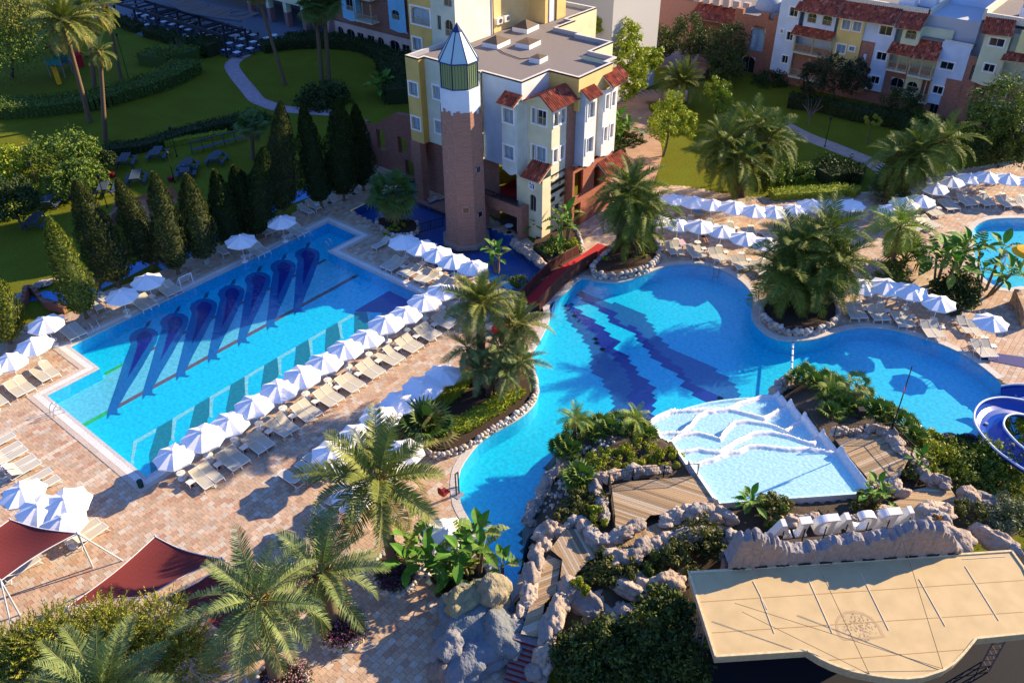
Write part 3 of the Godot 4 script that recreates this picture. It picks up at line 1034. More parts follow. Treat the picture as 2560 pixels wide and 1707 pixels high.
func tile_roof(parent: Node, el: Vector3, er: Vector3, rr: Vector3, rl: Vector3) -> void:
	# barrel tiles on a slope given by its eave and its ridge
	var rf := node("tile_roof", parent)
	var b := B.new()
	var n := (er - el).cross(rl - el).normalized()
	b.col = lin(0.80, 0.76, 0.66)
	b.quad(el - n * 0.03, er - n * 0.03, rr - n * 0.03, rl - n * 0.03)
	b.quad(er - n * 0.12, el - n * 0.12, rl - n * 0.12, rr - n * 0.12)
	var e := [el, er, rr, rl]
	for i in 4:
		b.quad(e[i] - n * 0.12, e[(i + 1) % 4] - n * 0.12, e[(i + 1) % 4] - n * 0.03, e[i] - n * 0.03)
	part(b, "boarding", M.plain, rf)
	var cols := maxi(2, roundi((el.distance_to(er) + rl.distance_to(rr)) / 2 / 0.24))
	var rows := maxi(2, roundi((el.distance_to(rl) + er.distance_to(rr)) / 2 / 0.36))
	var t := B.new()
	for i in cols:
		for j in rows:
			var k := rnd(0.78, 1.15)
			var q := rng.randf()
			t.col = lin(0.66 * k, 0.31 * k, 0.20 * k) if q < 0.8 else (lin(0.74 * k, 0.45 * k, 0.33 * k) if q < 0.93 else lin(0.42, 0.22, 0.17))
			var s0 := float(i) / cols
			var s1 := float(i + 1) / cols
			var v0 := float(j) / rows - 0.02
			var v1 := float(j + 1) / rows
			var prev := []
			for f in 5:
				var s := lerpf(s0, s1, f / 4.0)
				var h: float = [0.0, 0.06, 0.085, 0.06, 0.0][f]
				var lo := el.lerp(er, s).lerp(rl.lerp(rr, s), v0) + n * (h + 0.025)
				var hi := el.lerp(er, s).lerp(rl.lerp(rr, s), v1) + n * h
				if f > 0:
					t.quad(prev[0], lo, hi, prev[1])
					t.quad(prev[0] - n * 0.03, lo - n * 0.03, lo, prev[0])
				prev = [lo, hi]
	var o := part(t, "roof_tiles", M.rough, rf)
	o.set_meta("kind", "stuff")

func building() -> void:
	rng.seed = 61
	var g := thing("tower_side_hotel", "yellow, white and brick hotel house with gravel roof behind the tower", "building")
	var pale := lin(0.80, 0.83, 0.74)
	var cream := lin(0.86, 0.85, 0.70)
	var yellow := lin(0.86, 0.74, 0.42)
	var white := lin(0.90, 0.90, 0.89)
	var blue := lin(0.70, 0.78, 0.86)  # bluish shade put into the wall colour of faces turned from the sun
	var brk := lin(0.95, 0.85, 0.82)
	var W_ := Vector3(0, 0, 1)
	var S_ := Vector3(1, 0, 0)
	var st: Material = M.stucco
	var yb := 5.9
	# west faces
	wall(g, "wall", st, yellow, Vector3(38.9, yb, -14.55), W_, 1.7, 8.1, [[0.25, 4.55, 1.35, 5.75], [0.25, 1.25, 1.35, 2.45]])
	window(g, Vector3(38.9, yb, -14.55), W_, [0.25, 4.55, 1.35, 5.75], "tc")
	window(g, Vector3(38.9, yb, -14.55), W_, [0.25, 1.25, 1.35, 2.45], "tc")
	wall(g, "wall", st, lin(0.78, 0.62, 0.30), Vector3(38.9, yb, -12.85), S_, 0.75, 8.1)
	wall(g, "wall", st, pale, Vector3(39.65, yb, -12.85), W_, 6.75, 8.1, [[0.9, 4.5, 2.0, 5.7], [0.9, 1.2, 2.0, 2.4]])
	window(g, Vector3(39.65, yb, -12.85), W_, [0.9, 4.5, 2.0, 5.7], "tc")
	window(g, Vector3(39.65, yb, -12.85), W_, [0.9, 1.2, 2.0, 2.4], "tc")
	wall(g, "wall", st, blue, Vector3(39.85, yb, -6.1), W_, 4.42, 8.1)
	wall(g, "wall", st, white, Vector3(39.85, yb, -1.68), S_, 3.8, 8.1)
	wall(g, "wall", st, yellow, Vector3(43.65, 11.0, -1.68), W_, 3.18, 3.0)
	wall(g, "wall", st, lin(0.88, 0.78, 0.52), Vector3(43.65, 11.0, 1.5), S_, 5.1, 3.0)
	wall(g, "wall", st, cream, Vector3(50.3, yb, -1.9), S_, 3.55, 8.1)
	wall(g, "wall", st, cream, Vector3(48.75, yb, 1.5), -W_, 3.4, 8.1)
	wall(g, "wall", st, cream, Vector3(53.85, 0, -1.9), -W_, 4.0, 14.0)
	wall(g, "wall", st, cream, Vector3(54.4, 0, -5.9), -W_, 3.0, 14.0)
	wall(g, "wall", st, cream, Vector3(54.4, 0, -8.9), S_, 3.1, 14.0)
	wall(g, "wall", st, cream, Vector3(57.5, 0, -9.95), S_, 5.3, 14.0)
	# underside of the upper floors
	var roof_poly := V([38.9, -14.55, 38.9, -12.85, 39.65, -12.85, 39.65, -6.1, 39.85, -6.1, 39.85, -1.68, 43.65, -1.68, 43.65, 1.5, 48.75, 1.5, 48.75, 0.9, 50.3, 0.9, 50.3, -1.9, 53.85, -1.9, 53.85, -5.9, 54.4, -5.9, 54.4, -8.9, 57.5, -8.9, 57.5, -9.95, 62.8, -9.95, 62.8, -14.55])
	var b := B.new()
	b.col = lin(0.75, 0.72, 0.62)
	b.flat(roof_poly, yb + 0.002, false)
	part(b, "soffit", M.plain, g)
	b = B.new()
	b.flat(roof_poly, 13.62)
	var rf := part(b, "gravel_roof", M.gravel, g)
	var inner := Geometry2D.offset_polygon(roof_poly, -0.28, Geometry2D.JOIN_MITER)[0]
	b = B.new()
	b.col = lin(0.86, 0.84, 0.80)
	for p in Geometry2D.clip_polygons(roof_poly, V([50, -30, 50.02, -30, 50.02, 30, 50, 30])):
		for q in Geometry2D.clip_polygons(p, inner):
			b.flat(q, 14.0)
	b.col = lin(0.66, 0.68, 0.70)
	b.walls(inner, 13.6, 14.0, false)
	b.col = lin(0.86, 0.84, 0.80)
	b.walls(roof_poly, 13.86, 14.002)
	part(b, "parapet", M.rough, g)
	# skylights, pipes and cable on the roof
	for e in [[47.2, -10.7, 1.1, 0.5], [48.9, -8.2, 1.0, 0.15], [45.9, -4.6, 0.7, 0.15], [52.8, -11.6, 1.1, 0.6]]:
		var sk := node("skylight", g, Transform3D(Basis(UP, 0.1), Vector3(e[0], 13.62, e[1])))
		b = B.new()
		b.col = white
		b.bx(-e[2], e[2], 0, 0.42, -e[2] * 0.8, e[2] * 0.8)
		part(b, "kerb", M.plain, sk)
		b = B.new()
		b.col = lin(0.36, 0.30, 0.24)
		var tp := Vector3(0, 0.45 + e[3], 0)
		var cr := [Vector3(-e[2], 0.43, e[2] * 0.8), Vector3(e[2], 0.43, e[2] * 0.8), Vector3(e[2], 0.43, -e[2] * 0.8), Vector3(-e[2], 0.43, -e[2] * 0.8)]
		for k in 4:
			b.tri(cr[k], cr[(k + 1) % 4], tp)
		part(b, "lid", M.plain, sk)
	b = B.new()
	b.col = lin(0.06, 0.06, 0.07)
	var path := []
	for q in [Vector3(46.75, 13.68, -10.63), Vector3(45.71, 13.68, -8.57), Vector3(45.47, 13.68, -7.23), Vector3(45.32, 13.68, -6.14), Vector3(46.28, 13.68, -5.54)]:
		path.append(q)
	b.tube(path, [0.035], 5)
	part(b, "roof_cable", M.plain, g)
	# bay A with its canopy
	wall(g, "bay_wall", st, lin(0.80, 0.86, 0.84), Vector3(39.2, yb, -3.4), W_, 1.72, 6.4, [[0.2, 4.5, 1.35, 5.75], [0.2, 1.2, 1.35, 2.4]])
	window(g, Vector3(39.2, yb, -3.4), W_, [0.2, 4.5, 1.35, 5.75], "tc")
	window(g, Vector3(39.2, yb, -3.4), W_, [0.2, 1.2, 1.35, 2.4], "tc")
	wall(g, "bay_wall", st, lin(0.86, 0.88, 0.80), Vector3(39.2, yb - 0.4, -1.678), S_, 1.0, 6.8)
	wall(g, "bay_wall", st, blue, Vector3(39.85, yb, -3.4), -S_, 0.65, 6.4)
	skirt(g, Vector3(39.2, yb, -3.4), W_, 1.72, 0.45, lin(0.80, 0.86, 0.84))
	tile_roof(g, Vector3(38.6, 12.15, -3.55), Vector3(38.6, 12.15, -1.6), Vector3(39.85, 12.85, -1.6), Vector3(39.85, 12.85, -3.55))
	# bay B, its gable and its lower porch
	var by := 2.9
	wall(g, "bay_wall", st, cream, Vector3(40.6, by, -1.68), W_, 2.68, 9.5, [[0.55, 7.5, 0.9, 8.8], [1.1, 7.5, 2.1, 8.8], [0.55, 4.2, 0.9, 5.5], [1.1, 4.2, 2.1, 5.5]])
	wall(g, "bay_wall", st, lin(0.88, 0.86, 0.74), Vector3(40.6, by, 1.0), S_, 2.1, 9.4, [[0.25, 7.5, 0.85, 8.7], [1.25, 7.5, 1.85, 8.7], [0.25, 4.2, 0.85, 5.5], [1.25, 4.2, 1.85, 5.5]])
	for y in [7.5, 4.2]:
		window(g, Vector3(40.6, by, -1.68), W_, [0.55, y, 0.9, y + 1.3], "t")
		window(g, Vector3(40.6, by, -1.68), W_, [1.1, y, 2.1, y + 1.3], "tb" if y > 5 else "tc")
		window(g, Vector3(40.6, by, 1.0), S_, [0.25, y, 0.85, y + 1.2], "tb" if y > 5 else "tc")
		window(g, Vector3(40.6, by, 1.0), S_, [1.25, y, 1.85, y + 1.2], "tc")
	tile_roof(g, Vector3(39.9, 12.1, 1.55), Vector3(43.9, 12.1, 1.55), Vector3(43.66, 13.2, 0.15), Vector3(39.9, 13.2, 0.15))
	tile_roof(g, Vector3(43.66, 12.3, -1.7), Vector3(39.9, 12.3, -1.7), Vector3(39.9, 13.2, 0.15), Vector3(43.66, 13.2, 0.15))
	b = B.new()
	b.col = cream
	b.tri(Vector3(40.59, 12.2, -1.68), Vector3(40.59, 12.2, 1.0), Vector3(40.59, 13.1, 0.15))
	part(b, "gable", st, g)
	wall(g, "porch_wall", st, cream, Vector3(39.4, 0, -1.9), W_, 2.9, 5.7, [[1.5, 2.7, 2.2, 4.3]])
	window(g, Vector3(39.4, 0, -1.9), W_, [1.5, 2.7, 2.2, 4.3, cream], "a")
	wall(g, "porch_wall", st, lin(0.90, 0.86, 0.72), Vector3(39.4, 0, 1.0), S_, 3.3, 6.0, [[1.9, 2.2, 2.6, 3.8]])
	window(g, Vector3(39.4, 0, 1.0), S_, [1.9, 2.2, 2.6, 3.8, cream], "a")
	tile_roof(g, Vector3(38.8, 6.0, -1.05), Vector3(38.8, 6.0, 1.1), Vector3(40.6, 7.05, 1.1), Vector3(40.6, 7.05, -1.05))
	# round sign on the porch
	b = B.new()
	b.col = lin(0.9, 0.92, 0.92)
	b.tube([Vector3(39.34, 5.15, -0.15), Vector3(39.40, 5.15, -0.15)], [0.42], 20)
	var sg := part(b, "round_sign", M.plain, g)
	b = B.new()
	b.col = lin(0.05, 0.16, 0.24)
	for e in [[-0.22, 0.12, -0.12, 0.28], [-0.1, 0.05, 0.02, 0.12], [0.16, -0.22, 0.27, 0.16], [0.06, 0.14, 0.2, 0.24], [-0.2, -0.10, 0.06, -0.05], [-0.16, -0.2, 0.08, -0.15]]:
		b.bx(39.325, 39.339, 5.15 + e[1], 5.15 + e[3], -0.15 + e[0], -0.15 + e[2])
	part(b, "sign_print", M.plain, sg)
	# brick strip, bay C, recess, bay D
	wall(g, "brick_wall", M.brick, brk, Vector3(42.7, 5.0, 1.02), S_, 1.6, 7.4)
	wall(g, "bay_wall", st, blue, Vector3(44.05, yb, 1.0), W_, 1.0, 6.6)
	wall(g, "bay_wall", st, white, Vector3(44.05, yb, 2.0), S_, 1.75, 6.2, [[0.35, 4.3, 1.4, 5.7], [0.35, 1.1, 1.4, 2.5]])
	window(g, Vector3(44.05, yb, 2.0), S_, [0.35, 4.3, 1.4, 5.7], "tc")
	window(g, Vector3(44.05, yb, 2.0), S_, [0.35, 1.1, 1.4, 2.5], "tc")
	skirt(g, Vector3(44.05, yb, 2.0), S_, 1.75, 0.4, white)
	wall(g, "bay_wall", st, white, Vector3(45.8, yb, 2.0), -W_, 0.6, 6.2)
	tile_roof(g, Vector3(43.9, 12.15, 2.55), Vector3(45.95, 12.15, 2.55), Vector3(45.95, 12.85, 1.5), Vector3(43.9, 12.85, 1.5))
	wall(g, "bay_wall", st, lin(0.86, 0.74, 0.62), Vector3(45.8, yb, 1.45), S_, 1.2, 6.4)
	wall(g, "bay_wall", st, white, Vector3(46.85, yb, 2.0), S_, 2.2, 6.2, [[0.3, 4.4, 0.8, 5.7], [1.3, 4.4, 1.8, 5.7], [0.3, 1.4, 0.8, 2.7], [1.3, 1.4, 1.8, 2.7]])
	for y in [4.4, 1.4]:
		for x in [0.3, 1.3]:
			window(g, Vector3(46.85, yb, 2.0), S_, [x, y, x + 0.5, y + 1.3], "tc")
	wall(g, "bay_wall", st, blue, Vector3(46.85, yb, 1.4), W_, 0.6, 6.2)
	wall(g, "bay_wall", st, white, Vector3(49.05, yb, 2.0), -W_, 2.0, 6.2)
	skirt(g, Vector3(46.85, yb, 2.0), S_, 2.2, 0.35, white)
	tile_roof(g, Vector3(47.3, 12.35, 2.6), Vector3(49.5, 12.35, 2.6), Vector3(49.5, 13.2, 1.5), Vector3(47.3, 13.2, 1.5))
	tile_roof(g, Vector3(49.0, 12.35, 1.9), Vector3(50.9, 12.35, 1.9), Vector3(50.9, 13.1, 0.9), Vector3(49.0, 13.1, 0.9))
	tile_roof(g, Vector3(55.0, 12.2, -5.9), Vector3(55.0, 12.2, -8.9), Vector3(54.4, 13.3, -8.9), Vector3(54.4, 13.3, -5.9))
	# brick ground floor with its loggia
	wall(g, "brick_wall", M.brick, brk, Vector3(40.6, -0.3, -14.4), W_, 7.6, 6.2)
	wall(g, "brick_wall", M.brick, brk, Vector3(40.4, -0.3, -6.8), W_, 2.0, 6.2)
	wall(g, "brick_wall", M.brick, brk, Vector3(44.0, 3.2, -4.8), W_, 6.0, 2.7)
	wall(g, "brick_wall", M.brick, lin(0.6, 0.55, 0.55), Vector3(43.0, -0.3, -4.8), W_, 4.0, 2.6)
	wall(g, "brick_wall", M.brick, lin(0.95, 0.72, 0.62), Vector3(42.7, 0, 1.9), S_, 6.3, 5.9, [[0.3, 3.2, 1.6, 5.6], [0.4, 0.05, 1.4, 2.4], [3.4, 3.0, 4.4, 5.0]])
	wall(g, "brick_wall", M.brick, lin(0.95, 0.72, 0.62), Vector3(42.7, 0, 0.9), W_, 1.0, 5.9)
	wall(g, "brick_wall", M.brick, lin(0.95, 0.72, 0.62), Vector3(49.0, 0, 1.9), -W_, 3.8, 5.9)
	tile_roof(g, Vector3(46.5, 4.4, 3.2), Vector3(50.5, 4.4, 3.2), Vector3(50.5, 5.4, 1.9), Vector3(46.5, 5.4, 1.9))
	b = B.new()
	b.col = brk
	b.bx(38.35, 38.75, 2.15, 3.2, -4.9, -1.0)
	b.bx(38.35, 39.38, -0.4, 3.2, -1.0, -0.5)
	b.bx(38.35, 38.95, -0.4, 2.15, -5.2, -4.9)
	part(b, "loggia_parapet", M.brick, g)
	b = B.new()
	b.col = lin(0.30, 0.26, 0.24)
	b.bx(38.75, 44.0, 2.5, 2.62, -4.9, -1.0)
	b.bx(38.4, 43.0, -0.35, -0.02, -4.9, -1.0)
	part(b, "loggia_floor", M.rough, g)
	railing(g, Vector3(38.5, 3.2, -4.9), Vector3(38.5, 3.2, -1.0), 0.55, lin(0.04, 0.04, 0.05), 0.12)
	b = B.new()
	b.col = brk
	b.bx(38.7, 39.5, -0.4, 5.9, -14.3, -13.3)
	b.bx(38.7, 40.6, 3.6, 5.9, -14.55, -14.3)
	b.bx(38.4, 40.6, -0.42, -0.15, -14.6, -8.0)
	part(b, "brick_pier", M.brick, g)
	for e in [[-9.0, -0.2, 1.9], [-9.0, 2.6, 4.6]]:
		b = B.new()
		b.col = lin(0.62, 0.78, 0.74)
		b.bx(40.42, 40.58, e[1], e[2], e[0] - 0.7, e[0] + 0.7)
		part(b, "shutter", M.plain, g)
	# red corner sofa and blue seat on the loggias
	var so := thing("corner_sofa", "deep red corner sofa on the loggia behind the black railing", "sofa", "", Vector3(41.2, 2.62, -3.6))
	b = B.new()
	b.col = lin(0.55, 0.05, 0.06)
	b.bx(-1.0, 1.0, 0.02, 0.42, -0.9, 0.9)
	part(b, "seat", M.plain, so)
	b = B.new()
	b.col = lin(0.50, 0.04, 0.05)
	b.bx(-1.0, 1.0, 0.42, 0.85, -0.9, -0.65)
	b.bx(0.75, 1.0, 0.42, 0.85, -0.65, 0.9)
	part(b, "backrest", M.plain, so)
	brick_tower()
	tall_block()

func ring_pts(c: Vector2, r: float, k := 8, turn := PI / 8) -> PackedVector2Array:
	var p := PackedVector2Array()
	for i in k:
		p.append(c + Vector2(cos(turn + TAU * i / k), sin(turn + TAU * i / k)) * r)
	return p

func brick_tower() -> void:
	var c := Vector2(36.0, -5.2)
	var g := thing("brick_tower", "octagonal brick tower with white collar and glazed pointed lantern beside the stream", "tower")
	var b := B.new()
	b.col = lin(0.97, 0.90, 0.88)
	var lo := ring_pts(c, 1.98)
	var hi := ring_pts(c, 1.84)
	for i in 8:
		var j := (i + 1) % 8
		# the brick rises unevenly under the plaster collar
		var cuts := 5
		for k in cuts:
			var t0 := float(k) / cuts
			var t1 := float(k + 1) / cuts
			var top := 12.1 + 0.45 * rnd(-0.6, 1.0) * (1.0 if k % 2 else 0.5)
			var a0 := lo[i].lerp(lo[j], t0)
			var a1 := lo[i].lerp(lo[j], t1)
			var h0 := hi[i].lerp(hi[j], t0)
			var h1 := hi[i].lerp(hi[j], t1)
			b.quad(Vector3(a1.x, -0.4, a1.y), Vector3(a0.x, -0.4, a0.y), Vector3(h0.x, top, h0.y), Vector3(h1.x, top, h1.y))
			b.quad(Vector3(h1.x, top, h1.y), Vector3(h0.x, top, h0.y), Vector3(c.x, top, c.y), Vector3(c.x, top, c.y))
	part(b, "shaft", M.brick, g)
	b = B.new()
	b.col = lin(0.66, 0.57, 0.50)
	b.prism(ring_pts(c, 2.3), -0.5, -0.1)
	part(b, "plinth", M.rough, g)
	b = B.new()
	b.col = lin(0.86, 0.90, 0.93)
	b.prism(ring_pts(c, 1.79), 11.6, 14.1)
	part(b, "collar", M.stucco, g)
	for e in [[Vector2(-0.7071, 0.7071), 3.45], [Vector2(0, 1), 2.7], [Vector2(0, 1), 7.0]]:
		var n2: Vector2 = e[0]
		var q: Vector2 = c + n2 * (1.98 * 0.924 - 0.013 * e[1] * 0.85 + 0.01)
		var n := Vector3(n2.x, 0, n2.y)
		var w := node("slit_window", g)
		b = B.new()
		b.col = lin(0.72, 0.60, 0.55)
		var t := Transform3D(Basis(UP.cross(n), UP, n), Vector3(q.x, e[1], q.y))
		for f in [[-0.3, 0, 0.1, 0.7], [0.3, 0, 0.1, 0.7], [0, 0.3, 0.7, 0.1], [0, -0.3, 0.7, 0.1]]:
			b.box(t * Transform3D(Basis(), Vector3(f[0], f[1], 0)), Vector3(f[2], f[3], 0.1))
		part(b, "surround", M.rough, w)
		b = B.new()
		b.box(t * Transform3D(Basis(), Vector3(0, 0, -0.005)), Vector3(0.5, 0.5, 0.03))
		part(b, "pane", M.glass_dark, w)
	# lantern
	var ln := node("lantern", g)
	var r := ring_pts(c, 1.62)
	for i in 8:
		var j := (i + 1) % 8
		b = B.new()
		b.quad(Vector3(r[j].x, 14.1, r[j].y), Vector3(r[i].x, 14.1, r[i].y), Vector3(r[i].x, 16.15, r[i].y), Vector3(r[j].x, 16.15, r[j].y))
		part(b, "side_pane", M.lantern_glass, ln)
		b = B.new()
		b.col = lin(0.10, 0.20, 0.30)
		b.tube([Vector3(r[i].x, 14.08, r[i].y), Vector3(r[i].x, 16.2, r[i].y)], [0.06], 6)
		part(b, "post", M.plain, ln)
		b = B.new()
		b.col = lin(0.12, 0.24, 0.30)
		for k in range(1, 5):
			var m := r[i].lerp(r[j], k / 5.0) + (r[i] + r[j] - c * 2).normalized() * 0.02
			b.bar(Vector3(m.x, 14.1, m.y), Vector3(m.x, 16.15, m.y), 0.025, 0.025)
		for yy in [14.12, 16.16]:
			b.bar(Vector3(r[i].x, yy, r[i].y), Vector3(r[j].x, yy, r[j].y), 0.09, 0.07)
		part(b, "glazing_bar", M.plain, ln)
		var o := ring_pts(c, 1.72)
		var tip := Vector3(c.x, 19.05, c.y)
		var e0 := Vector3(o[i].x, 16.2, o[i].y)
		var e1 := Vector3(o[j].x, 16.2, o[j].y)
		b = B.new()
		b.col = lin(0.90, 0.94, 0.93)
		b.tri(e1, e0, tip)
		part(b, "roof_pane", M.frosted, ln)
		b = B.new()
		b.col = lin(0.10, 0.24, 0.44)
		b.tube([e0, e0.lerp(tip, 0.8)], [0.055, 0.04], 5)
		b.bar(e0, e1, 0.10, 0.08)
		part(b, "hip_bar", M.plain, ln)
	b = B.new()
	b.col = lin(0.10, 0.20, 0.40)
	var cp := ring_pts(c, 0.42)
	for i in 8:
		var j := (i + 1) % 8
		b.tri(Vector3(cp[j].x, 18.38, cp[j].y), Vector3(cp[i].x, 18.38, cp[i].y), Vector3(c.x, 19.1, c.y))
	part(b, "spire_cap", M.plain, ln)

func tall_block() -> void:
	var g := thing("tall_hotel_block", "tall cream and yellow hotel block rising behind the gravel roof", "building")
	var st: Material = M.stucco
	var W_ := Vector3(0, 0, 1)
	var S_ := Vector3(1, 0, 0)
	var pale := lin(0.80, 0.83, 0.74)
	var top := 25.0
	var o := Vector3(44.3, 0, -19.3)
	wall(g, "wall", st, lin(0.86, 0.72, 0.40), o, W_, 3.05, top, [[0.35, 12.4, 1.55, 13.6], [0.4, 14.95, 2.95, 16.6], [0.4, 18.2, 2.9, 19.8], [0.4, 21.2, 2.9, 22.8]])
	window(g, o, W_, [0.35, 12.4, 1.55, 13.6], "tc")
	for y in [14.95, 18.2, 21.2]:
		window(g, o, W_, [0.4, y, 2.9, y + 1.6, lin(0.86, 0.72, 0.40)], "tacb")
	o = Vector3(44.3, 0, -16.25)
	wall(g, "wall", st, pale, o, W_, 3.1, top, [[0.75, 14.9, 1.25, 16.2], [0.75, 18.0, 1.25, 19.3], [1.75, 14.5, 2.75, 16.0], [1.75, 17.2, 2.75, 18.8], [1.75, 20.5, 2.75, 22.0]])
	for y in [14.9, 18.0]:
		window(g, o, W_, [0.75, y, 1.25, y + 1.3], "")
	for y in [14.5, 17.2, 20.5]:
		window(g, o, W_, [1.75, y, 2.75, y + 1.5, pale], "ab")
	wall(g, "wall", st, lin(0.92, 0.90, 0.85), Vector3(44.3, 0, -13.15), S_, 5.4, top)
	wall(g, "wall", st, lin(0.92, 0.80, 0.54), Vector3(49.7, 0, -13.4), S_, 6.0, top, [[0.5, 18.8, 1.7, 20.2]])
	wall(g, "wall", st, lin(0.92, 0.90, 0.85), Vector3(49.7, 0, -13.15), -W_, 0.25, top)
	wall(g, "wall", st, lin(0.90, 0.78, 0.50), Vector3(55.7, 0, -13.4), W_, 2.0, top)
	wall(g, "wall", st, lin(0.90, 0.78, 0.50), Vector3(55.7, 0, -11.4), S_, 3.5, top, [[1.9, 15.6, 2.7, 17.0]])
	wall(g, "wall", st, lin(0.90, 0.88, 0.80), Vector3(59.2, 0, -11.4), -W_, 8.0, top)
	wall(g, "wall", st, pale, Vector3(59.2, 0, -19.3), -S_, 14.9, top)
	var b := B.new()
	b.col = lin(0.6, 0.58, 0.55)
	b.flat(V([44.3, -19.3, 59.2, -19.3, 59.2, -11.4, 55.7, -11.4, 55.7, -13.2, 44.3, -13.2]), top)
	part(b, "roof", M.rough, g)
	b = B.new()
	b.col = lin(0.80, 0.84, 0.90)
	b.bx(56.3, 57.1, 13.65, 15.9, -11.38, -11.33)
	part(b, "door", M.plain, g)
	b = B.new()
	b.col = lin(0.45, 0.38, 0.32)
	b.tube([Vector3(49.6, 13.6, -13.06), Vector3(49.6, 25, -13.06)], [0.06], 6)
	b.tube([Vector3(57.4, 13.6, -11.3), Vector3(57.4, 25, -11.3)], [0.09], 6)
	part(b, "downpipe", M.plain, g)
	for i in 2:
		var ac := thing("air_conditioner", "white air conditioner box on the yellow wall above the gravel roof", "air conditioner", "air conditioners on the yellow wall", Vector3(50.6 + i * 1.15, 14.4, -13.2))
		b = B.new()
		b.col = lin(0.88, 0.87, 0.84)
		b.bx(-0.42, 0.42, 0, 0.6, -0.2, 0.15)
		part(b, "case", M.plain, ac)
		b = B.new()
		b.col = lin(0.25, 0.25, 0.25)
		b.tube([Vector3(0.1, 0.3, 0.15), Vector3(0.1, 0.3, 0.17)], [0.22], 14)
		part(b, "fan_grille", M.plain, ac)


func balcony(parent: Node, x: float, z0: float, z1: float, y: float, out := 1.1, h := 2.6, tan := true) -> void:
	# a recessed balcony on a wall that faces west: slab, dark room behind, posts and a timber railing
	var bc := node("balcony", parent)
	var b := B.new()
	b.col = lin(0.78, 0.80, 0.74)
	b.bx(x - out, x + 1.4, y - 0.18, y, z0, z1)
	part(b, "slab", M.plain, bc)
	b = B.new()
	b.col = lin(0.34, 0.34, 0.36)
	b.bx(x + 1.3, x + 1.4, y, y + h, z0, z1)
	part(b, "back_wall", M.plain, bc)
	b = B.new()
	b.quad(Vector3(x + 1.28, y + 0.05, z0 + 0.3), Vector3(x + 1.28, y + 0.05, z1 - 0.3), Vector3(x + 1.28, y + 2.1, z1 - 0.3), Vector3(x + 1.28, y + 2.1, z0 + 0.3))
	part(b, "glass_door", M.glass_dark, bc)
	var col := lin(0.70, 0.66, 0.52)
	for z in [z0 + 0.06, (z0 + z1) / 2, z1 - 0.06]:
		b = B.new()
		b.col = col
		b.bx(x - out, x - out + 0.12, y, y + h, z - 0.06, z + 0.06)
		part(b, "post", M.plain, bc)
	railing(bc, Vector3(x - out + 0.05, y, z0), Vector3(x - out + 0.05, y, z1), 0.95, col, 0.16)
	railing(bc, Vector3(x - out + 0.05, y, z0), Vector3(x, y, z0), 0.95, col, 0.16)
	railing(bc, Vector3(x, y, z1), Vector3(x - out + 0.05, y, z1), 0.95, col, 0.16)

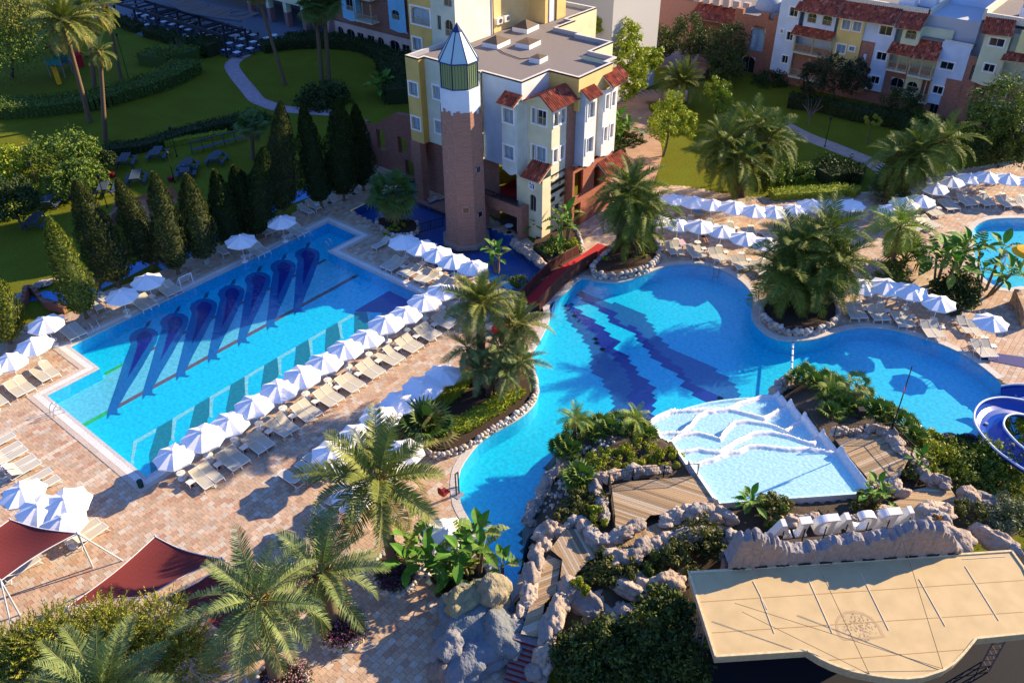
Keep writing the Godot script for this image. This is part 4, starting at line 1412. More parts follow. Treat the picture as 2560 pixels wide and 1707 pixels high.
func garden_hotel() -> void:
	rng.seed = 71
	var g := thing("garden_hotel", "long blue, white and yellow hotel wing with tiled eaves behind the lawn", "building")
	var st: Material = M.stucco
	var W_ := Vector3(0, 0, 1)
	var S_ := Vector3(1, 0, 0)
	var blue := lin(0.78, 0.85, 0.93)
	var yel := lin(0.88, 0.78, 0.48)
	var grn := lin(0.82, 0.85, 0.72)
	var brk := lin(0.92, 0.82, 0.80)
	var X := 92.0
	# brick ground floor the whole way
	wall(g, "brick_wall", M.brick, brk, Vector3(X + 0.3, 0, -2.2), W_, 36.0, 5.2, [[15.5, 1.9, 17.0, 3.6], [17.3, 1.9, 18.9, 3.6], [20.6, 0.0, 21.6, 2.0], [25.0, 3.6, 25.9, 4.4], [13.2, 2.5, 14.1, 3.3]])
	for e in [[15.5, 1.9, 17.0, 3.6, brk], [17.3, 1.9, 18.9, 3.6, brk]]:
		window(g, Vector3(X + 0.3, 0, -2.2), W_, e, "ab")
	for e in [[25.0, 3.6, 25.9, 4.4], [13.2, 2.5, 14.1, 3.3], [20.6, 0.0, 21.6, 2.0]]:
		window(g, Vector3(X + 0.3, 0, -2.2), W_, e, "")
	# white blue bay at the far end
	wall(g, "bay_wall", st, blue, Vector3(X, 1.5, -2.0), W_, 2.7, 10.5, [[1.35, 7.0, 2.4, 8.05], [1.5, 4.1, 2.3, 5.1], [1.4, 1.2, 2.2, 2.1], [0.6, 4.8, 0.9, 5.2]])
	for e in [[1.35, 7.0, 2.4, 8.05], [1.5, 4.1, 2.3, 5.1], [1.4, 1.2, 2.2, 2.1], [0.6, 4.8, 0.9, 5.2]]:
		window(g, Vector3(X, 1.5, -2.0), W_, e, "t")
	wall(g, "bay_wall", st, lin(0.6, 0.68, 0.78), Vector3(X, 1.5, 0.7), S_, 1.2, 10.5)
	wall(g, "bay_wall", st, blue, Vector3(X + 6, 1.5, -2.0), -S_, 6.0, 10.5)
	skirt(g, Vector3(X, 1.5, -2.0), W_, 2.7, 0.5, blue)
	# wall behind the balconies
	wall(g, "wall", st, blue, Vector3(X + 1.2, 1.5, 0.7), W_, 5.0, 9.4)
	wall(g, "bay_wall", st, blue, Vector3(X, 7.5, 1.3), W_, 4.0, 2.2, [[0.45, 0.6, 1.55, 1.85], [2.35, 0.6, 3.5, 1.85]])
	window(g, Vector3(X, 7.5, 1.3), W_, [0.45, 0.6, 1.55, 1.85, blue], "ab")
	window(g, Vector3(X, 7.5, 1.3), W_, [2.35, 0.6, 3.5, 1.85, blue], "ab")
	balcony(g, X + 0.4, 0.8, 5.6, 4.5, 0.9, 2.4)
	balcony(g, X + 0.4, 0.8, 5.6, 1.4, 0.9, 2.6)
	tile_roof(g, Vector3(X - 1.2, 9.6, 0.3), Vector3(X - 1.2, 9.6, 5.6), Vector3(X + 1.4, 11.2, 5.6), Vector3(X + 1.4, 11.2, 0.3))
	tile_roof(g, Vector3(X - 1.3, 6.75, 0.4), Vector3(X - 1.3, 6.75, 5.7), Vector3(X, 7.55, 5.7), Vector3(X, 7.55, 0.4))
	# yellow bay
	wall(g, "bay_wall", st, yel, Vector3(X - 0.15, 3.3, 5.7), W_, 3.2, 6.4, [[0.5, 4.85, 1.45, 5.9], [1.85, 4.85, 2.8, 5.9], [0.45, 2.0, 1.5, 3.0], [1.95, 2.5, 2.6, 3.0]])
	for e in [[0.5, 4.85, 1.45, 5.9], [1.85, 4.85, 2.8, 5.9], [0.45, 2.0, 1.5, 3.0], [1.95, 2.5, 2.6, 3.0]]:
		window(g, Vector3(X - 0.15, 3.3, 5.7), W_, e, "tc")
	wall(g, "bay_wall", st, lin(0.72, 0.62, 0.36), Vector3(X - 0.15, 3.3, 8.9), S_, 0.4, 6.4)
	# second blue bay
	wall(g, "bay_wall", st, blue, Vector3(X, 1.6, 8.9), W_, 3.6, 8.1, [[1.75, 6.65, 3.2, 7.65], [2.1, 3.75, 3.25, 4.65], [2.1, 0.9, 3.1, 1.75]])
	for e in [[1.75, 6.65, 3.2, 7.65], [2.1, 3.75, 3.25, 4.65], [2.1, 0.9, 3.1, 1.75]]:
		window(g, Vector3(X, 1.6, 8.9), W_, e, "t")
	wall(g, "brick_panel", M.brick, brk, Vector3(X - 0.03, 1.0, 8.8), W_, 1.75, 6.2, [[0.7, 3.6, 1.05, 4.7]])
	window(g, Vector3(X - 0.03, 1.0, 8.8), W_, [0.7, 3.6, 1.05, 4.7], "")
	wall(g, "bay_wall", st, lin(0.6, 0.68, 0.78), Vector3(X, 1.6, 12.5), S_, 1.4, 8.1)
	tile_roof(g, Vector3(X - 1.0, 9.55, 5.6), Vector3(X - 1.0, 9.7, 12.4), Vector3(X + 1.5, 11.2, 12.4), Vector3(X + 1.5, 11.1, 5.6))
	# bay C
	wall(g, "wall", st, grn, Vector3(X + 1.2, 1.5, 12.5), W_, 6.0, 8.2)
	wall(g, "bay_wall", st, grn, Vector3(X - 0.1, 7.6, 13.3), W_, 2.0, 2.1, [[0.4, 0.7, 1.6, 1.8]])
	window(g, Vector3(X - 0.1, 7.6, 13.3), W_, [0.4, 0.7, 1.6, 1.8, grn], "ab")
	wall(g, "bay_wall", st, grn, Vector3(X - 0.1, 7.6, 15.3), S_, 1.3, 2.1)
	tile_roof(g, Vector3(X - 0.9, 9.5, 12.5), Vector3(X - 0.9, 9.6, 15.4), Vector3(X + 1.2, 11.0, 15.4), Vector3(X + 1.2, 10.9, 12.5))
	tile_roof(g, Vector3(X - 1.3, 6.7, 12.4), Vector3(X - 1.3, 6.7, 15.2), Vector3(X, 7.65, 15.2), Vector3(X, 7.65, 12.4))
	tile_roof(g, Vector3(X - 1.5, 6.7, 15.2), Vector3(X - 1.5, 6.85, 18.2), Vector3(X + 0.6, 8.4, 18.0), Vector3(X + 0.6, 8.3, 15.2))
	balcony(g, X + 0.2, 12.6, 15.0, 4.7, 0.9, 2.0)
	balcony(g, X + 0.1, 15.2, 17.9, 4.6, 1.1, 2.2)
	wall(g, "bay_wall", st, grn, Vector3(X, 1.5, 15.0), W_, 1.9, 3.0, [[0.3, 0.9, 1.5, 2.1]])
	window(g, Vector3(X, 1.5, 15.0), W_, [0.3, 0.9, 1.5, 2.1, grn], "ab")
	balcony(g, X + 0.1, 16.9, 18.0, 1.6, 0.5, 2.6)
	# third blue bay, brick strip, green bay
	wall(g, "bay_wall", st, blue, Vector3(X, 1.6, 17.9), W_, 3.15, 7.1, [[0.4, 4.15, 1.85, 4.95], [0.35, 1.25, 1.45, 2.1]])
	for e in [[0.4, 4.15, 1.85, 4.95], [0.35, 1.25, 1.45, 2.1]]:
		window(g, Vector3(X, 1.6, 17.9), W_, e, "t")
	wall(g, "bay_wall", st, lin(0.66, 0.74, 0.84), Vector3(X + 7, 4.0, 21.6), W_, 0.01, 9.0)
	wall(g, "brick_panel", M.brick, brk, Vector3(X + 0.05, 0.4, 21.05), W_, 1.5, 7.3, [[0.6, 4.7, 0.95, 6.3]])
	wall(g, "brick_panel", M.brick, brk, Vector3(X - 0.03, 0.4, 19.4), W_, 1.8, 4.4)
	window(g, Vector3(X + 0.05, 0.4, 21.05), W_, [0.6, 4.7, 0.95, 6.3], "")
	wall(g, "bay_wall", st, grn, Vector3(X - 0.1, 5.0, 22.0), W_, 2.6, 5.6, [[0.6, 4.2, 2.1, 5.0], [0.85, 1.4, 1.95, 2.2]])
	for e in [[0.6, 4.2, 2.1, 5.0], [0.85, 1.4, 1.95, 2.2]]:
		window(g, Vector3(X - 0.1, 5.0, 22.0), W_, e, "t")
	skirt(g, Vector3(X - 0.1, 5.0, 22.0), W_, 2.6, 0.3, grn)
	tile_roof(g, Vector3(X - 0.8, 10.4, 21.6), Vector3(X - 0.8, 10.6, 24.8), Vector3(X + 1.0, 12.0, 24.4), Vector3(X + 1.0, 11.9, 21.3))
	wall(g, "wall", st, grn, Vector3(X + 1.0, 1.5, 24.6), W_, 9.0, 9.0)
	balcony(g, X + 0.2, 24.7, 27.4, 6.1, 0.9, 2.0)
	balcony(g, X + 0.2, 24.7, 27.4, 3.2, 0.9, 2.4)
	tile_roof(g, Vector3(X - 1.0, 8.1, 24.4), Vector3(X - 1.0, 8.3, 27.6), Vector3(X + 0.4, 8.9, 27.6), Vector3(X + 0.4, 8.7, 24.4))
	wall(g, "bay_wall", st, lin(0.88, 0.86, 0.62), Vector3(X - 0.1, 8.9, 25.4), W_, 3.0, 2.4, [[0.8, 0.6, 2.0, 1.9]])
	window(g, Vector3(X - 0.1, 8.9, 25.4), W_, [0.8, 0.6, 2.0, 1.9, grn], "ab")
	wall(g, "wall", st, blue, Vector3(X, 0, 28.4), W_, 5.0, 9.0)
	# flat roofs, upper storey, tanks
	var b := B.new()
	b.col = lin(0.62, 0.58, 0.56)
	b.bx(X + 1.5, X + 13, 10.9, 11.1, -2.0, 15.4)
	b.bx(X + 0.4, X + 8, 8.4, 8.6, 15.4, 21.1)
	b.bx(X + 1.0, X + 13, 11.5, 11.7, 21.1, 33.4)
	part(b, "flat_roof", M.gravel, g)
	b = B.new()
	b.col = lin(0.90, 0.87, 0.78)
	b.bx(X + 1.2, X + 1.5, 10.9, 11.5, -2.0, 15.4)
	b.bx(X + 1.2, X + 13, 10.9, 11.5, 15.2, 15.5)
	b.bx(X + 0.1, X + 0.4, 8.3, 8.85, 18.0, 21.1)
	b.bx(X + 0.8, X + 1.1, 11.4, 12.2, 21.1, 33.4)
	b.bx(X + 0.8, X + 13, 11.4, 12.6, 21.0, 21.3)
	part(b, "parapet", M.rough, g)
	wall(g, "upper_wall", st, blue, Vector3(X + 8, 8.4, 15.5), W_, 5.6, 8.0)
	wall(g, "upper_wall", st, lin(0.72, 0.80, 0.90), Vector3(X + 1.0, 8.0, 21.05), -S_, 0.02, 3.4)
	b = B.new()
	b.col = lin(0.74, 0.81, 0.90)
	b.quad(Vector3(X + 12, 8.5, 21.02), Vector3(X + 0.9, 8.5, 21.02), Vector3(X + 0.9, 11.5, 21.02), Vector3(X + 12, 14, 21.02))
	part(b, "upper_wall", st, g)
	for e in [[X + 3.0, 11.1, 12.3], [X + 4.5, 11.1, 14.2], [X + 4.0, 8.6, 17.6], [X + 3.0, 8.6, 19.2], [X + 4.0, 11.7, 25.0]]:
		var tk := thing("roof_plant_box", "white service box standing on the flat roof of the garden hotel", "service box", "service boxes on the hotel roof", Vector3(e[0], e[1], e[2]))
		b = B.new()
		b.col = lin(0.85, 0.88, 0.92)
		b.bx(-0.8, 0.8, 0, 1.0, -0.9, 0.9)
		part(b, "case", M.plain, tk)
		b = B.new()
		b.col = lin(0.30, 0.32, 0.36)
		b.tube([Vector3(0, 1.25, -0.9), Vector3(0, 1.25, 0.9)], [0.27], 10)
		part(b, "tank", M.plain, tk)
	# body that closes the block behind
	b = B.new()
	b.col = lin(0.7, 0.72, 0.74)
	b.bx(X + 1.6, X + 13, 0, 10.9, -1.9, 33)
	part(b, "core", M.plain, g)
	arc_sign("PARFEUM", Vector3(X + 0.22, 1.85, 22.3), 0.85, 0.16, true)
	arc_sign("", Vector3(X + 0.22, 1.9, 10.6), 0.9, 0.16, true)

func arc_sign(word: String, at: Vector3, r: float, size: float, light_on_dark: bool) -> void:
	# letters set on an arc on a wall that faces west
	var s := thing("arched_shop_sign", "small arched dark shop sign with pale letters over a doorway" if word == "PARFEUM" else ("plain arched dark sign over a planted doorway" if word == "" else "arched dark lettering above the tall shop window"), "sign", "", at)
	if light_on_dark:
		var b := B.new()
		b.col = lin(0.05, 0.09, 0.14)
		for i in 12:
			var a0 := lerpf(-0.95, 0.95, i / 12.0)
			var a1 := lerpf(-0.95, 0.95, (i + 1) / 12.0)
			var p := []
			for e in [[a0, r - 0.05], [a1, r - 0.05], [a1, r + size * 1.6], [a0, r + size * 1.6]]:
				p.append(Vector3(0, cos(e[0]) * e[1] - r, sin(e[0]) * e[1]))
			b.quad(p[0], p[1], p[2], p[3])
			b.quad(p[2], p[3], p[3] + Vector3(0.1, 0, 0), p[2] + Vector3(0.1, 0, 0))
		part(b, "board", M.plain, s)
	for i in word.length():
		var a := lerpf(-0.8, 0.8, (i + 0.5) / word.length())
		var t := TextMesh.new()
		t.text = word[i]
		t.font = SystemFont.new()
		t.font.font_names = PackedStringArray(["Droid Sans"])
		t.font_size = 64
		t.pixel_size = size * 1.3 / 64.0
		t.depth = 0.03
		var bs := Basis(Vector3(0, 0, 1), Vector3(0, 1, 0), Vector3(-1, 0, 0))
		var m := mi(t, "letter", M.letter_pale if light_on_dark else M.letter_dark, s)
		m.transform = Transform3D(Basis(Vector3(1, 0, 0), a) * bs, Vector3(-0.03, cos(a) * (r + size * 0.7) - r, sin(a) * (r + size * 0.7)))

func left_wing() -> void:
	rng.seed = 81
	var g := thing("arcade_hotel_wing", "shaded hotel wing with blue bays over a stone arcade behind the round lawn", "building")
	var st: Material = M.stucco
	var W_ := Vector3(0, 0, 1)
	var X := 69.3
	var blue := lin(0.52, 0.80, 0.92)
	var stone := lin(0.80, 0.72, 0.68)
	var o := Vector3(X, 0, -61.5)
	var holes := [[2.6, 0, 4.4, 2.0], [4.9, 0, 6.3, 1.85], [7.1, 0, 8.6, 1.85], [9.3, 0, 10.6, 2.0], [11.8, 0, 13.8, 2.05], [14.3, 0, 15.8, 1.85], [0.6, 0, 1.9, 2.0]]
	wall(g, "arcade_wall", st, stone, o, W_, 17.0, 2.75, holes, 0.5)
	for i in holes.size():
		var e: Array = holes[i].duplicate()
		e.append(stone)
		window(g, o, W_, e, "a" if i in [0, 3, 4, 6] else "")
	wall(g, "brick_wall", M.brick, lin(0.86, 0.78, 0.78), Vector3(X + 0.2, 2.75, -61.5), W_, 17.0, 9.5)
	wall(g, "bay_wall", st, blue, Vector3(X - 0.7, 3.75, -58.4), W_, 3.0, 8.5, [[0.9, 1.25, 2.4, 2.9], [0.9, 4.4, 2.4, 6.0]])
	window(g, Vector3(X - 0.7, 3.75, -58.4), W_, [0.9, 1.25, 2.4, 2.9], "b")
	window(g, Vector3(X - 0.7, 3.75, -58.4), W_, [0.9, 4.4, 2.4, 6.0], "b")
	skirt(g, Vector3(X - 0.7, 3.75, -58.4), W_, 3.0, 0.3, blue)
	wall(g, "bay_wall", st, blue, Vector3(X - 0.7, 3.75, -55.4), Vector3(1, 0, 0), 0.9, 8.5)
	balcony(g, X - 0.3, -55.2, -51.6, 4.15, 1.0, 2.6)
	balcony(g, X - 0.3, -55.2, -51.6, 7.3, 1.0, 2.6)
	wall(g, "bay_wall", st, blue, Vector3(X - 0.7, 3.85, -48.6), W_, 3.3, 8.5, [[0.6, 1.45, 2.1, 2.7], [0.6, 4.6, 2.1, 6.0]])
	for y in [1.45, 4.6]:
		window(g, Vector3(X - 0.7, 3.85, -48.6), W_, [0.6, y, 2.1, y + 1.3, blue], "ab")
	skirt(g, Vector3(X - 0.7, 3.85, -48.6), W_, 3.3, 0.3, blue)
	var b := B.new()
	b.col = lin(0.7, 0.7, 0.7)
	b.bx(X + 1.4, X + 12, 0, 23.4, -61.4, -13.0)  # unseen body, its height and length set to shade the lawn
	part(b, "core", M.plain, g)
	b = B.new()
	b.col = lin(0.72, 0.60, 0.60)
	for i in 10:
		var t := i / 9.0
		b.bx(X - 1.6 + 1.5 * t, X + 0.2, 4.4 * t, 4.4 * t + 0.55, -62.3 - 0.5 * sin(t * 2.5), -61.6)
	part(b, "buttress", M.rough, g)
	# open hall with square columns
	for i in 4:
		var z: float = [-82.0, -77.0, -72.6, -68.3][i]
		b = B.new()
		b.col = lin(0.82, 0.86, 0.74)
		b.bx(X - 0.4, X + 0.5, 2.15, 4.4, z - 0.4, z + 0.4)
		part(b, "column_head", st, g)
		b = B.new()
		b.col = lin(0.62, 0.48, 0.46)
		b.bx(X - 0.4, X + 0.5, 0, 2.15, z - 0.4, z + 0.4)
		part(b, "column", M.rough, g)
	b = B.new()
	b.col = lin(0.84, 0.88, 0.74)
	b.bx(X - 0.5, X + 0.6, 3.7, 23.4, -86.0, -61.5)  # upper walls out of view, height set to shade the park
	b.bx(X + 0.6, X + 16, 3.7, 23.4, -130.0, -61.4)
	part(b, "hall_wall", st, g)
	b = B.new()
	b.col = lin(0.30, 0.34, 0.40)
	b.bx(X + 7, X + 7.2, 0, 3.7, -86, -61.5)
	part(b, "hall_back", M.plain, g)
	b = B.new()
	b.col = lin(0.42, 0.46, 0.52)
	b.flat(V([52, -112, 82, -112, 82, -61.6, 66, -61.6, 62.5, -66, 54.5, -66, 52, -78]), -0.03)
	struct(b, "terrace_floor", M.paving)

func restaurant() -> void:
	rng.seed = 91
	var g := thing("dark_pergola", "dark steel pergola with curved slatted roof over the restaurant terrace", "pergola")
	var y := 3.2
	var dark := lin(0.12, 0.15, 0.20)
	var xo := 53.7
	for z in [-96.5, -90.5, -84.5, -78.6, -72.6, -67.1]:
		for x in [xo, 57.4]:
			var b := B.new()
			b.col = dark
			b.bx(x - 0.13, x + 0.13, -0.03, y, z - 0.13, z + 0.13)
			part(b, "post", M.plain, g)
		var b2 := B.new()
		b2.col = dark
		b2.bx(xo, 57.6, y - 0.3, y, z - 0.07, z + 0.07)
		part(b2, "beam", M.plain, g)
	for k in 12:
		var z := -95.0 + 2.4 * k
		var b := B.new()
		b.col = dark
		b.bx(xo, 57.2, y - 0.22, y - 0.02, z - 0.05, z + 0.05)
		part(b, "joist", M.plain, g)
	var b := B.new()
	b.col = dark
	b.bx(xo - 0.1, xo + 0.1, y - 0.35, y + 0.05, -97, -67)
	b.bx(57.1, 57.3, y - 0.35, y + 0.05, -97, -67)
	part(b, "edge_beam", M.plain, g)
	# the curved roof of boards
	var inn := resampled(V([59.8, -100, 59.1, -90.65, 57.5, -85.5, 56.6, -80.4, 57.3, -74.7, 58.75, -69.2]), 0.3, false)
	var outr := resampled(V([65.5, -100, 63.0, -90, 62.1, -86.7, 61.0, -82.8, 61.2, -77.8, 62.6, -70.4]), 0.3, false)
	var n := 96
	for i in n:
		var a := inn[mini(int(float(i) / n * inn.size()), inn.size() - 1)]
		var c := outr[mini(int(float(i) / n * outr.size()), outr.size() - 1)]
		b = B.new()
		b.col = lin(0.40, 0.35, 0.34) * rnd(0.85, 1.15)
		b.bar(Vector3(a.x, 3.65, a.y), Vector3(c.x, 3.65, c.y), 0.26, 0.05)
		part(b, "board", M.plain, g)
	for e in [inn, outr]:
		b = B.new()
		b.col = lin(0.30, 0.34, 0.42)
		var p := []
		for q in e:
			p.append(Vector3(q.x, 3.6, q.y))
		b.tube(p, [0.16], 6)
		part(b, "curved_beam", M.plain, g)
	for c in [Vector2(55.4, -93.0), Vector2(60.6, -72.8)]:
		b = B.new()
		b.col = lin(0.30, 0.34, 0.42)
		var p := []
		for k in 25:
			p.append(Vector3(c.x + cos(TAU * k / 24) * 1.35, 3.72 if c.x > 58 else 3.25, c.y + sin(TAU * k / 24) * 1.35))
		b.tube(p, [0.12], 6)
		part(b, "ring_beam", M.plain, g)
	# tables with chairs on the terrace
	var src := Node3D.new()
	b = B.new()
	b.col = lin(0.85, 0.88, 0.92)
	b.bx(-0.45, 0.45, 0.70, 0.74, -0.45, 0.45)
	part(b, "table_top", M.plain, src)
	b = B.new()
	b.col = dark
	b.lathe(Vector3.ZERO, [Vector2(0.25, 0), Vector2(0.25, 0.03), Vector2(0.04, 0.05), Vector2(0.04, 0.7)], 8)
	part(b, "pedestal", M.plain, src)
	var ch := Node3D.new()
	b = B.new()
	b.col = lin(0.22, 0.25, 0.30)
	b.bx(-0.22, 0.22, 0.42, 0.46, -0.22, 0.22)
	part(b, "seat", M.plain, ch)
	b = B.new()
	b.col = lin(0.22, 0.25, 0.30)
	b.bx(-0.22, 0.22, 0.46, 0.86, 0.18, 0.22)
	part(b, "backrest", M.plain, ch)
	for sx in [-1, 1]:
		for sz in [-1, 1]:
			b = B.new()
			b.col = lin(0.15, 0.17, 0.2)
			b.bx(sx * 0.19 - 0.02, sx * 0.19 + 0.02, 0, 0.42, sz * 0.19 - 0.02, sz * 0.19 + 0.02)
			part(b, "leg", M.plain, ch)
	for i in 13:
		for j in 4:
			var at := Vector3(54.6 + j * 2.3 + rnd(-0.3, 0.3), -0.026, -96.5 + i * 2.55 + rnd(-0.4, 0.4))
			if at.x > 61.0 and at.z < -80:
				continue
			copy_of(src, "dining_table", "pale square dining table on the restaurant terrace", "table", "restaurant tables", at, rnd(-0.1, 0.1))
			for k in 4:
				if rng.randf() < 0.8:
					var a := TAU * k / 4
					copy_of(ch, "dining_chair", "dark dining chair at a restaurant terrace table", "chair", "restaurant chairs", at + Vector3(sin(a), 0, cos(a)) * 0.75, a)
	for p in [Vector3(57.1, 0, -93.56), Vector3(59.43, 0, -72.56), Vector3(62.93, 0, -68.03), Vector3(54.41, 0, -79.04)]:
		b = B.new()
		b.col = lin(0.82, 0.86, 0.88)
		b.lathe(Vector3.ZERO, [Vector2(0.32, 0), Vector2(0.5, 0.9), Vector2(0.46, 0.95), Vector2(0.4, 0.85), Vector2(0, 0.8)], 12)
		tag(part(b, "terrace_pot", M.plain, self, Transform3D(Basis(), Vector3(p.x, -0.02, p.z))), "tall white tapered pot at the edge of the restaurant terrace", "pot", "white terrace pots")

func castle() -> void:
	rng.seed = 95
	var g := thing("brick_shop_house", "brick shop house with battlements, arched blue window and grey dome", "building")
	var W_ := Vector3(0, 0, 1)
	var S_ := Vector3(1, 0, 0)
	var brk := lin(0.95, 0.80, 0.74)
	var o := Vector3(93.4, 0, -8.6)
	wall(g, "brick_wall", M.brick, brk, o, W_, 6.8, 7.2, [[2.6, 2.9, 4.6, 5.9], [2.0, 0, 3.8, 2.1]])
	window(g, o, W_, [2.6, 2.9, 4.6, 5.9, brk], "ac")
	window(g, o, W_, [2.0, 0, 3.8, 2.1, brk], "a")
	for i in 4:
		if i != 1:
			var m := B.new()
			m.col = brk
			m.bx(93.4, 94.0, 7.2, 7.9, -8.6 + i * 1.8, -7.5 + i * 1.8)
			part(m, "merlon", M.brick, g)
	wall(g, "brick_wall", M.brick, lin(0.75, 0.66, 0.66), Vector3(96.5, 0, -16.5), W_, 7.9, 5.0, [[1.0, 0, 2.6, 3.6]])
	window(g, Vector3(96.5, 0, -16.5), W_, [1.0, 0, 2.6, 3.6], "")
	wall(g, "brick_wall", M.brick, brk, Vector3(93.4, 0, -1.8), S_, 3.0, 7.2)
	wall(g, "brick_wall", M.brick, brk, Vector3(96.6, 0, -8.6), -S_, 3.2, 7.2)
	tile_roof(g, Vector3(95.6, 5.0, -16.6), Vector3(95.6, 5.0, -8.7), Vector3(98.5, 6.4, -8.7), Vector3(98.5, 6.4, -16.6))
	var b := B.new()
	b.col = lin(0.62, 0.64, 0.68)
	b.bx(94.0, 110, 7.0, 7.2, -8.5, -2)
	b.bx(98.5, 110, 6.3, 6.5, -26, -8.6)
	part(b, "flat_roof", M.gravel, g)
	for i in 6:
		b = B.new()
		b.col = lin(0.74, 0.68, 0.66)
		b.bx(97.8, 98.5, 6.5, 7.5, -17.2 + i * 1.5, -16.3 + i * 1.5)
		part(b, "merlon", M.rough, g)
	b = B.new()
	b.col = lin(0.66, 0.70, 0.74)
	var prof := []
	for i in 9:
		prof.append(Vector2(cos(i / 8.0 * PI / 2) * 1.9, sin(i / 8.0 * PI / 2) * 1.8))
	b.lathe(Vector3(98.5, 7.2, -6.2), prof, 18)
	part(b, "dome", M.rough, g)
	b = B.new()
	b.col = lin(0.72, 0.52, 0.46)
	b.bx(98.6, 112, 0, 6.3, -30, -8.7)
	b.bx(94.2, 112, 0, 7.0, -8.4, -2.2)
	part(b, "core", M.rough, g)
	# open galleries with piers at the back of the court
	for i in 7:
		var z := -20.0 - i * 4.5
		b = B.new()
		b.col = lin(0.80, 0.58, 0.46)
		b.bx(105.5, 106.5, 0, 5.0, z - 0.5, z + 0.5)
		part(b, "pier", M.rough, g)
	b = B.new()
	b.col = lin(0.86, 0.70, 0.52)
	b.bx(105.3, 107, 4.6, 9.0, -50, -18)
	part(b, "gallery_wall", M.stucco, g)
	arc_sign("JUWELIER", Vector3(93.3, 5.9, -5.0), 1.05, 0.30, false)
	var t := TextMesh.new()
	t.text = "NOVIA"
	t.font = SystemFont.new()
	t.font.font_names = PackedStringArray(["Droid Sans"])
	t.font_size = 64
	t.pixel_size = 0.0085
	t.depth = 0.02
	var m := mi(t, "window_lettering", M.letter_pale, g)
	m.transform = Transform3D(Basis(Vector3(1, 0, 0), PI / 2) * Basis(Vector3(0, 0, 1), Vector3(0, 1, 0), Vector3(-1, 0, 0)), Vector3(93.5, 4.1, -5.55))
	# the little pool, mound and stair of the court
	b = B.new()
	b.col = lin(0.62, 0.56, 0.50)
	b.flat(V([105.32, -34.84, 112.21, -34.96, 121.84, -23.46, 105.06, -11.99, 97.23, -11.18, 90.45, -11.29, 90.25, -14.35, 87.95, -15.89, 86.28, -19.45, 89.61, -24.02]), -0.03)
	struct(b, "court_paving", M.paving)
	b = B.new()
	b.col = lin(0.10, 0.66, 0.83)
	b.flat(V([100.39, -29.1, 100.92, -27.96, 100.83, -25.88, 99.8, -25.06, 100.42, -23.82, 99.12, -23.38, 98, -24.83, 99.15, -27.19]), -0.02)
	var pw := struct(b, "court_pool", M.pool_print)
	b = B.new()
	var c := Vector3(106.81, 0, -26.23)
	b.col = lin(0.46, 0.38, 0.28)
	b.blob(Vector3(c.x, 0, c.z), Vector3(3.4, 4.6, 3.4), 8, noise_of(3, 0.02), 0.25, 0.6)
	tag(part(b, "straw_mound", M.rough, self), "brown thatched mound beside the court pool", "mound")
	var sg := thing("garden_stair", "stone garden stair climbing beside the brick shop house", "stair")
	for i in 12:
		b = B.new()
		b.col = lin(0.58, 0.46, 0.42)
		b.bx(86.0 + i * 0.62, 86.6 + i * 0.62, 0, 0.25 + i * 0.25, -11.5, -9.0)
		part(b, "step", M.rough, sg)

func lamp_post(at: Vector3, where: String, h := 3.4) -> void:
	var g := thing("lamp_post", "slim dark garden lamp post " + where, "lamp post", "", at)
	var b := B.new()
	b.col = lin(0.05, 0.07, 0.08)
	b.lathe(Vector3.ZERO, [Vector2(0.11, 0), Vector2(0.11, 0.1), Vector2(0.05, 0.2), Vector2(0.04, h - 0.4)], 8)
	part(b, "post", M.plain, g)
	b = B.new()
	b.col = lin(0.10, 0.13, 0.14)
	b.lathe(Vector3(0, h - 0.4, 0), [Vector2(0.07, 0), Vector2(0.17, 0.3), Vector2(0.20, 0.32), Vector2(0.05, 0.45), Vector2(0, 0.5)], 8)
	part(b, "lamp_head", M.plain, g)

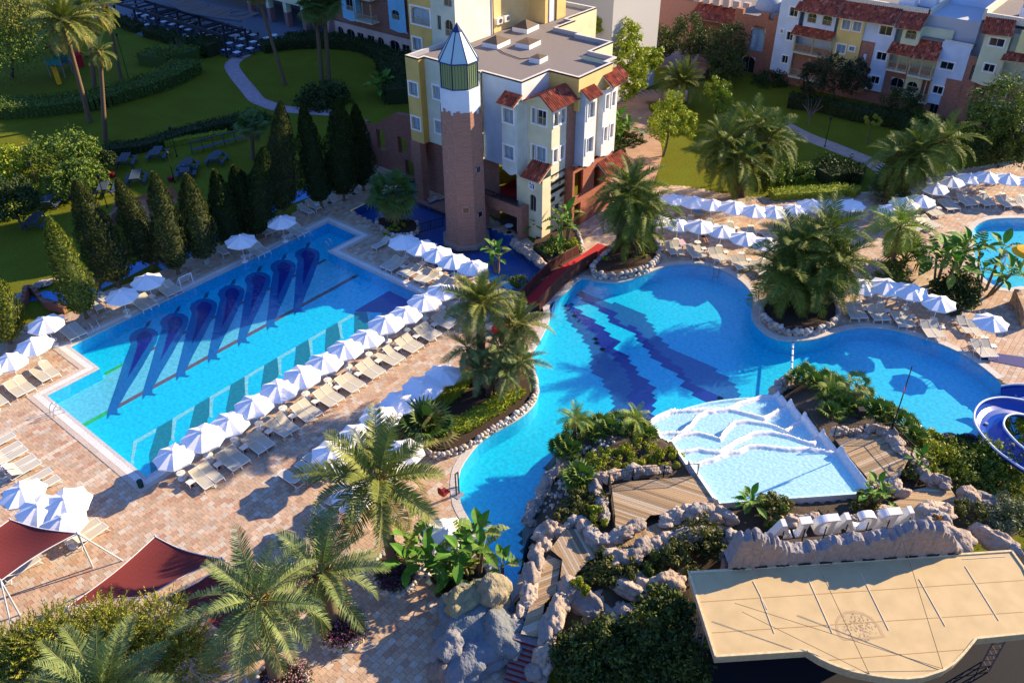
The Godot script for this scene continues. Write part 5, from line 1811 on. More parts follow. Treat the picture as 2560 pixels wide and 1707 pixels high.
func garden_things() -> void:
	rng.seed = 99
	# picnic tables
	var src := Node3D.new()
	var wood := lin(0.22, 0.28, 0.32)
	for i in 5:
		var b := B.new()
		b.col = wood * rnd(0.9, 1.1)
		b.bx(-0.95, 0.95, 0.72, 0.76, -0.4 + i * 0.16, -0.26 + i * 0.16)
		part(b, "top_plank", M.plain, src)
	for s in [-1, 1]:
		for i in 2:
			var b := B.new()
			b.col = wood * rnd(0.9, 1.1)
			b.bx(-0.95, 0.95, 0.42, 0.46, s * 0.72 + i * 0.15 - 0.14, s * 0.72 + i * 0.15)
			part(b, "seat_plank", M.plain, src)
		var b2 := B.new()
		b2.col = wood
		b2.bar(Vector3(s * 0.7, 0.72, 0.3), Vector3(s * 0.7, 0.0, 0.7), 0.06, 0.1)
		b2.bar(Vector3(s * 0.7, 0.72, -0.3), Vector3(s * 0.7, 0.0, -0.7), 0.06, 0.1)
		b2.bar(Vector3(s * 0.7, 0.40, -0.8), Vector3(s * 0.7, 0.40, 0.8), 0.06, 0.1)
		part(b2, "trestle", M.plain, src)
	for p in [Vector3(24.7, 0, -44.5), Vector3(27.83, 0, -43.34), Vector3(31.2, 0, -37.2), Vector3(28.12, 0, -37.92), Vector3(21.23, 0, -45.75), Vector3(23.08, 0, -39.6), Vector3(19.64, 0, -39.8), Vector3(14.88, 0, -41.49), Vector3(11.87, 0, -38.3), Vector3(27.21, 0, -36.94)]:
		copy_of(src, "picnic_table", "dark weathered picnic table with side benches on the lawn", "picnic table", "picnic tables on the lawn", Vector3(p.x, -0.05, p.z), rnd(0.6, 1.0), 1.25)
	lamp_post(Vector3(29.36, 0, -42.11), "by the yellow hedge")
	lamp_post(Vector3(39.85, 0, -69.83), "by the playground", 6.0)
	lamp_post(Vector3(25.43, 0, -36.41), "among the picnic tables")
	lamp_post(Vector3(18.07, 0, -36.7), "in front of the cypress row")
	lamp_post(Vector3(14.2, 0, -34.67), "beside the tall cypress")
	lamp_post(Vector3(75.89, 0, 12.55), "beside the right garden path".replace("right ", "brick "))
	lamp_post(Vector3(15.56, 0, -45.36), "under the small broadleaf tree")
	for p in [Vector3(22.14, 0, -42.92), Vector3(25.4, 0, -37.08)]:
		var b := B.new()
		b.col = lin(0.45, 0.06, 0.06)
		b.lathe(Vector3.ZERO, [Vector2(0, 0), Vector2(0.28, 0), Vector2(0.32, 0.5), Vector2(0.28, 0.5), Vector2(0, 0.42)], 12)
		tag(part(b, "red_bin", M.plain, self, Transform3D(Basis(), Vector3(p.x, -0.05, p.z))), "round dark red bin on the picnic lawn", "bin", "bins on the picnic lawn")
	# trellis bench
	var g := thing("long_bench", "long dark slatted bench with back rail by the yellow hedge", "bench", "", Vector3(33.91, 0, -40.47), -0.25)
	for i in 3:
		var b := B.new()
		b.col = wood
		b.bx(-3.2, 3.2, 0.45, 0.5, -0.3 + i * 0.2, -0.14 + i * 0.2)
		part(b, "seat_slat", M.plain, g)
	for i in 6:
		var b := B.new()
		b.col = wood
		b.bx(-3.2 + i * 1.25, -3.1 + i * 1.25, 0, 1.3, -0.35, -0.25)
		part(b, "post", M.plain, g)
	var b3 := B.new()
	b3.col = wood
	b3.bx(-3.3, 3.3, 1.2, 1.32, -0.36, -0.24)
	part(b3, "rail", M.plain, g)
	playground()
	# paths
	var b := B.new()
	var pl := resampled(V([56.36, -66.33, 53.94, -65.36, 51.8, -63.4, 49.75, -59.3, 47.66, -54.27, 45.89, -49.96, 45.68, -48.33, 45.68, -45.26, 46.47, -43.04, 47.32, -41.36, 48.25, -39.58, 49.17, -37.81]), 0.5, false)
	strip(b, pl, 1.0, -0.03, lin(0.68, 0.60, 0.62))
	struct(b, "garden_path", M.paving)
	b = B.new()
	strip(b, resampled(V([79.34, 5.74, 77.57, 9.38, 76.63, 12.75, 75.8, 15.57, 74.93, 18.18, 73.28, 20.52]), 0.5, false), 1.1, -0.03, lin(0.70, 0.60, 0.54))
	struct(b, "garden_path", M.paving)
	b = B.new()
	strip(b, resampled(V([80.61, -7.52, 78.81, -10.46, 75.68, -11.91, 72.47, -10.49, 69.79, -7.53, 65.63, -4.76, 61.79, -2.19, 57.57, -0.21, 53.57, 1.41]), 0.6, false), 2.0, -0.026, lin(0.72, 0.58, 0.48))
	struct(b, "garden_path", M.paving)

func strip(b: B, p: PackedVector2Array, w: float, y: float, col: Color) -> void:
	# a path of small pavers in courses across its width
	for i in p.size() - 1:
		var d := (p[i + 1] - p[i]).normalized()
		var s := Vector2(-d.y, d.x) * w
		var k := 5
		for j in k:
			b.col = col * rnd(0.88, 1.1)
			var a := p[i] + s * (2.0 * j / k - 1)
			var c := p[i] + s * (2.0 * (j + 1) / k - 1)
			var e := p[i + 1] + s * (2.0 * (j + 1) / k - 1)
			var f := p[i + 1] + s * (2.0 * j / k - 1)
			b.quad(Vector3(a.x, y, a.y), Vector3(f.x, y, f.y), Vector3(e.x, y, e.y), Vector3(c.x, y, c.y))

func playground() -> void:
	var at := Vector3(35.13, 0, -78.79)
	var g := thing("play_frame", "play frame with red roof, teal panels and yellow slides on the shaded lawn", "play frame", "", Vector3(at.x, -0.05, at.z), 0.6)
	var deck := 1.6
	for x in [-1.0, 1.0]:
		for z in [-1.0, 1.0]:
			var b := B.new()
			b.col = lin(0.55, 0.52, 0.48)
			b.bx(x - 0.07, x + 0.07, 0, 3.6, z - 0.07, z + 0.07)
			part(b, "post", M.plain, g)
	var b := B.new()
	b.col = lin(0.4, 0.38, 0.36)
	b.bx(-1.1, 1.1, deck - 0.1, deck, -1.1, 1.1)
	b.bx(1.1, 5.0, deck - 0.5, deck - 0.4, -0.8, 0.8)
	part(b, "platform", M.plain, g)
	for e in [[-1.05, -1.0, -1.0, 1.0], [1.0, 1.05, -1.0, 1.0]]:
		b = B.new()
		b.col = lin(0.15, 0.55, 0.55)
		b.bx(e[0], e[1], deck, deck + 0.9, e[2], e[3])
		part(b, "panel", M.plain, g)
	for s in [-1, 1]:
		b = B.new()
		b.col = lin(0.70, 0.22, 0.25)
		b.quad(Vector3(-1.3, 3.4, s * 1.3), Vector3(1.3, 3.4, s * 1.3), Vector3(1.3, 4.2, 0), Vector3(-1.3, 4.2, 0))
		part(b, "roof_panel", M.plain, g)
	for e in [[-1.0, -0.2, -4.2, 2.0], [5.0, 0.0, 8.4, -0.6]]:
		b = B.new()
		b.col = lin(0.92, 0.70, 0.08)
		var p := []
		for i in 7:
			var t := i / 6.0
			p.append(Vector3(lerpf(e[0], e[2], t), lerpf(deck - 0.1, 0.2, smoothstep(0, 0.9, t)), lerpf(e[1], e[3], t)))
		for i in 6:
			b.bar(p[i], p[i + 1], 0.6, 0.06)
			for s in [-1, 1]:
				b.bar(p[i] + Vector3(0, 0.15, s * 0.3), p[i + 1] + Vector3(0, 0.15, s * 0.3), 0.06, 0.3)
		part(b, "slide", M.plain, g)
	b = B.new()
	b.col = lin(0.75, 0.10, 0.12)
	b.lathe(Vector3(3.8, 0, 0.4), [Vector2(0.8, 0), Vector2(0.8, 1.6), Vector2(0, 2.6)], 8)
	part(b, "red_tower", M.plain, g)


func leaf_mats() -> void:
	mat("leaf", 1, 1, 1, 0.65, {"vc": true, "back": Color(0.55, 0.6, 0.3), "spec": 0.4})
	mat("bark", 1, 1, 1, 0.95, {"vc": true, "tex": M.grain_tex, "scale": 1.5, "world": false})

func frond(L: float, lw: float, droop: float, n: int, col: Color, tipc: Color, vee := 0.5) -> ArrayMesh:
	# a feather frond along +x, arching up and over in the xy plane
	var b := B.new()
	var pts := []
	var a := 0.12
	var p := Vector3.ZERO
	var m := 14
	for i in m + 1:
		pts.append(p)
		p += Vector3(cos(a), sin(a), 0) * L / m
		a -= droop / m * (0.4 + 1.2 * i / m)
	b.col = col.lerp(Color(0.45, 0.36, 0.12), 0.5)
	var rad := []
	for i in m + 1:
		rad.append(lerpf(0.035, 0.006, float(i) / m) * L / 2.6)
	b.tube(pts, rad, 4, false)
	for i in n:
		var t := lerpf(0.14, 1.0, (i + 0.5) / n)
		var f := t * m
		var k := mini(int(f), m - 1)
		var q: Vector3 = pts[k].lerp(pts[k + 1], f - k)
		var d: Vector3 = (pts[k + 1] - pts[k]).normalized()
		var up := Vector3(0, 0, 1).cross(d) * -1.0
		up = Vector3(-d.y, d.x, 0)
		var len := lw * sin(PI * clampf(0.12 + 0.86 * t, 0, 1)) ** 0.6 * rnd(0.85, 1.12)
		for s in [-1.0, 1.0]:
			var dir: Vector3 = (d * rnd(0.45, 0.75) + Vector3(0, 0, s) * 0.85 + up * rnd(vee - 0.25, vee + 0.15)).normalized()
			var e: Vector3 = q + dir * len + Vector3(0, -0.18 * len, 0)
			var mid := q + dir * len * 0.55 + Vector3(0, 0.0, 0)
			var wv := d.cross(dir).cross(dir).normalized() * len * 0.042
			b.col = col.lerp(tipc, rnd(0.0, 0.7)) * rnd(0.8, 1.2)
			b.quad(q - wv * 0.6, q + wv * 0.6, mid + wv, mid - wv)
			b.tri(mid - wv, mid + wv, e)
	return b.mesh()

func fan_leaf(r: float, stalk: float, col: Color, n := 15) -> ArrayMesh:
	var b := B.new()
	b.col = col * 0.8
	b.tube([Vector3.ZERO, Vector3(stalk * 0.6, stalk * 0.12, 0), Vector3(stalk, 0, 0)], [0.03, 0.02], 4, false)
	var c := Vector3(stalk, 0, 0)
	for i in n:
		var a := lerpf(-2.1, 2.1, (i + 0.5) / n)
		var da := 2.1 / n * 0.95
		var e := c + Vector3(cos(a) * r, -0.25 * r * absf(a) / 2.0, sin(a) * r) * rnd(0.85, 1.05) + Vector3(0, -0.12 * r, 0)
		var m0 := c + Vector3(cos(a - da) * r * 0.55, 0.05 * r, sin(a - da) * r * 0.55)
		var m1 := c + Vector3(cos(a + da) * r * 0.55, 0.05 * r, sin(a + da) * r * 0.55)
		b.col = col * rnd(0.8, 1.2)
		b.tri(c, m1, m0)
		b.tri(m0, m1, e)
	return b.mesh()

func paddle_leaf(L: float, w: float, col: Color, split: bool) -> ArrayMesh:
	# a long broad leaf on a stalk along +x (banana, bird of paradise)
	var b := B.new()
	var n := 9
	var spine := []
	var a := 0.5
	var p := Vector3(0, 0, 0)
	for i in n + 1:
		spine.append(p)
		p += Vector3(cos(a), sin(a), 0) * L / n
		a -= 0.13
	b.col = col.lerp(Color(0.5, 0.5, 0.2), 0.4)
	b.tube(spine, [0.04, 0.03, 0.03, 0.025, 0.02, 0.015], 4, false)
	for i in range(3, n):
		var t0 := (i - 3.0) / (n - 3)
		var t1 := (i - 2.0) / (n - 3)
		var w0 := w * sin(PI * clampf(t0 * 0.9 + 0.08, 0, 1))
		var w1 := w * sin(PI * clampf(t1 * 0.9 + 0.08, 0, 1))
		for s in [-1.0, 1.0]:
			var dr0 := Vector3(0, 0.35 * w0, s * w0)
			var dr1 := Vector3(0, (0.35 if not split else rnd(-0.3, 0.4)) * w1, s * w1)
			b.col = col * rnd(0.85, 1.15)
			var cut := 0.82 if split else 1.0
			var e: Vector3 = spine[i].lerp(spine[i + 1], cut)
			b.quad(spine[i], e, e + dr1, spine[i] + dr0)
	return b.mesh()

func leaves(b: B, c: Vector3, r: Vector3, count: int, size: float, cols: Array, inner := 0.45, flatten := 0.0) -> void:
	for i in count:
		var d := Vector3(rng.randfn(), rng.randfn(), rng.randfn()).normalized()
		var k := lerpf(inner, 1.0, pow(rng.randf(), 0.6)) * rnd(0.9, 1.08)
		var p := c + d * r * k
		var n := (d * 0.7 + Vector3(rnd(-1, 1), rnd(-0.6, 1.2), rnd(-1, 1))).normalized()
		var u := n.cross(Vector3(rnd(-1, 1), rnd(-1, 1), rnd(-1, 1))).normalized()
		var v := n.cross(u)
		var s := size * rnd(0.6, 1.3)
		var cc: Color = cols[rng.randi() % cols.size()]
		b.col = cc * rnd(0.8, 1.2)
		u *= s
		v *= s * rnd(0.35, 0.6)
		b.tri(p - u, p + v, p + u)
		b.tri(p - u, p + u, p - v)

func palm_crown(parent: Node, at: Vector3, meshes: Array, n: int, mats: Array, spread := Vector2(-0.75, 1.35), scale_ := 1.0) -> Node3D:
	var c := node("crown", parent, Transform3D(Basis(), at))
	for i in n:
		var t := (i + rnd(0.0, 0.8)) / n
		var el := lerpf(spread.y, spread.x, pow(t, 0.75))
		var az := i * 2.39996 + rnd(-0.25, 0.25)
		var k := clampi(int(t * meshes.size()), 0, meshes.size() - 1)
		var bs := Basis(Vector3.UP, az) * Basis(Vector3(0, 0, 1), el) * Basis(Vector3(1, 0, 0), rnd(-0.5, 0.5))
		mi(meshes[k], "frond", mats[0], c, Transform3D(bs.scaled(Vector3.ONE * scale_ * rnd(0.85, 1.08)), Vector3.ZERO))
	return c

func trunk_mesh(a: Vector3, z: Vector3, r0: float, r1: float, col: Color, bend := 0.0) -> ArrayMesh:
	var b := B.new()
	var n := maxi(8, int(a.distance_to(z) / 0.16))
	var side := (z - a).cross(UP).normalized() if absf((z - a).normalized().y) < 0.999 else Vector3(1, 0, 0)
	var hor := (z - a) * Vector3(1, 0, 1)
	var pts := []
	var rad := []
	for i in n + 1:
		var t := float(i) / n
		var p := a.lerp(z, t) - hor * 0.35 * sin(PI * t) * bend
		pts.append(p)
		rad.append(lerpf(r0, r1, minf(1, t * 1.3)) * (1.0 + (0.10 if i % 2 else -0.04)) * (1.15 if t < 0.04 else 1.0))
	b.col = col
	b.tube(pts, rad, 9)
	return b.mesh()

var FR := {}

func make_fronds() -> void:
	rng.seed = 101
	var g1 := lin(0.40, 0.45, 0.18)
	var g2 := lin(0.54, 0.56, 0.27)
	FR["date"] = [frond(2.6, 0.62, 0.5, 54, g1, g2), frond(2.9, 0.62, 0.8, 54, g1, g2), frond(3.0, 0.60, 1.15, 54, g1, g2), frond(2.8, 0.55, 1.7, 46, g2, lin(0.62, 0.56, 0.34))]
	var b1 := lin(0.38, 0.46, 0.24)
	var b2 := lin(0.53, 0.58, 0.36)
	FR["blue"] = [frond(2.6, 0.55, 0.5, 54, b1, b2), frond(2.8, 0.55, 0.8, 54, b1, b2), frond(2.7, 0.55, 1.2, 50, b1, b2), frond(2.4, 0.5, 2.0, 40, lin(0.60, 0.50, 0.36), lin(0.70, 0.62, 0.48))]
	var d1 := lin(0.29, 0.38, 0.14)
	var d2 := lin(0.52, 0.55, 0.17)
	FR["clump"] = [frond(2.8, 0.66, 0.9, 48, d1, d2), frond(3.2, 0.68, 1.3, 48, d1, d2), frond(3.3, 0.66, 1.8, 48, d1, d2), frond(3.0, 0.6, 2.3, 44, lin(0.30, 0.32, 0.15), d1)]
	var y1 := lin(0.46, 0.56, 0.20)
	FR["areca"] = [frond(2.2, 0.6, 1.1, 34, y1, lin(0.60, 0.66, 0.30)), frond(2.4, 0.6, 1.7, 34, y1, lin(0.60, 0.66, 0.30)), frond(2.2, 0.55, 2.3, 30, y1, lin(0.62, 0.58, 0.30))]
	FR["fan"] = [fan_leaf(0.75, 0.9, lin(0.28, 0.40, 0.16)), fan_leaf(0.8, 0.9, lin(0.34, 0.42, 0.18)), fan_leaf(0.75, 0.8, lin(0.46, 0.44, 0.26))]
	FR["dwarf"] = [fan_leaf(0.42, 0.45, lin(0.30, 0.42, 0.14), 11), fan_leaf(0.45, 0.5, lin(0.40, 0.48, 0.16), 11)]
	FR["paddle"] = [paddle_leaf(2.1, 0.34, lin(0.30, 0.50, 0.12), false), paddle_leaf(2.3, 0.36, lin(0.34, 0.48, 0.14), true), paddle_leaf(2.0, 0.30, lin(0.52, 0.56, 0.20), true)]

func palm(kind: String, base: Vector3, top: Vector3, n: int, r: float, label: String, size := 1.0, spread := Vector2(-0.75, 1.35), bend := 0.0, skirted := false) -> Node3D:
	var g := thing("palm_tree", label, "palm tree")
	mi(trunk_mesh(base - Vector3(0, 0.1, 0), top, r * 1.25, r, lin(0.46, 0.38, 0.29), bend), "trunk", M.bark, g)
	palm_crown(g, top, FR[kind], n, [M.leaf], spread, size)
	if kind in ["date", "blue", "clump"]:
		var b := B.new()
		b.col = lin(0.60, 0.42, 0.18)
		for i in 14:
			var a := i * 2.4
			b.bar(top + Vector3(cos(a) * r, -0.35, sin(a) * r), top + Vector3(cos(a) * r * 1.9, 0.15, sin(a) * r * 1.9), 0.09, 0.05)
		part(b, "leaf_base", M.bark, g)
	return g

func palm_clump(kind: String, base: Vector3, tops: Array, n: int, label: String, size := 1.0, spread := Vector2(-1.0, 1.2)) -> void:
	var g := thing("palm_clump", label, "palm tree")
	for t in tops:
		var foot := base + Vector3(rnd(-0.5, 0.5), -0.1, rnd(-0.5, 0.5))
		mi(trunk_mesh(foot, t, 0.24, 0.20, lin(0.36, 0.30, 0.24), 0.3), "trunk", M.bark, g)
		palm_crown(g, t, FR[kind], n, [M.leaf], spread, size)

func cyp(t: float) -> float:
	return minf(1.0, 0.5 + 4.0 * t) * pow(maxf(0.0, 1.0 - pow(t, 1.9)), 0.75) + 0.02

func cypress(base: Vector3, top: Vector3, w0: float, cols: Array, label: String) -> void:
	var g := thing("cypress_tree", label, "cypress", "cypresses beside the lap pool")
	var w := w0 * 1.25
	var h := top.y - base.y
	mi(trunk_mesh(base - Vector3(0, 0.1, 0), base.lerp(top, 0.5), 0.16, 0.06, lin(0.50, 0.42, 0.34)), "trunk", M.bark, g)
	var b := B.new()
	var foot := 0.10 * h
	var noise := noise_of(int(base.x * 13 + base.z * 7), 0.55)
	var core := B.new()
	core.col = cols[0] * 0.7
	var rings := []
	var rad := []
	for i in 9:
		var t := i / 8.0
		rings.append(base.lerp(top, t) * Vector3(1, 0, 1) + Vector3(0, base.y + foot + t * (h - foot), 0))
		rad.append(w * 0.72 * cyp(t))
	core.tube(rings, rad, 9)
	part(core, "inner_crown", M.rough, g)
	for i in int(h * w * 330):
		var t := rng.randf()
		var az := rnd(0, TAU)
		var lump := 1.0 + 0.42 * noise.get_noise_3d(cos(az) * 1.6, t * h, sin(az) * 1.6)
		var r := w * cyp(t) * lump * lerpf(0.72, 1.0, sqrt(rng.randf()))
		var c := base.lerp(top, t) * Vector3(1, 0, 1) + Vector3(0, base.y + foot + t * (h - foot), 0)
		var out := Vector3(cos(az), 0, sin(az))
		var p := c + out * r
		var u := (UP + out * 0.6 + Vector3(rnd(-0.5, 0.5), rnd(-0.4, 0.3), rnd(-0.5, 0.5))).normalized() * rnd(0.10, 0.19)
		var v := u.cross(out + Vector3(rnd(-0.6, 0.6), 0, rnd(-0.6, 0.6))).normalized() * rnd(0.05, 0.09)
		b.col = cols[rng.randi() % cols.size()] * rnd(0.75, 1.25)
		b.tri(p - u * 0.4 - v, p - u * 0.4 + v, p + u)
		b.tri(p - u * 0.4 + v, p - u * 0.6, p + u * 0.6 - v)
	part(b, "crown", M.leaf, g)

func tree(base: Vector3, blobs: Array, count: int, size: float, cols: Array, label: String, kind := "broadleaf_tree", category := "tree") -> Node3D:
	# blobs: [centre, radius vector]; each is filled with smaller tufts
	var g := thing(kind, label, category)
	var tr := B.new()
	tr.col = lin(0.40, 0.34, 0.27)
	var mid: Vector3 = Vector3.ZERO
	for e in blobs:
		mid += e[0]
	mid /= blobs.size()
	var fork := base.lerp(mid, 0.55)
	var thick := clampf((mid.y - base.y) * 0.035, 0.04, 0.2)
	tr.tube([base - Vector3(0, 0.1, 0), base.lerp(fork, 0.5) + Vector3(0.05, 0, 0.04), fork], [thick * 1.3, thick, thick * 0.85], 8)
	part(tr, "trunk", M.bark, g)
	for e in blobs:
		var lb := B.new()
		lb.col = lin(0.40, 0.34, 0.27)
		lb.tube([fork, fork.lerp(e[0], 0.5) + Vector3(0, 0.1, 0), e[0]], [thick * 0.7, thick * 0.45, thick * 0.15], 6)
		part(lb, "limb", M.bark, g)
	var b := B.new()
	for e in blobs:
		var r: Vector3 = e[1]
		var tufts := maxi(8, int(r.x * r.x * 14))
		for i in tufts:
			var d := Vector3(rng.randfn(), rng.randfn() * 0.9 + 0.15, rng.randfn()).normalized()
			var c: Vector3 = e[0] + d * r * rnd(0.55, 1.0)
			var tr2 := Vector3.ONE * rnd(0.16, 0.32) * r.x
			leaves(b, c, tr2, maxi(6, count / (tufts * blobs.size())), size, cols, 0.2)
	part(b, "crown", M.leaf, g)
	return g

func hedge(path: PackedVector2Array, w: float, h: float, cols: Array, label: String, y := -0.05, size := 0.11, density := 90.0) -> void:
	var p := resampled(path, 0.5, false)
	var core := B.new()
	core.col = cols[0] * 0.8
	var b := B.new()
	for i in p.size() - 1:
		var a := Vector3(p[i].x, y, p[i].y)
		var z := Vector3(p[i + 1].x, y, p[i + 1].y)
		core.bar(a + UP * h * 0.44, z + UP * h * 0.44, w * 0.84, h * 0.88)
		var d := (z - a).normalized()
		var s := d.cross(UP)
		var n := int((w + 2 * h) * a.distance_to(z) * density)
		for k in n:
			var t := rng.randf() * (w + 2 * h)
			var q := a.lerp(z, rng.randf())
			var nn := UP
			if t < w:
				q += s * (t - w / 2) + UP * h * rnd(0.88, 1.06)
			elif t < w + h:
				q += s * w * rnd(0.43, 0.53) + UP * (t - w)
				nn = s
			else:
				q -= s * w * rnd(0.43, 0.53)
				q += UP * (t - w - h)
				nn = -s
			var u := (nn * 0.5 + Vector3(rnd(-1, 1), rnd(-0.5, 1), rnd(-1, 1))).normalized()
			var v := u.cross(Vector3(rnd(-1, 1), rnd(-1, 1), rnd(-1, 1))).normalized()
			var sz := size * rnd(0.6, 1.3)
			b.col = cols[rng.randi() % cols.size()] * rnd(0.8, 1.2)
			b.tri(q - v * sz * 0.5, q + v * sz * 0.5, q + u * sz * 1.5)
			b.tri(q - v * sz * 0.5 + u * sz, q + v * sz * 0.5, q - u * sz * 0.4)
	var g := thing("hedge", label, "hedge")
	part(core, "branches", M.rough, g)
	part(b, "foliage", M.leaf, g)

func bush(at: Vector3, r: Vector3, count: int, size: float, cols: Array, label: String, group := "", kind := "shrub") -> Node3D:
	var g := thing(kind, label, "shrub", group)
	var b := B.new()
	var tufts := maxi(6, int(r.x * r.z * 16))
	for i in tufts:
		var d := Vector3(rng.randfn(), absf(rng.randfn()) * 0.8, rng.randfn()).normalized()
		var c := at + d * r * rnd(0.45, 0.95)
		leaves(b, c, Vector3.ONE * rnd(0.18, 0.34) * minf(r.x, r.y), maxi(5, count / tufts), size, cols, 0.1)
	part(b, "foliage", M.leaf, g)
	b = B.new()
	b.col = lin(0.36, 0.29, 0.22)
	for i in 5:
		var a := TAU * i / 5
		b.tube([at, at + Vector3(cos(a) * r.x * 0.5, r.y * 0.6, sin(a) * r.z * 0.5)], [0.05, 0.015], 5)
	part(b, "stems", M.bark, g)
	return g

func fan_shrub(at: Vector3, n: int, size: float, label: String, kind := "dwarf", group := "") -> void:
	var g := thing("fan_palm", label, "palm shrub", group)
	var c := node("crown", g, Transform3D(Basis(), at))
	for i in n:
		var az := i * 2.39996
		var el := lerpf(1.3, 0.1, float(i) / n)
		mi(FR[kind][i % FR[kind].size()], "leaf", M.leaf, c, Transform3D((Basis(Vector3.UP, az) * Basis(Vector3(0, 0, 1), el)).scaled(Vector3.ONE * size * rnd(0.8, 1.15)), Vector3(0, 0.2 * size, 0)))
	var b := B.new()
	b.col = lin(0.35, 0.28, 0.2)
	b.lathe(at - Vector3(0, 0.1, 0), [Vector2(0.16 * size, 0), Vector2(0.12 * size, 0.35 * size), Vector2(0, 0.4 * size)], 8)
	part(b, "trunk", M.bark, g)

func paddle_plant(at: Vector3, stems: int, h: float, spread_: float, label: String, n := 7, size := 1.0) -> void:
	var g := thing("bird_of_paradise_plant", label, "plant")
	for s in stems:
		var a := TAU * s / stems + rnd(-0.3, 0.3)
		var top := at + Vector3(cos(a) * spread_ * rnd(0.3, 1.0), h * rnd(0.6, 1.1), sin(a) * spread_ * rnd(0.3, 1.0))
		mi(trunk_mesh(at + Vector3(cos(a) * spread_ * 0.3, -0.1, sin(a) * spread_ * 0.3), top, 0.12, 0.09, lin(0.48, 0.42, 0.32)), "stem", M.bark, g)
		for i in n:
			var az := i * 2.39996 + s
			var el := lerpf(1.05, -0.5, float(i) / n)
			mi(FR.paddle[i % 3], "leaf", M.leaf, g, Transform3D((Basis(Vector3.UP, az) * Basis(Vector3(0, 0, 1), el)).scaled(Vector3.ONE * size * rnd(0.75, 1.05)), top))


var COB := []

func make_cobbles() -> void:
	rng.seed = 111
	var nz := noise_of(9, 0.01)
	for i in 8:
		var b := B.new()
		var k := rnd(0.75, 1.0)
		b.col = [lin(0.80, 0.77, 0.72), lin(0.72, 0.70, 0.68), lin(0.82, 0.74, 0.64), lin(0.64, 0.60, 0.56), lin(0.86, 0.84, 0.80), lin(0.74, 0.66, 0.56), lin(0.60, 0.58, 0.58), lin(0.84, 0.80, 0.74)][i]
		b.blob(Vector3.ZERO, Vector3(1.0, 0.72, 0.85), 4, nz, 0.35, 0.9, Vector3(i, 0, 0))
		COB.append(b.mesh())

func cobbles(parent: Node, path: PackedVector2Array, closed: bool, size: float, rows: int, y0 := 0.0) -> void:
	for row in rows:
		var p := resampled(path, size * 1.75, closed)
		for i in p.size():
			if row > 0 and rng.randf() < 0.08:
				continue
			var s := size * rnd(0.8, 1.2)
			var j := Vector2(rnd(-0.3, 0.3), rnd(-0.3, 0.3)) * size
			var q := p[i].lerp(p[(i + 1) % p.size()], 0.5 if row % 2 and (closed or i + 1 < p.size()) else 0.0) + j
			mi(COB[rng.randi() % 8], "stone", M.cobble, parent, Transform3D(Basis(Vector3.UP, rnd(0, TAU)).scaled(Vector3.ONE * s), Vector3(q.x, y0 + size * (0.5 + row * 1.0), q.y)))

func bed(poly: PackedVector2Array, label: String, wallpath: PackedVector2Array, closed: bool, size: float, rows: int, soil_y := 0.3) -> Node3D:
	beds.append(poly)
	var g := thing("stone_planter", label, "planter")
	var b := B.new()
	b.prism(grown(poly, -0.12), -0.1, soil_y)
	part(b, "soil", M.earth, g)
	cobbles(g, wallpath, closed, size, rows)
	return g

func flowers(at: Vector3, r: float, label: String, cols: Array, n := 900) -> void:
	var g := thing("flower_bed", label, "flowers")
	var b := B.new()
	for i in n:
		var a := rnd(0, TAU)
		var d := sqrt(rng.randf()) * r
		leaves(b, at + Vector3(cos(a) * d, rnd(0.0, 0.28), sin(a) * d), Vector3.ONE * 0.08, 2, 0.06, [lin(0.20, 0.28, 0.10), lin(0.26, 0.34, 0.12)], 0.0)
	part(b, "foliage", M.leaf, g)
	b = B.new()
	for i in n / 2:
		var a := rnd(0, TAU)
		var d := sqrt(rng.randf()) * r
		leaves(b, at + Vector3(cos(a) * d, rnd(0.22, 0.36), sin(a) * d), Vector3.ONE * 0.03, 3, 0.045, cols, 0.0)
	part(b, "blossom", M.leaf, g)

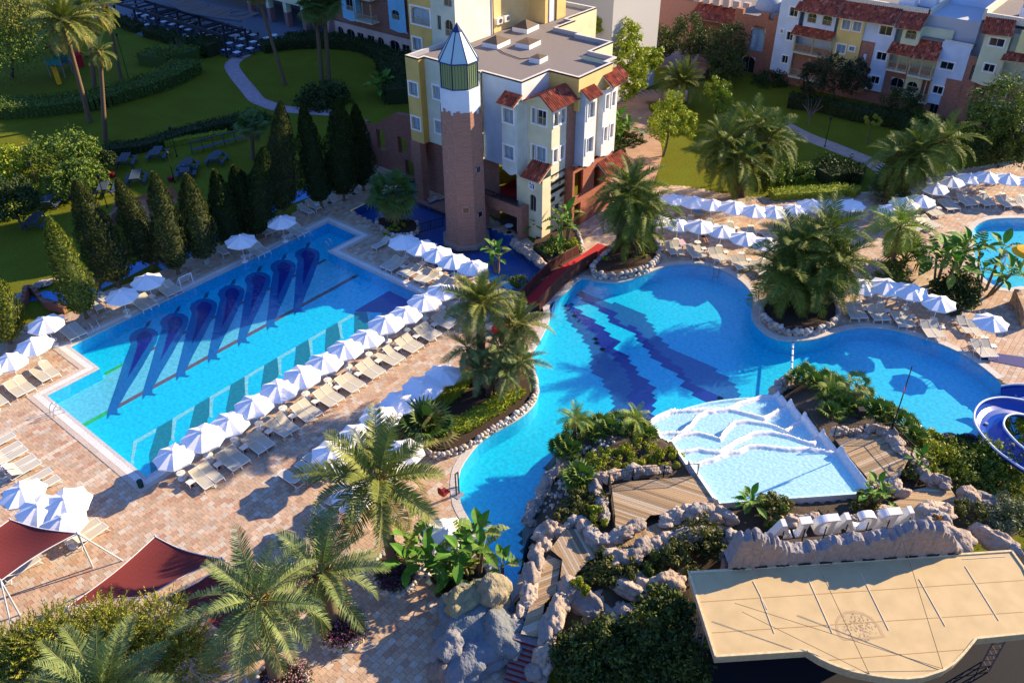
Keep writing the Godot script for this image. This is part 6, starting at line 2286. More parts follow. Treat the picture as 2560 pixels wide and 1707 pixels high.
func beds_first() -> void:
	make_cobbles()
	rng.seed = 121
	var p := V([12.55, 12.77, 13.12, 10.84, 14.91, 9.61, 17.94, 9.3, 20.22, 8.57, 22.45, 7.56, 23.99, 8.17, 25.53, 10.1, 23.7, 12.09, 21.75, 14.03, 19.75, 14.54, 16.92, 14.2, 14.24, 13.89])
	bed(p, "long planted bed with cobble edge between paving and lagoon", V([14.88, 9.92, 13.36, 10.8, 12.58, 12.93, 14.15, 13.97, 16.82, 14.29, 19.64, 14.62, 21.82, 14.13, 23.78, 12.19, 25.42, 10.4]), false, 0.17, 3, 0.35)
	p = resampled(V([37.25, 8.44, 37.99, 7.64, 39.08, 7.52, 41.47, 7.17, 43.4, 7.06, 44.98, 8.39, 44.52, 10.06, 43.09, 11.05, 41.32, 11.36, 39.82, 11.09, 38.47, 10.3, 37.51, 9.27]), 0.5)
	bed(p, "rounded bed with boulder edge at the bridge end", p, true, 0.24, 3, 0.5)
	p = resampled(V([41.13, 21.84, 39.76, 23.06, 39.5, 24.28, 39.83, 25.38, 40.94, 26.31, 42.38, 26.93, 43.82, 26.92, 45.64, 25.95, 46.38, 24.53, 46.16, 22.92, 44.41, 21.8]), 0.5)
	bed(p, "palm bed edged with pale boulders on the far lagoon shore", p, true, 0.22, 3, 0.45)
	p = resampled(V([3.97, 16.73, 4.52, 16.32, 5.09, 16.53, 5.6, 17.16, 5.64, 18.07, 5.07, 18.81, 4.39, 19.14, 3.69, 18.84, 3.24, 18.28, 3.38, 17.54]), 0.4)
	bed(p, "round cobble planter at the foot of the leaning date palm", p, true, 0.16, 3, 0.4)
	p = resampled(V([-0.45, 16.91, 0.2, 16.53, 0.88, 16.71, 1.52, 17.39, 1.58, 18.35, 1.12, 19.06, 0.43, 19.35, -0.28, 19.23, -0.8, 18.65, -0.85, 17.77]), 0.4)
	bed(p, "round cobble planter with pink flowers under a bluish palm", p, true, 0.16, 3, 0.4)
	p = resampled(V([-4.3, 17.15, -3.87, 16.93, -3.22, 17.14, -2.74, 17.83, -2.67, 18.59, -2.92, 19.23, -3.54, 19.57, -4.25, 19.05, -4.61, 18.07]), 0.4)
	bed(p, "round cobble planter at the foot of the rough-trunked palm", p, true, 0.16, 3, 0.4)
	p = V([5.45, 19.28, 6.24, 19.53, 7.11, 20.14, 8.16, 20.94, 7.89, 21.57, 7.31, 22.39, 6.31, 21.27, 5.4, 21.29, 4.59, 21.4, 5.03, 20.83])
	bed(p, "gravelly bed of bird of paradise beside the lagoon", V([8.63, 20.53, 8.27, 21.08, 7.89, 21.57, 7.44, 22.2]), false, 0.16, 2, 0.2)
	p = resampled(V([32.31, -13.29, 33.29, -13.12, 33.95, -11.57, 34.58, -10.44, 33.32, -8.91, 31.65, -9.67, 31.46, -10.92]), 0.5)
	bed(p, "small stone-edged bed with a fan palm in the stream corner", p, true, 0.2, 2, 0.4)
	p = V([37.7, 1.18, 40.26, -0.19, 42.35, 0.4, 43.03, 1.94, 41.41, 3.91, 39.83, 5.11, 39.02, 5.33, 37.38, 5.09, 36.02, 4.57, 36.6, 3.52])
	bed(p, "leafy bed beside the stream bridge", V([43.2, 1.81, 41.41, 3.91, 39.86, 5.15]), false, 0.2, 2, 0.3)

func garden() -> void:
	leaf_mats()
	make_fronds()
	rng.seed = 131
	var dk := [lin(0.17, 0.24, 0.09), lin(0.22, 0.29, 0.11), lin(0.27, 0.33, 0.13)]
	var md := [lin(0.30, 0.39, 0.14), lin(0.38, 0.47, 0.16), lin(0.46, 0.54, 0.19)]
	var yl := [lin(0.58, 0.63, 0.16), lin(0.68, 0.70, 0.20), lin(0.48, 0.56, 0.15)]
	var cy := [lin(0.26, 0.31, 0.15), lin(0.32, 0.36, 0.17), lin(0.40, 0.41, 0.22)]
	var cl := [lin(0.40, 0.46, 0.17), lin(0.48, 0.53, 0.20), lin(0.56, 0.58, 0.24)]
	# cypresses along the far side of the lap pool
	for e in [[[Vector3(6.81, 0, -19.82), Vector3(6.7, 9.07, -19.95)], 1.15, cl, "bright sunlit cypress with bare lower trunk beside the lap pool"], [[Vector3(10.9, 0, -22.05), Vector3(10.47, 9.8, -22.6)], 1.5, cy, "tallest dense cypress with a sunlit crown beside the brick channel"], [[Vector3(14.37, 0, -22.58), Vector3(13.89, 8.47, -23.18)], 1.15, cy, "narrow cypress beside the curved red wall"], [[Vector3(15.26, 0, -20), Vector3(15.4, 9.51, -19.82)], 1.25, cy, "grey-green open cypress in front of the sunlit brick wall"], [[Vector3(17.8, 0, -19.77), Vector3(17.96, 8.46, -19.57)], 1.25, cy, "cypress with a green box at its foot"], [[Vector3(20.84, 0, -20.32), Vector3(20.93, 7.61, -20.2)], 1.2, dk, "thin dark cypress behind the pool parasol"], [[Vector3(23.47, 0, -20.29), Vector3(23.16, 7.09, -20.68)], 1.4, dk, "dark full cypress behind two parasols"], [[Vector3(27.77, 0, -21.51), Vector3(28.76, 11.29, -20.24)], 1.5, cy, "broad dark cypress with a bright tip"], [[Vector3(31.15, 0, -19.84), Vector3(30.94, 10.38, -20.11)], 1.25, dk, "dark slender cypress with yellow tip by the garden tables"], [[Vector3(33.61, 0, -19.42), Vector3(34.11, 10.49, -18.78)], 1.5, dk, "tall dark cypress beside the arched brick ruin"], [[Vector3(36.35, 0, -19.52), Vector3(36.45, 9.04, -19.39)], 1.2, dk, "last dark cypress before the brick ruin"], [[Vector3(23.62, 0, -19.76), Vector3(24.82, 8.91, -18.25)], 1.3, dk, "low dark cypress between two taller ones"], [[Vector3(1.32, 0, -21.19), Vector3(1.92, 6.02, -20.44)], 1.2, cl, "yellow-green cypress by the brick arch"]]:
		cypress(e[0][0], e[0][1], e[1], e[2], e[3])
	# palms
	palm("date", Vector3(28.61, 0, -59.4), Vector3(28.94, 11.76, -58.97), 46, 0.24, "very tall sunlit date palm rising over the picnic lawn", 1.5, Vector2(-0.9, 1.3))
	palm("date", Vector3(26.76, 0, -52.58), Vector3(28.21, 10.09, -50.7), 22, 0.22, "thin tall palm with a sparse crown on the picnic lawn", 0.75, Vector2(-1.2, 1.3))
	palm("date", Vector3(33.37, 0, -66.91), Vector3(34.87, 10.77, -64.97), 36, 0.24, "tall palm behind the playground with a pale crown", 1.3, Vector2(-0.9, 1.3))
	palm("date", Vector3(38.01, 0, -68.32), Vector3(38.46, 9.99, -67.74), 20, 0.2, "slanting dark palm trunk beside the playground", 0.7, Vector2(-1.2, 1.3))
	palm("fan", Vector3(55.29, 0, -48.28), Vector3(55.62, 9.73, -47.86), 40, 0.24, "fan palm with the thicker trunk on the round lawn", 1.8, Vector2(-1.3, 1.2))
	palm("fan", Vector3(56.02, 0, -47.7), Vector3(56.43, 10.08, -47.16), 40, 0.24, "second fan palm of the pair on the round lawn", 1.8, Vector2(-1.3, 1.2))
	palm("fan", Vector3(51.57, 0, -51.3), Vector3(50.53, 12.23, -52.67), 36, 0.2, "leaning fan palm trunk on the round lawn", 1.6, Vector2(-1.3, 1.2))
	palm("date", Vector3(4.58, 0, 17.6), Vector3(5.15, 6.2, 16.56), 34, 0.27, "leaning date palm with open crown among the parasols", 1.45, Vector2(-0.7, 1.15), 0.4)
	palm("blue", Vector3(0.3, 0, 17.51), Vector3(0.16, 4.3, 17.51), 28, 0.3, "bluish date palm over the pink flower planter", 1.3, Vector2(-0.95, 1.25), 0.3)
	palm("blue", Vector3(-3.72, 0, 17.86), Vector3(-3.58, 6.4, 18.09), 34, 0.27, "date palm with dead hanging fronds beside the red sail", 1.35, Vector2(-1.2, 1.25), 0.3)
	palm("blue", Vector3(-11.43, 0, 15.18), Vector3(-10.43, 5, 16.18), 40, 0.35, "grey-green palm crown at the foot of the feathery trees", 1.35, Vector2(-0.3, 1.3))
	# the bed between the paving and the lagoon
	var b1 := Vector3(20.12, 0, 10.45)
	palm("date", b1, Vector3(20.61, 6.6, 10.26), 40, 0.28, "date palm with the highest crown in the long bed", 1.05)
	palm("date", Vector3(20.81, 0, 11.7), Vector3(22.12, 5, 12.26), 30, 0.25, "slim palm leaning over the lagoon from the long bed", 0.9)
	palm_clump("blue", Vector3(19.67, 0, 11.45), [Vector3(19.3, 3.6, 10.12), Vector3(20.5, 3.8, 12.04), Vector3(19.08, 2.6, 11.66), Vector3(19.91, 2.6, 13.08), Vector3(21.01, 3, 13.34)], 22, "dense clump of short bluish palms in the long bed", 0.8)
	fan_shrub(Vector3(13.63, 0, 11.14), 26, 1.6, "spiky fan palm at the hedge corner of the long bed", "fan")
	hedge(V([20.19, 9.35, 17.78, 9.86, 15.84, 10.03, 14.43, 10.77]), 1.2, 0.75, yl, "clipped bright green hedge on the paving side of the bed")
	hedge(V([21.02, 13.12, 18.27, 13.05, 15.99, 12.7, 14.11, 12.07]), 1.4, 0.8, yl, "clipped bright green hedge on the lagoon side of the bed")
	# by the bridge
	var b2 := Vector3(41.63, 0, 7.99)
	palm_clump("clump", b2, [Vector3(40.34, 7.4, 9.43), Vector3(39.96, 6.4, 9.23), Vector3(40.66, 5.8, 10.44)], 34, "big date palm clump at the red bridge", 1.15, Vector2(-1.1, 1.25))
	palm_clump("clump", Vector3(42.66, 0, 9.28), [Vector3(42.71, 2.6, 9.9), Vector3(41.16, 2.4, 9.24)], 20, "low palms under the big clump at the bridge", 0.75)
	bush(Vector3(39.65, 0, 7.94), Vector3(1.2, 0.7, 0.9), 1500, 0.09, yl, "golden shrub on the near side of the bridge bed")
	bush(Vector3(42.41, 0, 9.89), Vector3(1.5, 0.8, 1.0), 1800, 0.09, yl, "golden shrub on the lagoon side of the bridge bed")
	bush(Vector3(39.98, 0, 9.54), Vector3(1.0, 0.5, 0.6), 900, 0.09, yl, "small golden shrub beside the boulder edge")
	paddle_plant(Vector3(42.41, 0, -0.23), 1, 4.6, 0.1, "tree-like bird of paradise in front of the porch", 12, 1.0)
	paddle_plant(Vector3(40.26, 0, -0.19), 2, 1.6, 0.6, "banana plant in a pot by the loggia", 7, 0.8)
	paddle_plant(Vector3(40.51, 0, 2.78), 4, 2.4, 1.0, "banana clump in the leafy stream bed", 7, 0.85)
	bush(Vector3(38.58, 0, 3.23), Vector3(1.8, 1.5, 1.6), 2400, 0.12, md, "tangled shrubs in the leafy stream bed")
	bush(Vector3(39.72, 0, 4.34), Vector3(1.0, 1.2, 1.0), 1500, 0.09, yl, "golden shrub in the leafy stream bed")
	palm_clump("clump", Vector3(58.74, 0, 10.97), [Vector3(61.78, 5.6, 9.67), Vector3(58.18, 5.2, 8.79), Vector3(62.36, 5, 11.59), Vector3(57.97, 4, 10.71)], 34, "huge date palm clump on the lawn behind the parasols", 1.35, Vector2(-1.0, 1.25))
	palm("date", Vector3(77.24, 0, -6.2), Vector3(76.97, 2.74, -6.55), 44, 0.3, "date palm with upright fronds at the path bend", 1.25, Vector2(-0.4, 1.35))
	palm_clump("clump", Vector3(67.01, 0, 22.32), [Vector3(67.49, 5.4, 24.3), Vector3(70.63, 5.6, 25.28), Vector3(66.97, 4.4, 23.22)], 36, "wide date palm clump behind the small pool's parasols", 1.3, Vector2(-1.0, 1.2))
	fan_shrub(Vector3(67.62, 0, 22.32), 18, 1.8, "young palm under the wide clump", "fan")
	palm_clump("clump", Vector3(43.11, 0, 24.56), [Vector3(46.34, 5.6, 23.89), Vector3(43.54, 5.2, 22.58), Vector3(44.54, 4.6, 23.79), Vector3(44.82, 4.4, 25.75), Vector3(41.97, 3.8, 22.68), Vector3(43.28, 3, 24.31)], 36, "massive dark palm clump on the far lagoon shore", 1.25, Vector2(-1.25, 1.2))
	palm("areca", Vector3(53.92, 0, 27.6), Vector3(53.76, 4.23, 27.4), 30, 0.16, "feathery light green palm behind the dark clump", 1.35, Vector2(-1.0, 1.3))
	fan_shrub(Vector3(55.54, 0, 28.16), 20, 1.6, "broad fan shrub under the feathery palm", "fan")
	bush(Vector3(53.2, 0, 28.13), Vector3(2.2, 1.3, 1.6), 1800, 0.12, md, "low shrubs under the feathery palm")
	paddle_plant(Vector3(54, 0, 31.93), 7, 3.4, 2.2, "tall dark banana grove behind the terrace loungers", 9, 1.15)
	paddle_plant(Vector3(55.26, 0, 34.85), 5, 3.2, 1.7, "leaning bird of paradise grove beside the small pool", 8, 1.0)
	bush(Vector3(52.84, 0, 33.15), Vector3(3.0, 2.2, 2.0), 4200, 0.16, dk, "dense undergrowth of the banana grove")
	palm("fan", Vector3(33.08, 0, -11.27), Vector3(32.95, 3.4, -11.43), 46, 0.3, "dark fan palm in the stream corner", 1.7, Vector2(-1.3, 1.25))
	bush(Vector3(32.62, 0, -10.81), Vector3(2.0, 0.8, 1.0), 2000, 0.1, yl, "yellow groundcover round the fan palm by the stream")
	paddle_plant(Vector3(32.87, 0, 1.21), 3, 1.8, 0.7, "bird of paradise at the end of the tower parasols", 7, 0.8)
	bush(Vector3(32.49, 0, 3.88), Vector3(1.0, 1.0, 1.0), 1200, 0.1, md, "shrub beside the bridge foot")
	# bed of bird of paradise at the bottom of the lagoon
	paddle_plant(Vector3(5.55, 0, 18.68), 4, 2.2, 1.1, "bird of paradise with bright new leaves by the white parasol", 8, 0.95)
	paddle_plant(Vector3(7.2, 0, 21.2), 4, 3.0, 1.0, "bird of paradise with dry flower heads beside the lagoon rim", 8, 0.95)
	paddle_plant(Vector3(6.26, 0, 20.51), 3, 1.4, 0.8, "low bird of paradise in the gravelly bed", 7, 0.85)
	paddle_plant(Vector3(7.65, 0, 22.81), 1, 2.6, 0.2, "thin leaning bird of paradise over the water", 7, 0.8)
	bush(Vector3(6.17, 0, 20.99), Vector3(1.4, 0.8, 1.0), 1500, 0.12, dk, "dark low leaves in the gravelly bed")
	var pk := [lin(0.62, 0.18, 0.40), lin(0.72, 0.40, 0.60), lin(0.78, 0.55, 0.62)]
	flowers(Vector3(0.18, 0.4, 18.45), 1.25, "pink flowers filling the planter under the bluish palm", pk)
	flowers(Vector3(4.21, 0.4, 18.01), 1.1, "purple flowers filling the planter of the leaning palm", [lin(0.42, 0.18, 0.42), lin(0.56, 0.30, 0.52)])
	flowers(Vector3(-3.46, 0.4, 18.58), 1.2, "pale pink flowers in the planter of the rough palm", [lin(0.74, 0.44, 0.56), lin(0.80, 0.66, 0.70)])
	# broadleaf trees on the right
	var t1 := Vector3(79.16, 0, -13.96)
	tree(t1, [[Vector3(75.65, 9, -17.32), Vector3(2.2, 1.8, 2.2)], [Vector3(73.33, 8, -13.3), Vector3(2.3, 2.2, 2.3)], [Vector3(71.41, 6, -10.65), Vector3(2.2, 2.6, 2.2)], [Vector3(74.15, 6, -9.79), Vector3(1.6, 1.8, 1.6)], [Vector3(71.47, 3.6, -10.17), Vector3(1.7, 2.0, 1.7)], [Vector3(71.07, 9.5, -15.64), Vector3(1.6, 1.2, 1.6)]], 17000, 0.19, yl, "tall bright yellow-green tree against the gravel-roofed house")
	tree(Vector3(62.62, 0, -0.19), [[Vector3(65.17, 4.6, -1.55), Vector3(1.7, 1.5, 1.7)], [Vector3(62.35, 3.4, -0.41), Vector3(2.0, 1.6, 2.0)], [Vector3(64.79, 3.2, 0.87), Vector3(1.6, 1.5, 1.6)]], 6500, 0.14, [yl[0], yl[1], md[2]], "round light green tree beside the brick path")
	tree(Vector3(77.68, 0, -2.06), [[Vector3(76.33, 3.2, -1.52), Vector3(1.7, 1.4, 1.7)], [Vector3(75.59, 2.4, -0.14), Vector3(1.4, 1.2, 1.4)]], 3500, 0.13, [yl[0], yl[2], md[2]], "small light green tree behind the huge palm clump")
	tree(Vector3(88.63, 0, 8.33), [[Vector3(88.08, 4.2, 7.63), Vector3(2.6, 2.3, 2.8)], [Vector3(85.78, 3.6, 6.26), Vector3(2.0, 2.3, 2.0)], [Vector3(88.97, 3.8, 10.05), Vector3(1.9, 2.2, 2.1)]], 8000, 0.15, [lin(0.20, 0.22, 0.13), lin(0.25, 0.27, 0.15)], "dark weeping tree in front of the hotel balconies")
	tree(Vector3(90.12, 0, 16.09), [[Vector3(88.53, 2.2, 16.07), Vector3(2.1, 1.9, 2.2)]], 3500, 0.12, dk, "round dark green tree in front of the hotel arches")
	tree(Vector3(79.67, 0, 15.86), [[Vector3(80.58, 2.4, 15.62), Vector3(0.95, 0.8, 0.95)]], 1300, 0.12, [yl[0], lin(0.60, 0.55, 0.20)], "thin young tree with a yellow crown on the lawn")
	tree(Vector3(89.17, 0, 27.68), [[Vector3(82.16, 6.4, 27.47), Vector3(3.2, 3.0, 3.2)], [Vector3(79.85, 5, 26.93), Vector3(2.4, 2.2, 2.4)], [Vector3(80.96, 5, 29.76), Vector3(2.6, 2.6, 2.6)]], 9000, 0.16, [md[0], md[1], lin(0.46, 0.48, 0.16)], "large green tree in front of the balconied hotel end")
	tree(Vector3(82.84, 0, 28.2), [[Vector3(79.89, 2.8, 27.59), Vector3(2.4, 2.0, 2.4)], [Vector3(80.77, 3, 29.92), Vector3(2.4, 2.2, 2.4)]], 6000, 0.15, dk, "dark green trees above the small pool's parasols")
	bush(Vector3(88.72, 0, 18.23), Vector3(2.8, 1.5, 1.8), 2400, 0.14, md, "bright shrub behind the wide palm clump")
	var tw := thing("bare_tree", "leafless grey tree at the end of the hotel hedge", "tree")
	for i in 12:
		var b := B.new()
		b.col = lin(0.52, 0.45, 0.42)
		var p0 := Vector3(80.36, 0, 8.68)
		var a := TAU * i / 12
		b.tube([p0, p0 + Vector3(0, 1.0, 0), p0 + Vector3(cos(a) * 0.5, 1.9, sin(a) * 0.5), p0 + Vector3(cos(a) * 1.2, 2.9 + 0.6 * sin(i * 2.0), sin(a) * 1.2)], [0.08, 0.06, 0.03, 0.01], 5)
		part(b, "branch", M.bark, tw)
	hedge(V([85.16, 3.9, 86.23, 7.66, 86.07, 12.07, 86.75, 15.72, 86.59, 17.68]), 2.2, 1.6, dk, "long dark hedge in front of the hotel wing", -0.05, 0.13, 45)
	hedge(V([96.38, -3.14, 92.39, 0.28]), 2.4, 2.0, dk, "dark shrubs at the corner of the blue hotel bay", -0.05, 0.14, 45)
	hedge(V([60.35, 13.54, 62.28, 15.19, 64.19, 17.22, 66.02, 18.73, 66.08, 20.38]), 1.6, 0.8, yl, "low bright hedge behind the back row of parasols", -0.05, 0.11, 50)
	hedge(V([66.83, 16.11, 69.22, 17.45, 69.85, 19.5]), 2.6, 1.4, dk, "dark shrubbery between the two palm clumps", -0.05, 0.14, 40)
	for e in [[Vector3(64.89, 0, 11.98), Vector3(3, 1.8, 2), md, "leafy shrub at the foot of the huge palm clump"], [Vector3(66.89, 0, 14.08), Vector3(2.4, 1.6, 2), md, "yellowish shrub on the sunny lawn edge"], [Vector3(69.54, 0, 16.15), Vector3(3, 2.2, 2.5), dk, "dark shrub on the lawn by the wide palm clump"]]:
		bush(e[0], e[1], 2200, 0.15, e[2], e[3])
	# court trees
	for e in [[Vector3(90.13, 0, -12.64), Vector3(87.56, 5, -11.83), Vector3(2.6, 3.0, 2.6), "tall dark palm-like tree in the court"], [Vector3(91.84, 0, -18.2), Vector3(89.39, 2.6, -17.17), Vector3(2.6, 2.2, 2.6), "low dark tree beside the court pool"], [Vector3(92.34, 0, -8.32), Vector3(88.79, 4.6, -7.01), Vector3(3.0, 2.6, 3.0), "olive tree in front of the brick shop house"], [Vector3(87.13, 0, -5.1), Vector3(87.13, 2.4, -5.95), Vector3(2.6, 2.0, 2.6), "shaded shrub tree below the shop window"]]:
		tree(e[0], [[e[1], e[2]]], 4200, 0.16, [lin(0.24, 0.30, 0.13), lin(0.32, 0.36, 0.16)], e[3])
	palm("fan", Vector3(104.01, 0, -27.12), Vector3(103.93, 1.39, -27.21), 40, 0.3, "dark fan palm on the court terrace", 1.5, Vector2(-0.8, 1.3))
	paddle_plant(Vector3(64.01, 0, -6.82), 5, 1.6, 1.2, "banana plants at the corner of the white bay", 8, 1.0)
	bush(Vector3(63.56, 0, -5.34), Vector3(2.2, 1.0, 2.2), 2000, 0.12, dk, "rounded dark shrub beside the brick path")
	bush(Vector3(59.71, 0, -4.83), Vector3(1.8, 1.6, 1.8), 1800, 0.12, dk, "dark shrub below the lit brick corner")
	bush(Vector3(91.26, 0, -1.18), Vector3(2.6, 1.8, 2.6), 2000, 0.14, dk, "dark shrub at the shop house corner")
	# the shaded park on the left
	hedge(V([23.21, -70.9, 25.93, -68.04, 29.21, -65.66, 32.39, -64.06, 35.37, -64.04, 39.14, -63.82, 43.81, -64.76, 47.46, -66.69]), 4.2, 1.5, md, "long broad hedge sweeping across the shaded park", -0.05, 0.16, 26)
	hedge(V([44.77, -71.66, 48.22, -72.72, 48.45, -69.25]), 5.5, 1.7, md, "wide clipped shrub mass beside the terrace hedge", -0.05, 0.16, 26)
	hedge(V([53.35, -100.11, 52.97, -93.43, 52.94, -88.59]), 2.0, 1.3, dk, "hedge along the far restaurant edge", -0.05, 0.16, 30)
	hedge(V([52.71, -86.04, 52.99, -81.97, 53.17, -78.15]), 2.2, 1.4, dk, "middle hedge along the restaurant edge", -0.05, 0.16, 30)
	hedge(V([50.84, -74.27, 52.93, -73.26, 53.69, -68.94]), 4.0, 2.0, dk, "dark shrubs at the end of the pergola", -0.05, 0.16, 30)
	hedge(V([58.51, -65.23, 62.22, -63.85, 65.57, -60.4, 67.85, -55.73, 67.7, -50.9, 65.73, -45.5]), 2.6, 1.4, dk, "dark hedge curving round the round lawn", -0.05, 0.16, 30)
	hedge(V([63.4, -65.84, 66.34, -63.82, 69.1, -57.59]), 2.0, 1.3, dk, "second hedge behind the round lawn", -0.05, 0.16, 30)
	hedge(V([65.73, -45.5, 61.72, -39.7, 56.18, -33.7]), 5.0, 2.2, dk, "tall dark shrubbery beside the yellow bay", -0.05, 0.16, 30)
	hedge(V([24.76, -49.13, 28.09, -46.86, 33.35, -46.28, 38.33, -44.8, 40.86, -43.24]), 2.2, 1.0, dk, "dark hedge behind the picnic tables", -0.05, 0.14, 30)
	hedge(V([30.15, -45.73, 33.39, -44.16, 36.71, -42.54]), 0.8, 0.7, yl, "narrow yellow hedge behind the long bench", -0.05, 0.12, 40)
	hedge(V([10.1, -43.03, 11.45, -42.07, 13.89, -44.68, 15.48, -45.87]), 1.8, 1.0, yl, "yellow-green hedge at the picnic lawn corner", -0.05, 0.12, 40)
	paddle_plant(Vector3(56.91, 0, -37.81), 5, 1.4, 1.4, "shaded banana plants beside the yellow bay", 8, 1.1)
	bush(Vector3(50.48, 0, -42.2), Vector3(4.2, 2.6, 3.4), 5000, 0.18, dk, "big dark shrub mass behind the cypresses")
	for e in [[Vector3(20.1, 0, -49.42), [[Vector3(18.38, 2.2, -48.13), Vector3(2.6, 2.0, 2.6)], [Vector3(20.41, 2.4, -46.63), Vector3(2.8, 2.2, 2.8)], [Vector3(20.93, 1.8, -45.03), Vector3(2.0, 1.8, 2.0)]], md, "broad dark green tree at the edge of the sunny patch"], [Vector3(15.27, 0, -51.96), [[Vector3(15.33, 2, -50.05), Vector3(2.2, 1.8, 2.2)], [Vector3(14.72, 2, -52.16), Vector3(2.2, 1.8, 2.2)]], yl, "bright lime-green tree at the sunny patch"], [Vector3(22.58, 0, -44.48), [[Vector3(22.49, 1.6, -43.77), Vector3(1.1, 1.1, 1.1)]], dk, "small round tree by the picnic tables"], [Vector3(10.65, 0, -39.14), [[Vector3(10.91, 2.8, -39.02), Vector3(2.3, 1.9, 2.3)], [Vector3(11.42, 3.2, -41.13), Vector3(1.8, 1.4, 1.8)]], dk, "pale-trunked small tree on the picnic lawn"], [Vector3(30.39, 0, -83.4), [[Vector3(30.76, 6, -79.62), Vector3(5.0, 4.0, 5.0)], [Vector3(33.42, 6, -78.56), Vector3(5.0, 4.0, 5.0)], [Vector3(27.7, 5, -79.86), Vector3(5.0, 4.5, 5.0)]], md, "large shaded tree behind the playground"], [Vector3(36.49, 0, -97.91), [[Vector3(31.85, 9, -80.91), Vector3(5.5, 3.6, 5.5)], [Vector3(32.44, 10, -77.21), Vector3(4.6, 3.0, 4.6)]], [lin(0.46, 0.48, 0.20), lin(0.54, 0.52, 0.24)], "sunlit olive-green tree top beyond the park"], [Vector3(17.39, 0, -43.05), [[Vector3(17.17, 1.6, -41.61), Vector3(2.4, 1.6, 2.4)], [Vector3(19.05, 1.6, -42.12), Vector3(2.2, 1.6, 2.2)]], md, "green shrub tree behind the tallest cypress"]]:
		tree(e[0], e[1], 5200, 0.17, e[2], e[3])
	bush(Vector3(40.2, 0, -43.51), Vector3(3.0, 2.0, 2.4), 2600, 0.15, dk, "dark leafy shrub at the end of the long bench")
	palm("fan", Vector3(34.11, 0, -34.91), Vector3(34.48, 3.75, -34.44), 30, 0.2, "small fan palm behind the cypress tips", 1.3, Vector2(-0.9, 1.25))
	# feathery trees in the lower left corner
	var fe := [lin(0.62, 0.65, 0.20), lin(0.70, 0.69, 0.26), lin(0.50, 0.56, 0.19), lin(0.44, 0.50, 0.17)]
	for e in [[Vector3(-11.88, 0, 10.89), [Vector3(-10.79, 4.2, 10.64), Vector3(-9.96, 4.6, 11.2), Vector3(-11.5, 3.8, 10.05), Vector3(-10.9, 3.6, 11.39)], "feathery yellow-green tree below the first red sail"], [Vector3(-9.5, 0, 12.94), [Vector3(-8.28, 4.4, 12.21), Vector3(-7.89, 4.2, 13.31), Vector3(-9.15, 4.2, 12.21), Vector3(-8.77, 3.6, 13.21)], "feathery tree covering the foot of the big red sail"], [Vector3(-7.67, 0, 14.83), [Vector3(-6.4, 4.2, 13.93), Vector3(-6.57, 3.6, 15.2), Vector3(-7.44, 3.6, 14.59), Vector3(-6.63, 3, 16.03)], "feathery tree beside the palm with dead fronds"], [Vector3(-13.07, 0, 9.43), [Vector3(-12.18, 3.6, 9.19), Vector3(-12.22, 3.2, 10.06)], "feathery tree at the corner of the terrace"]]:
		var bl := []
		for c in e[1]:
			bl.append([c, Vector3(1.45, 1.2, 1.45)])
		feathery(e[0], bl, fe, e[2])

func feathery(base: Vector3, blobs: Array, cols: Array, label: String) -> void:
	# thin drooping sprays in place of leaves
	var g := thing("feathery_tree", label, "tree")
	var tr := B.new()
	tr.col = lin(0.42, 0.34, 0.26)
	var fork: Vector3 = base + Vector3(0, 1.2, 0)
	tr.tube([base - Vector3(0, 0.1, 0), fork], [0.14, 0.1], 7)
	part(tr, "trunk", M.bark, g)
	var b := B.new()
	for e in blobs:
		var lb := B.new()
		lb.col = lin(0.48, 0.40, 0.28)
		lb.tube([fork, fork.lerp(e[0], 0.6), e[0]], [0.07, 0.04, 0.015], 5)
		part(lb, "limb", M.bark, g)
		for i in 330:
			var d := Vector3(rng.randfn(), rng.randfn() * 0.7 + 0.3, rng.randfn()).normalized()
			var p: Vector3 = e[0] + d * e[1] * rnd(0.3, 1.0)
			var dir := (d + Vector3(0, 0.35, 0)).normalized()
			var c: Color = cols[rng.randi() % cols.size()]
			var L := rnd(0.35, 0.7)
			b.col = lin(0.46, 0.38, 0.22)
			b.bar(p, p + dir * L, 0.012, 0.012)
			for k in 16:
				var q := p + dir * L * (k / 16.0)
				var o := (dir * 0.7 + Vector3(rnd(-1, 1), rnd(-0.7, 0.7), rnd(-1, 1))).normalized() * rnd(0.08, 0.16)
				var w := o.cross(Vector3(rnd(-1, 1), rnd(-1, 1), rnd(-1, 1))).normalized() * 0.024
				b.col = c * rnd(0.8, 1.2)
				b.tri(q - w, q + w, q + o)
	part(b, "crown", M.leaf, g)


var RK := []

func make_rocks() -> void:
	rng.seed = 141
	var nz := noise_of(17, 0.012, FastNoiseLite.TYPE_SIMPLEX_SMOOTH, 5)
	for i in 6:
		var b := B.new()
		b.col = [lin(0.66, 0.60, 0.54), lin(0.71, 0.65, 0.58), lin(0.60, 0.56, 0.52), lin(0.69, 0.61, 0.53), lin(0.64, 0.61, 0.58), lin(0.74, 0.67, 0.59)][i]
		b.blob(Vector3.ZERO, Vector3(1, 0.9, 1), 10, nz, 0.55, 0.7, Vector3(i * 3.1, i, 0))
		RK.append(b.mesh())

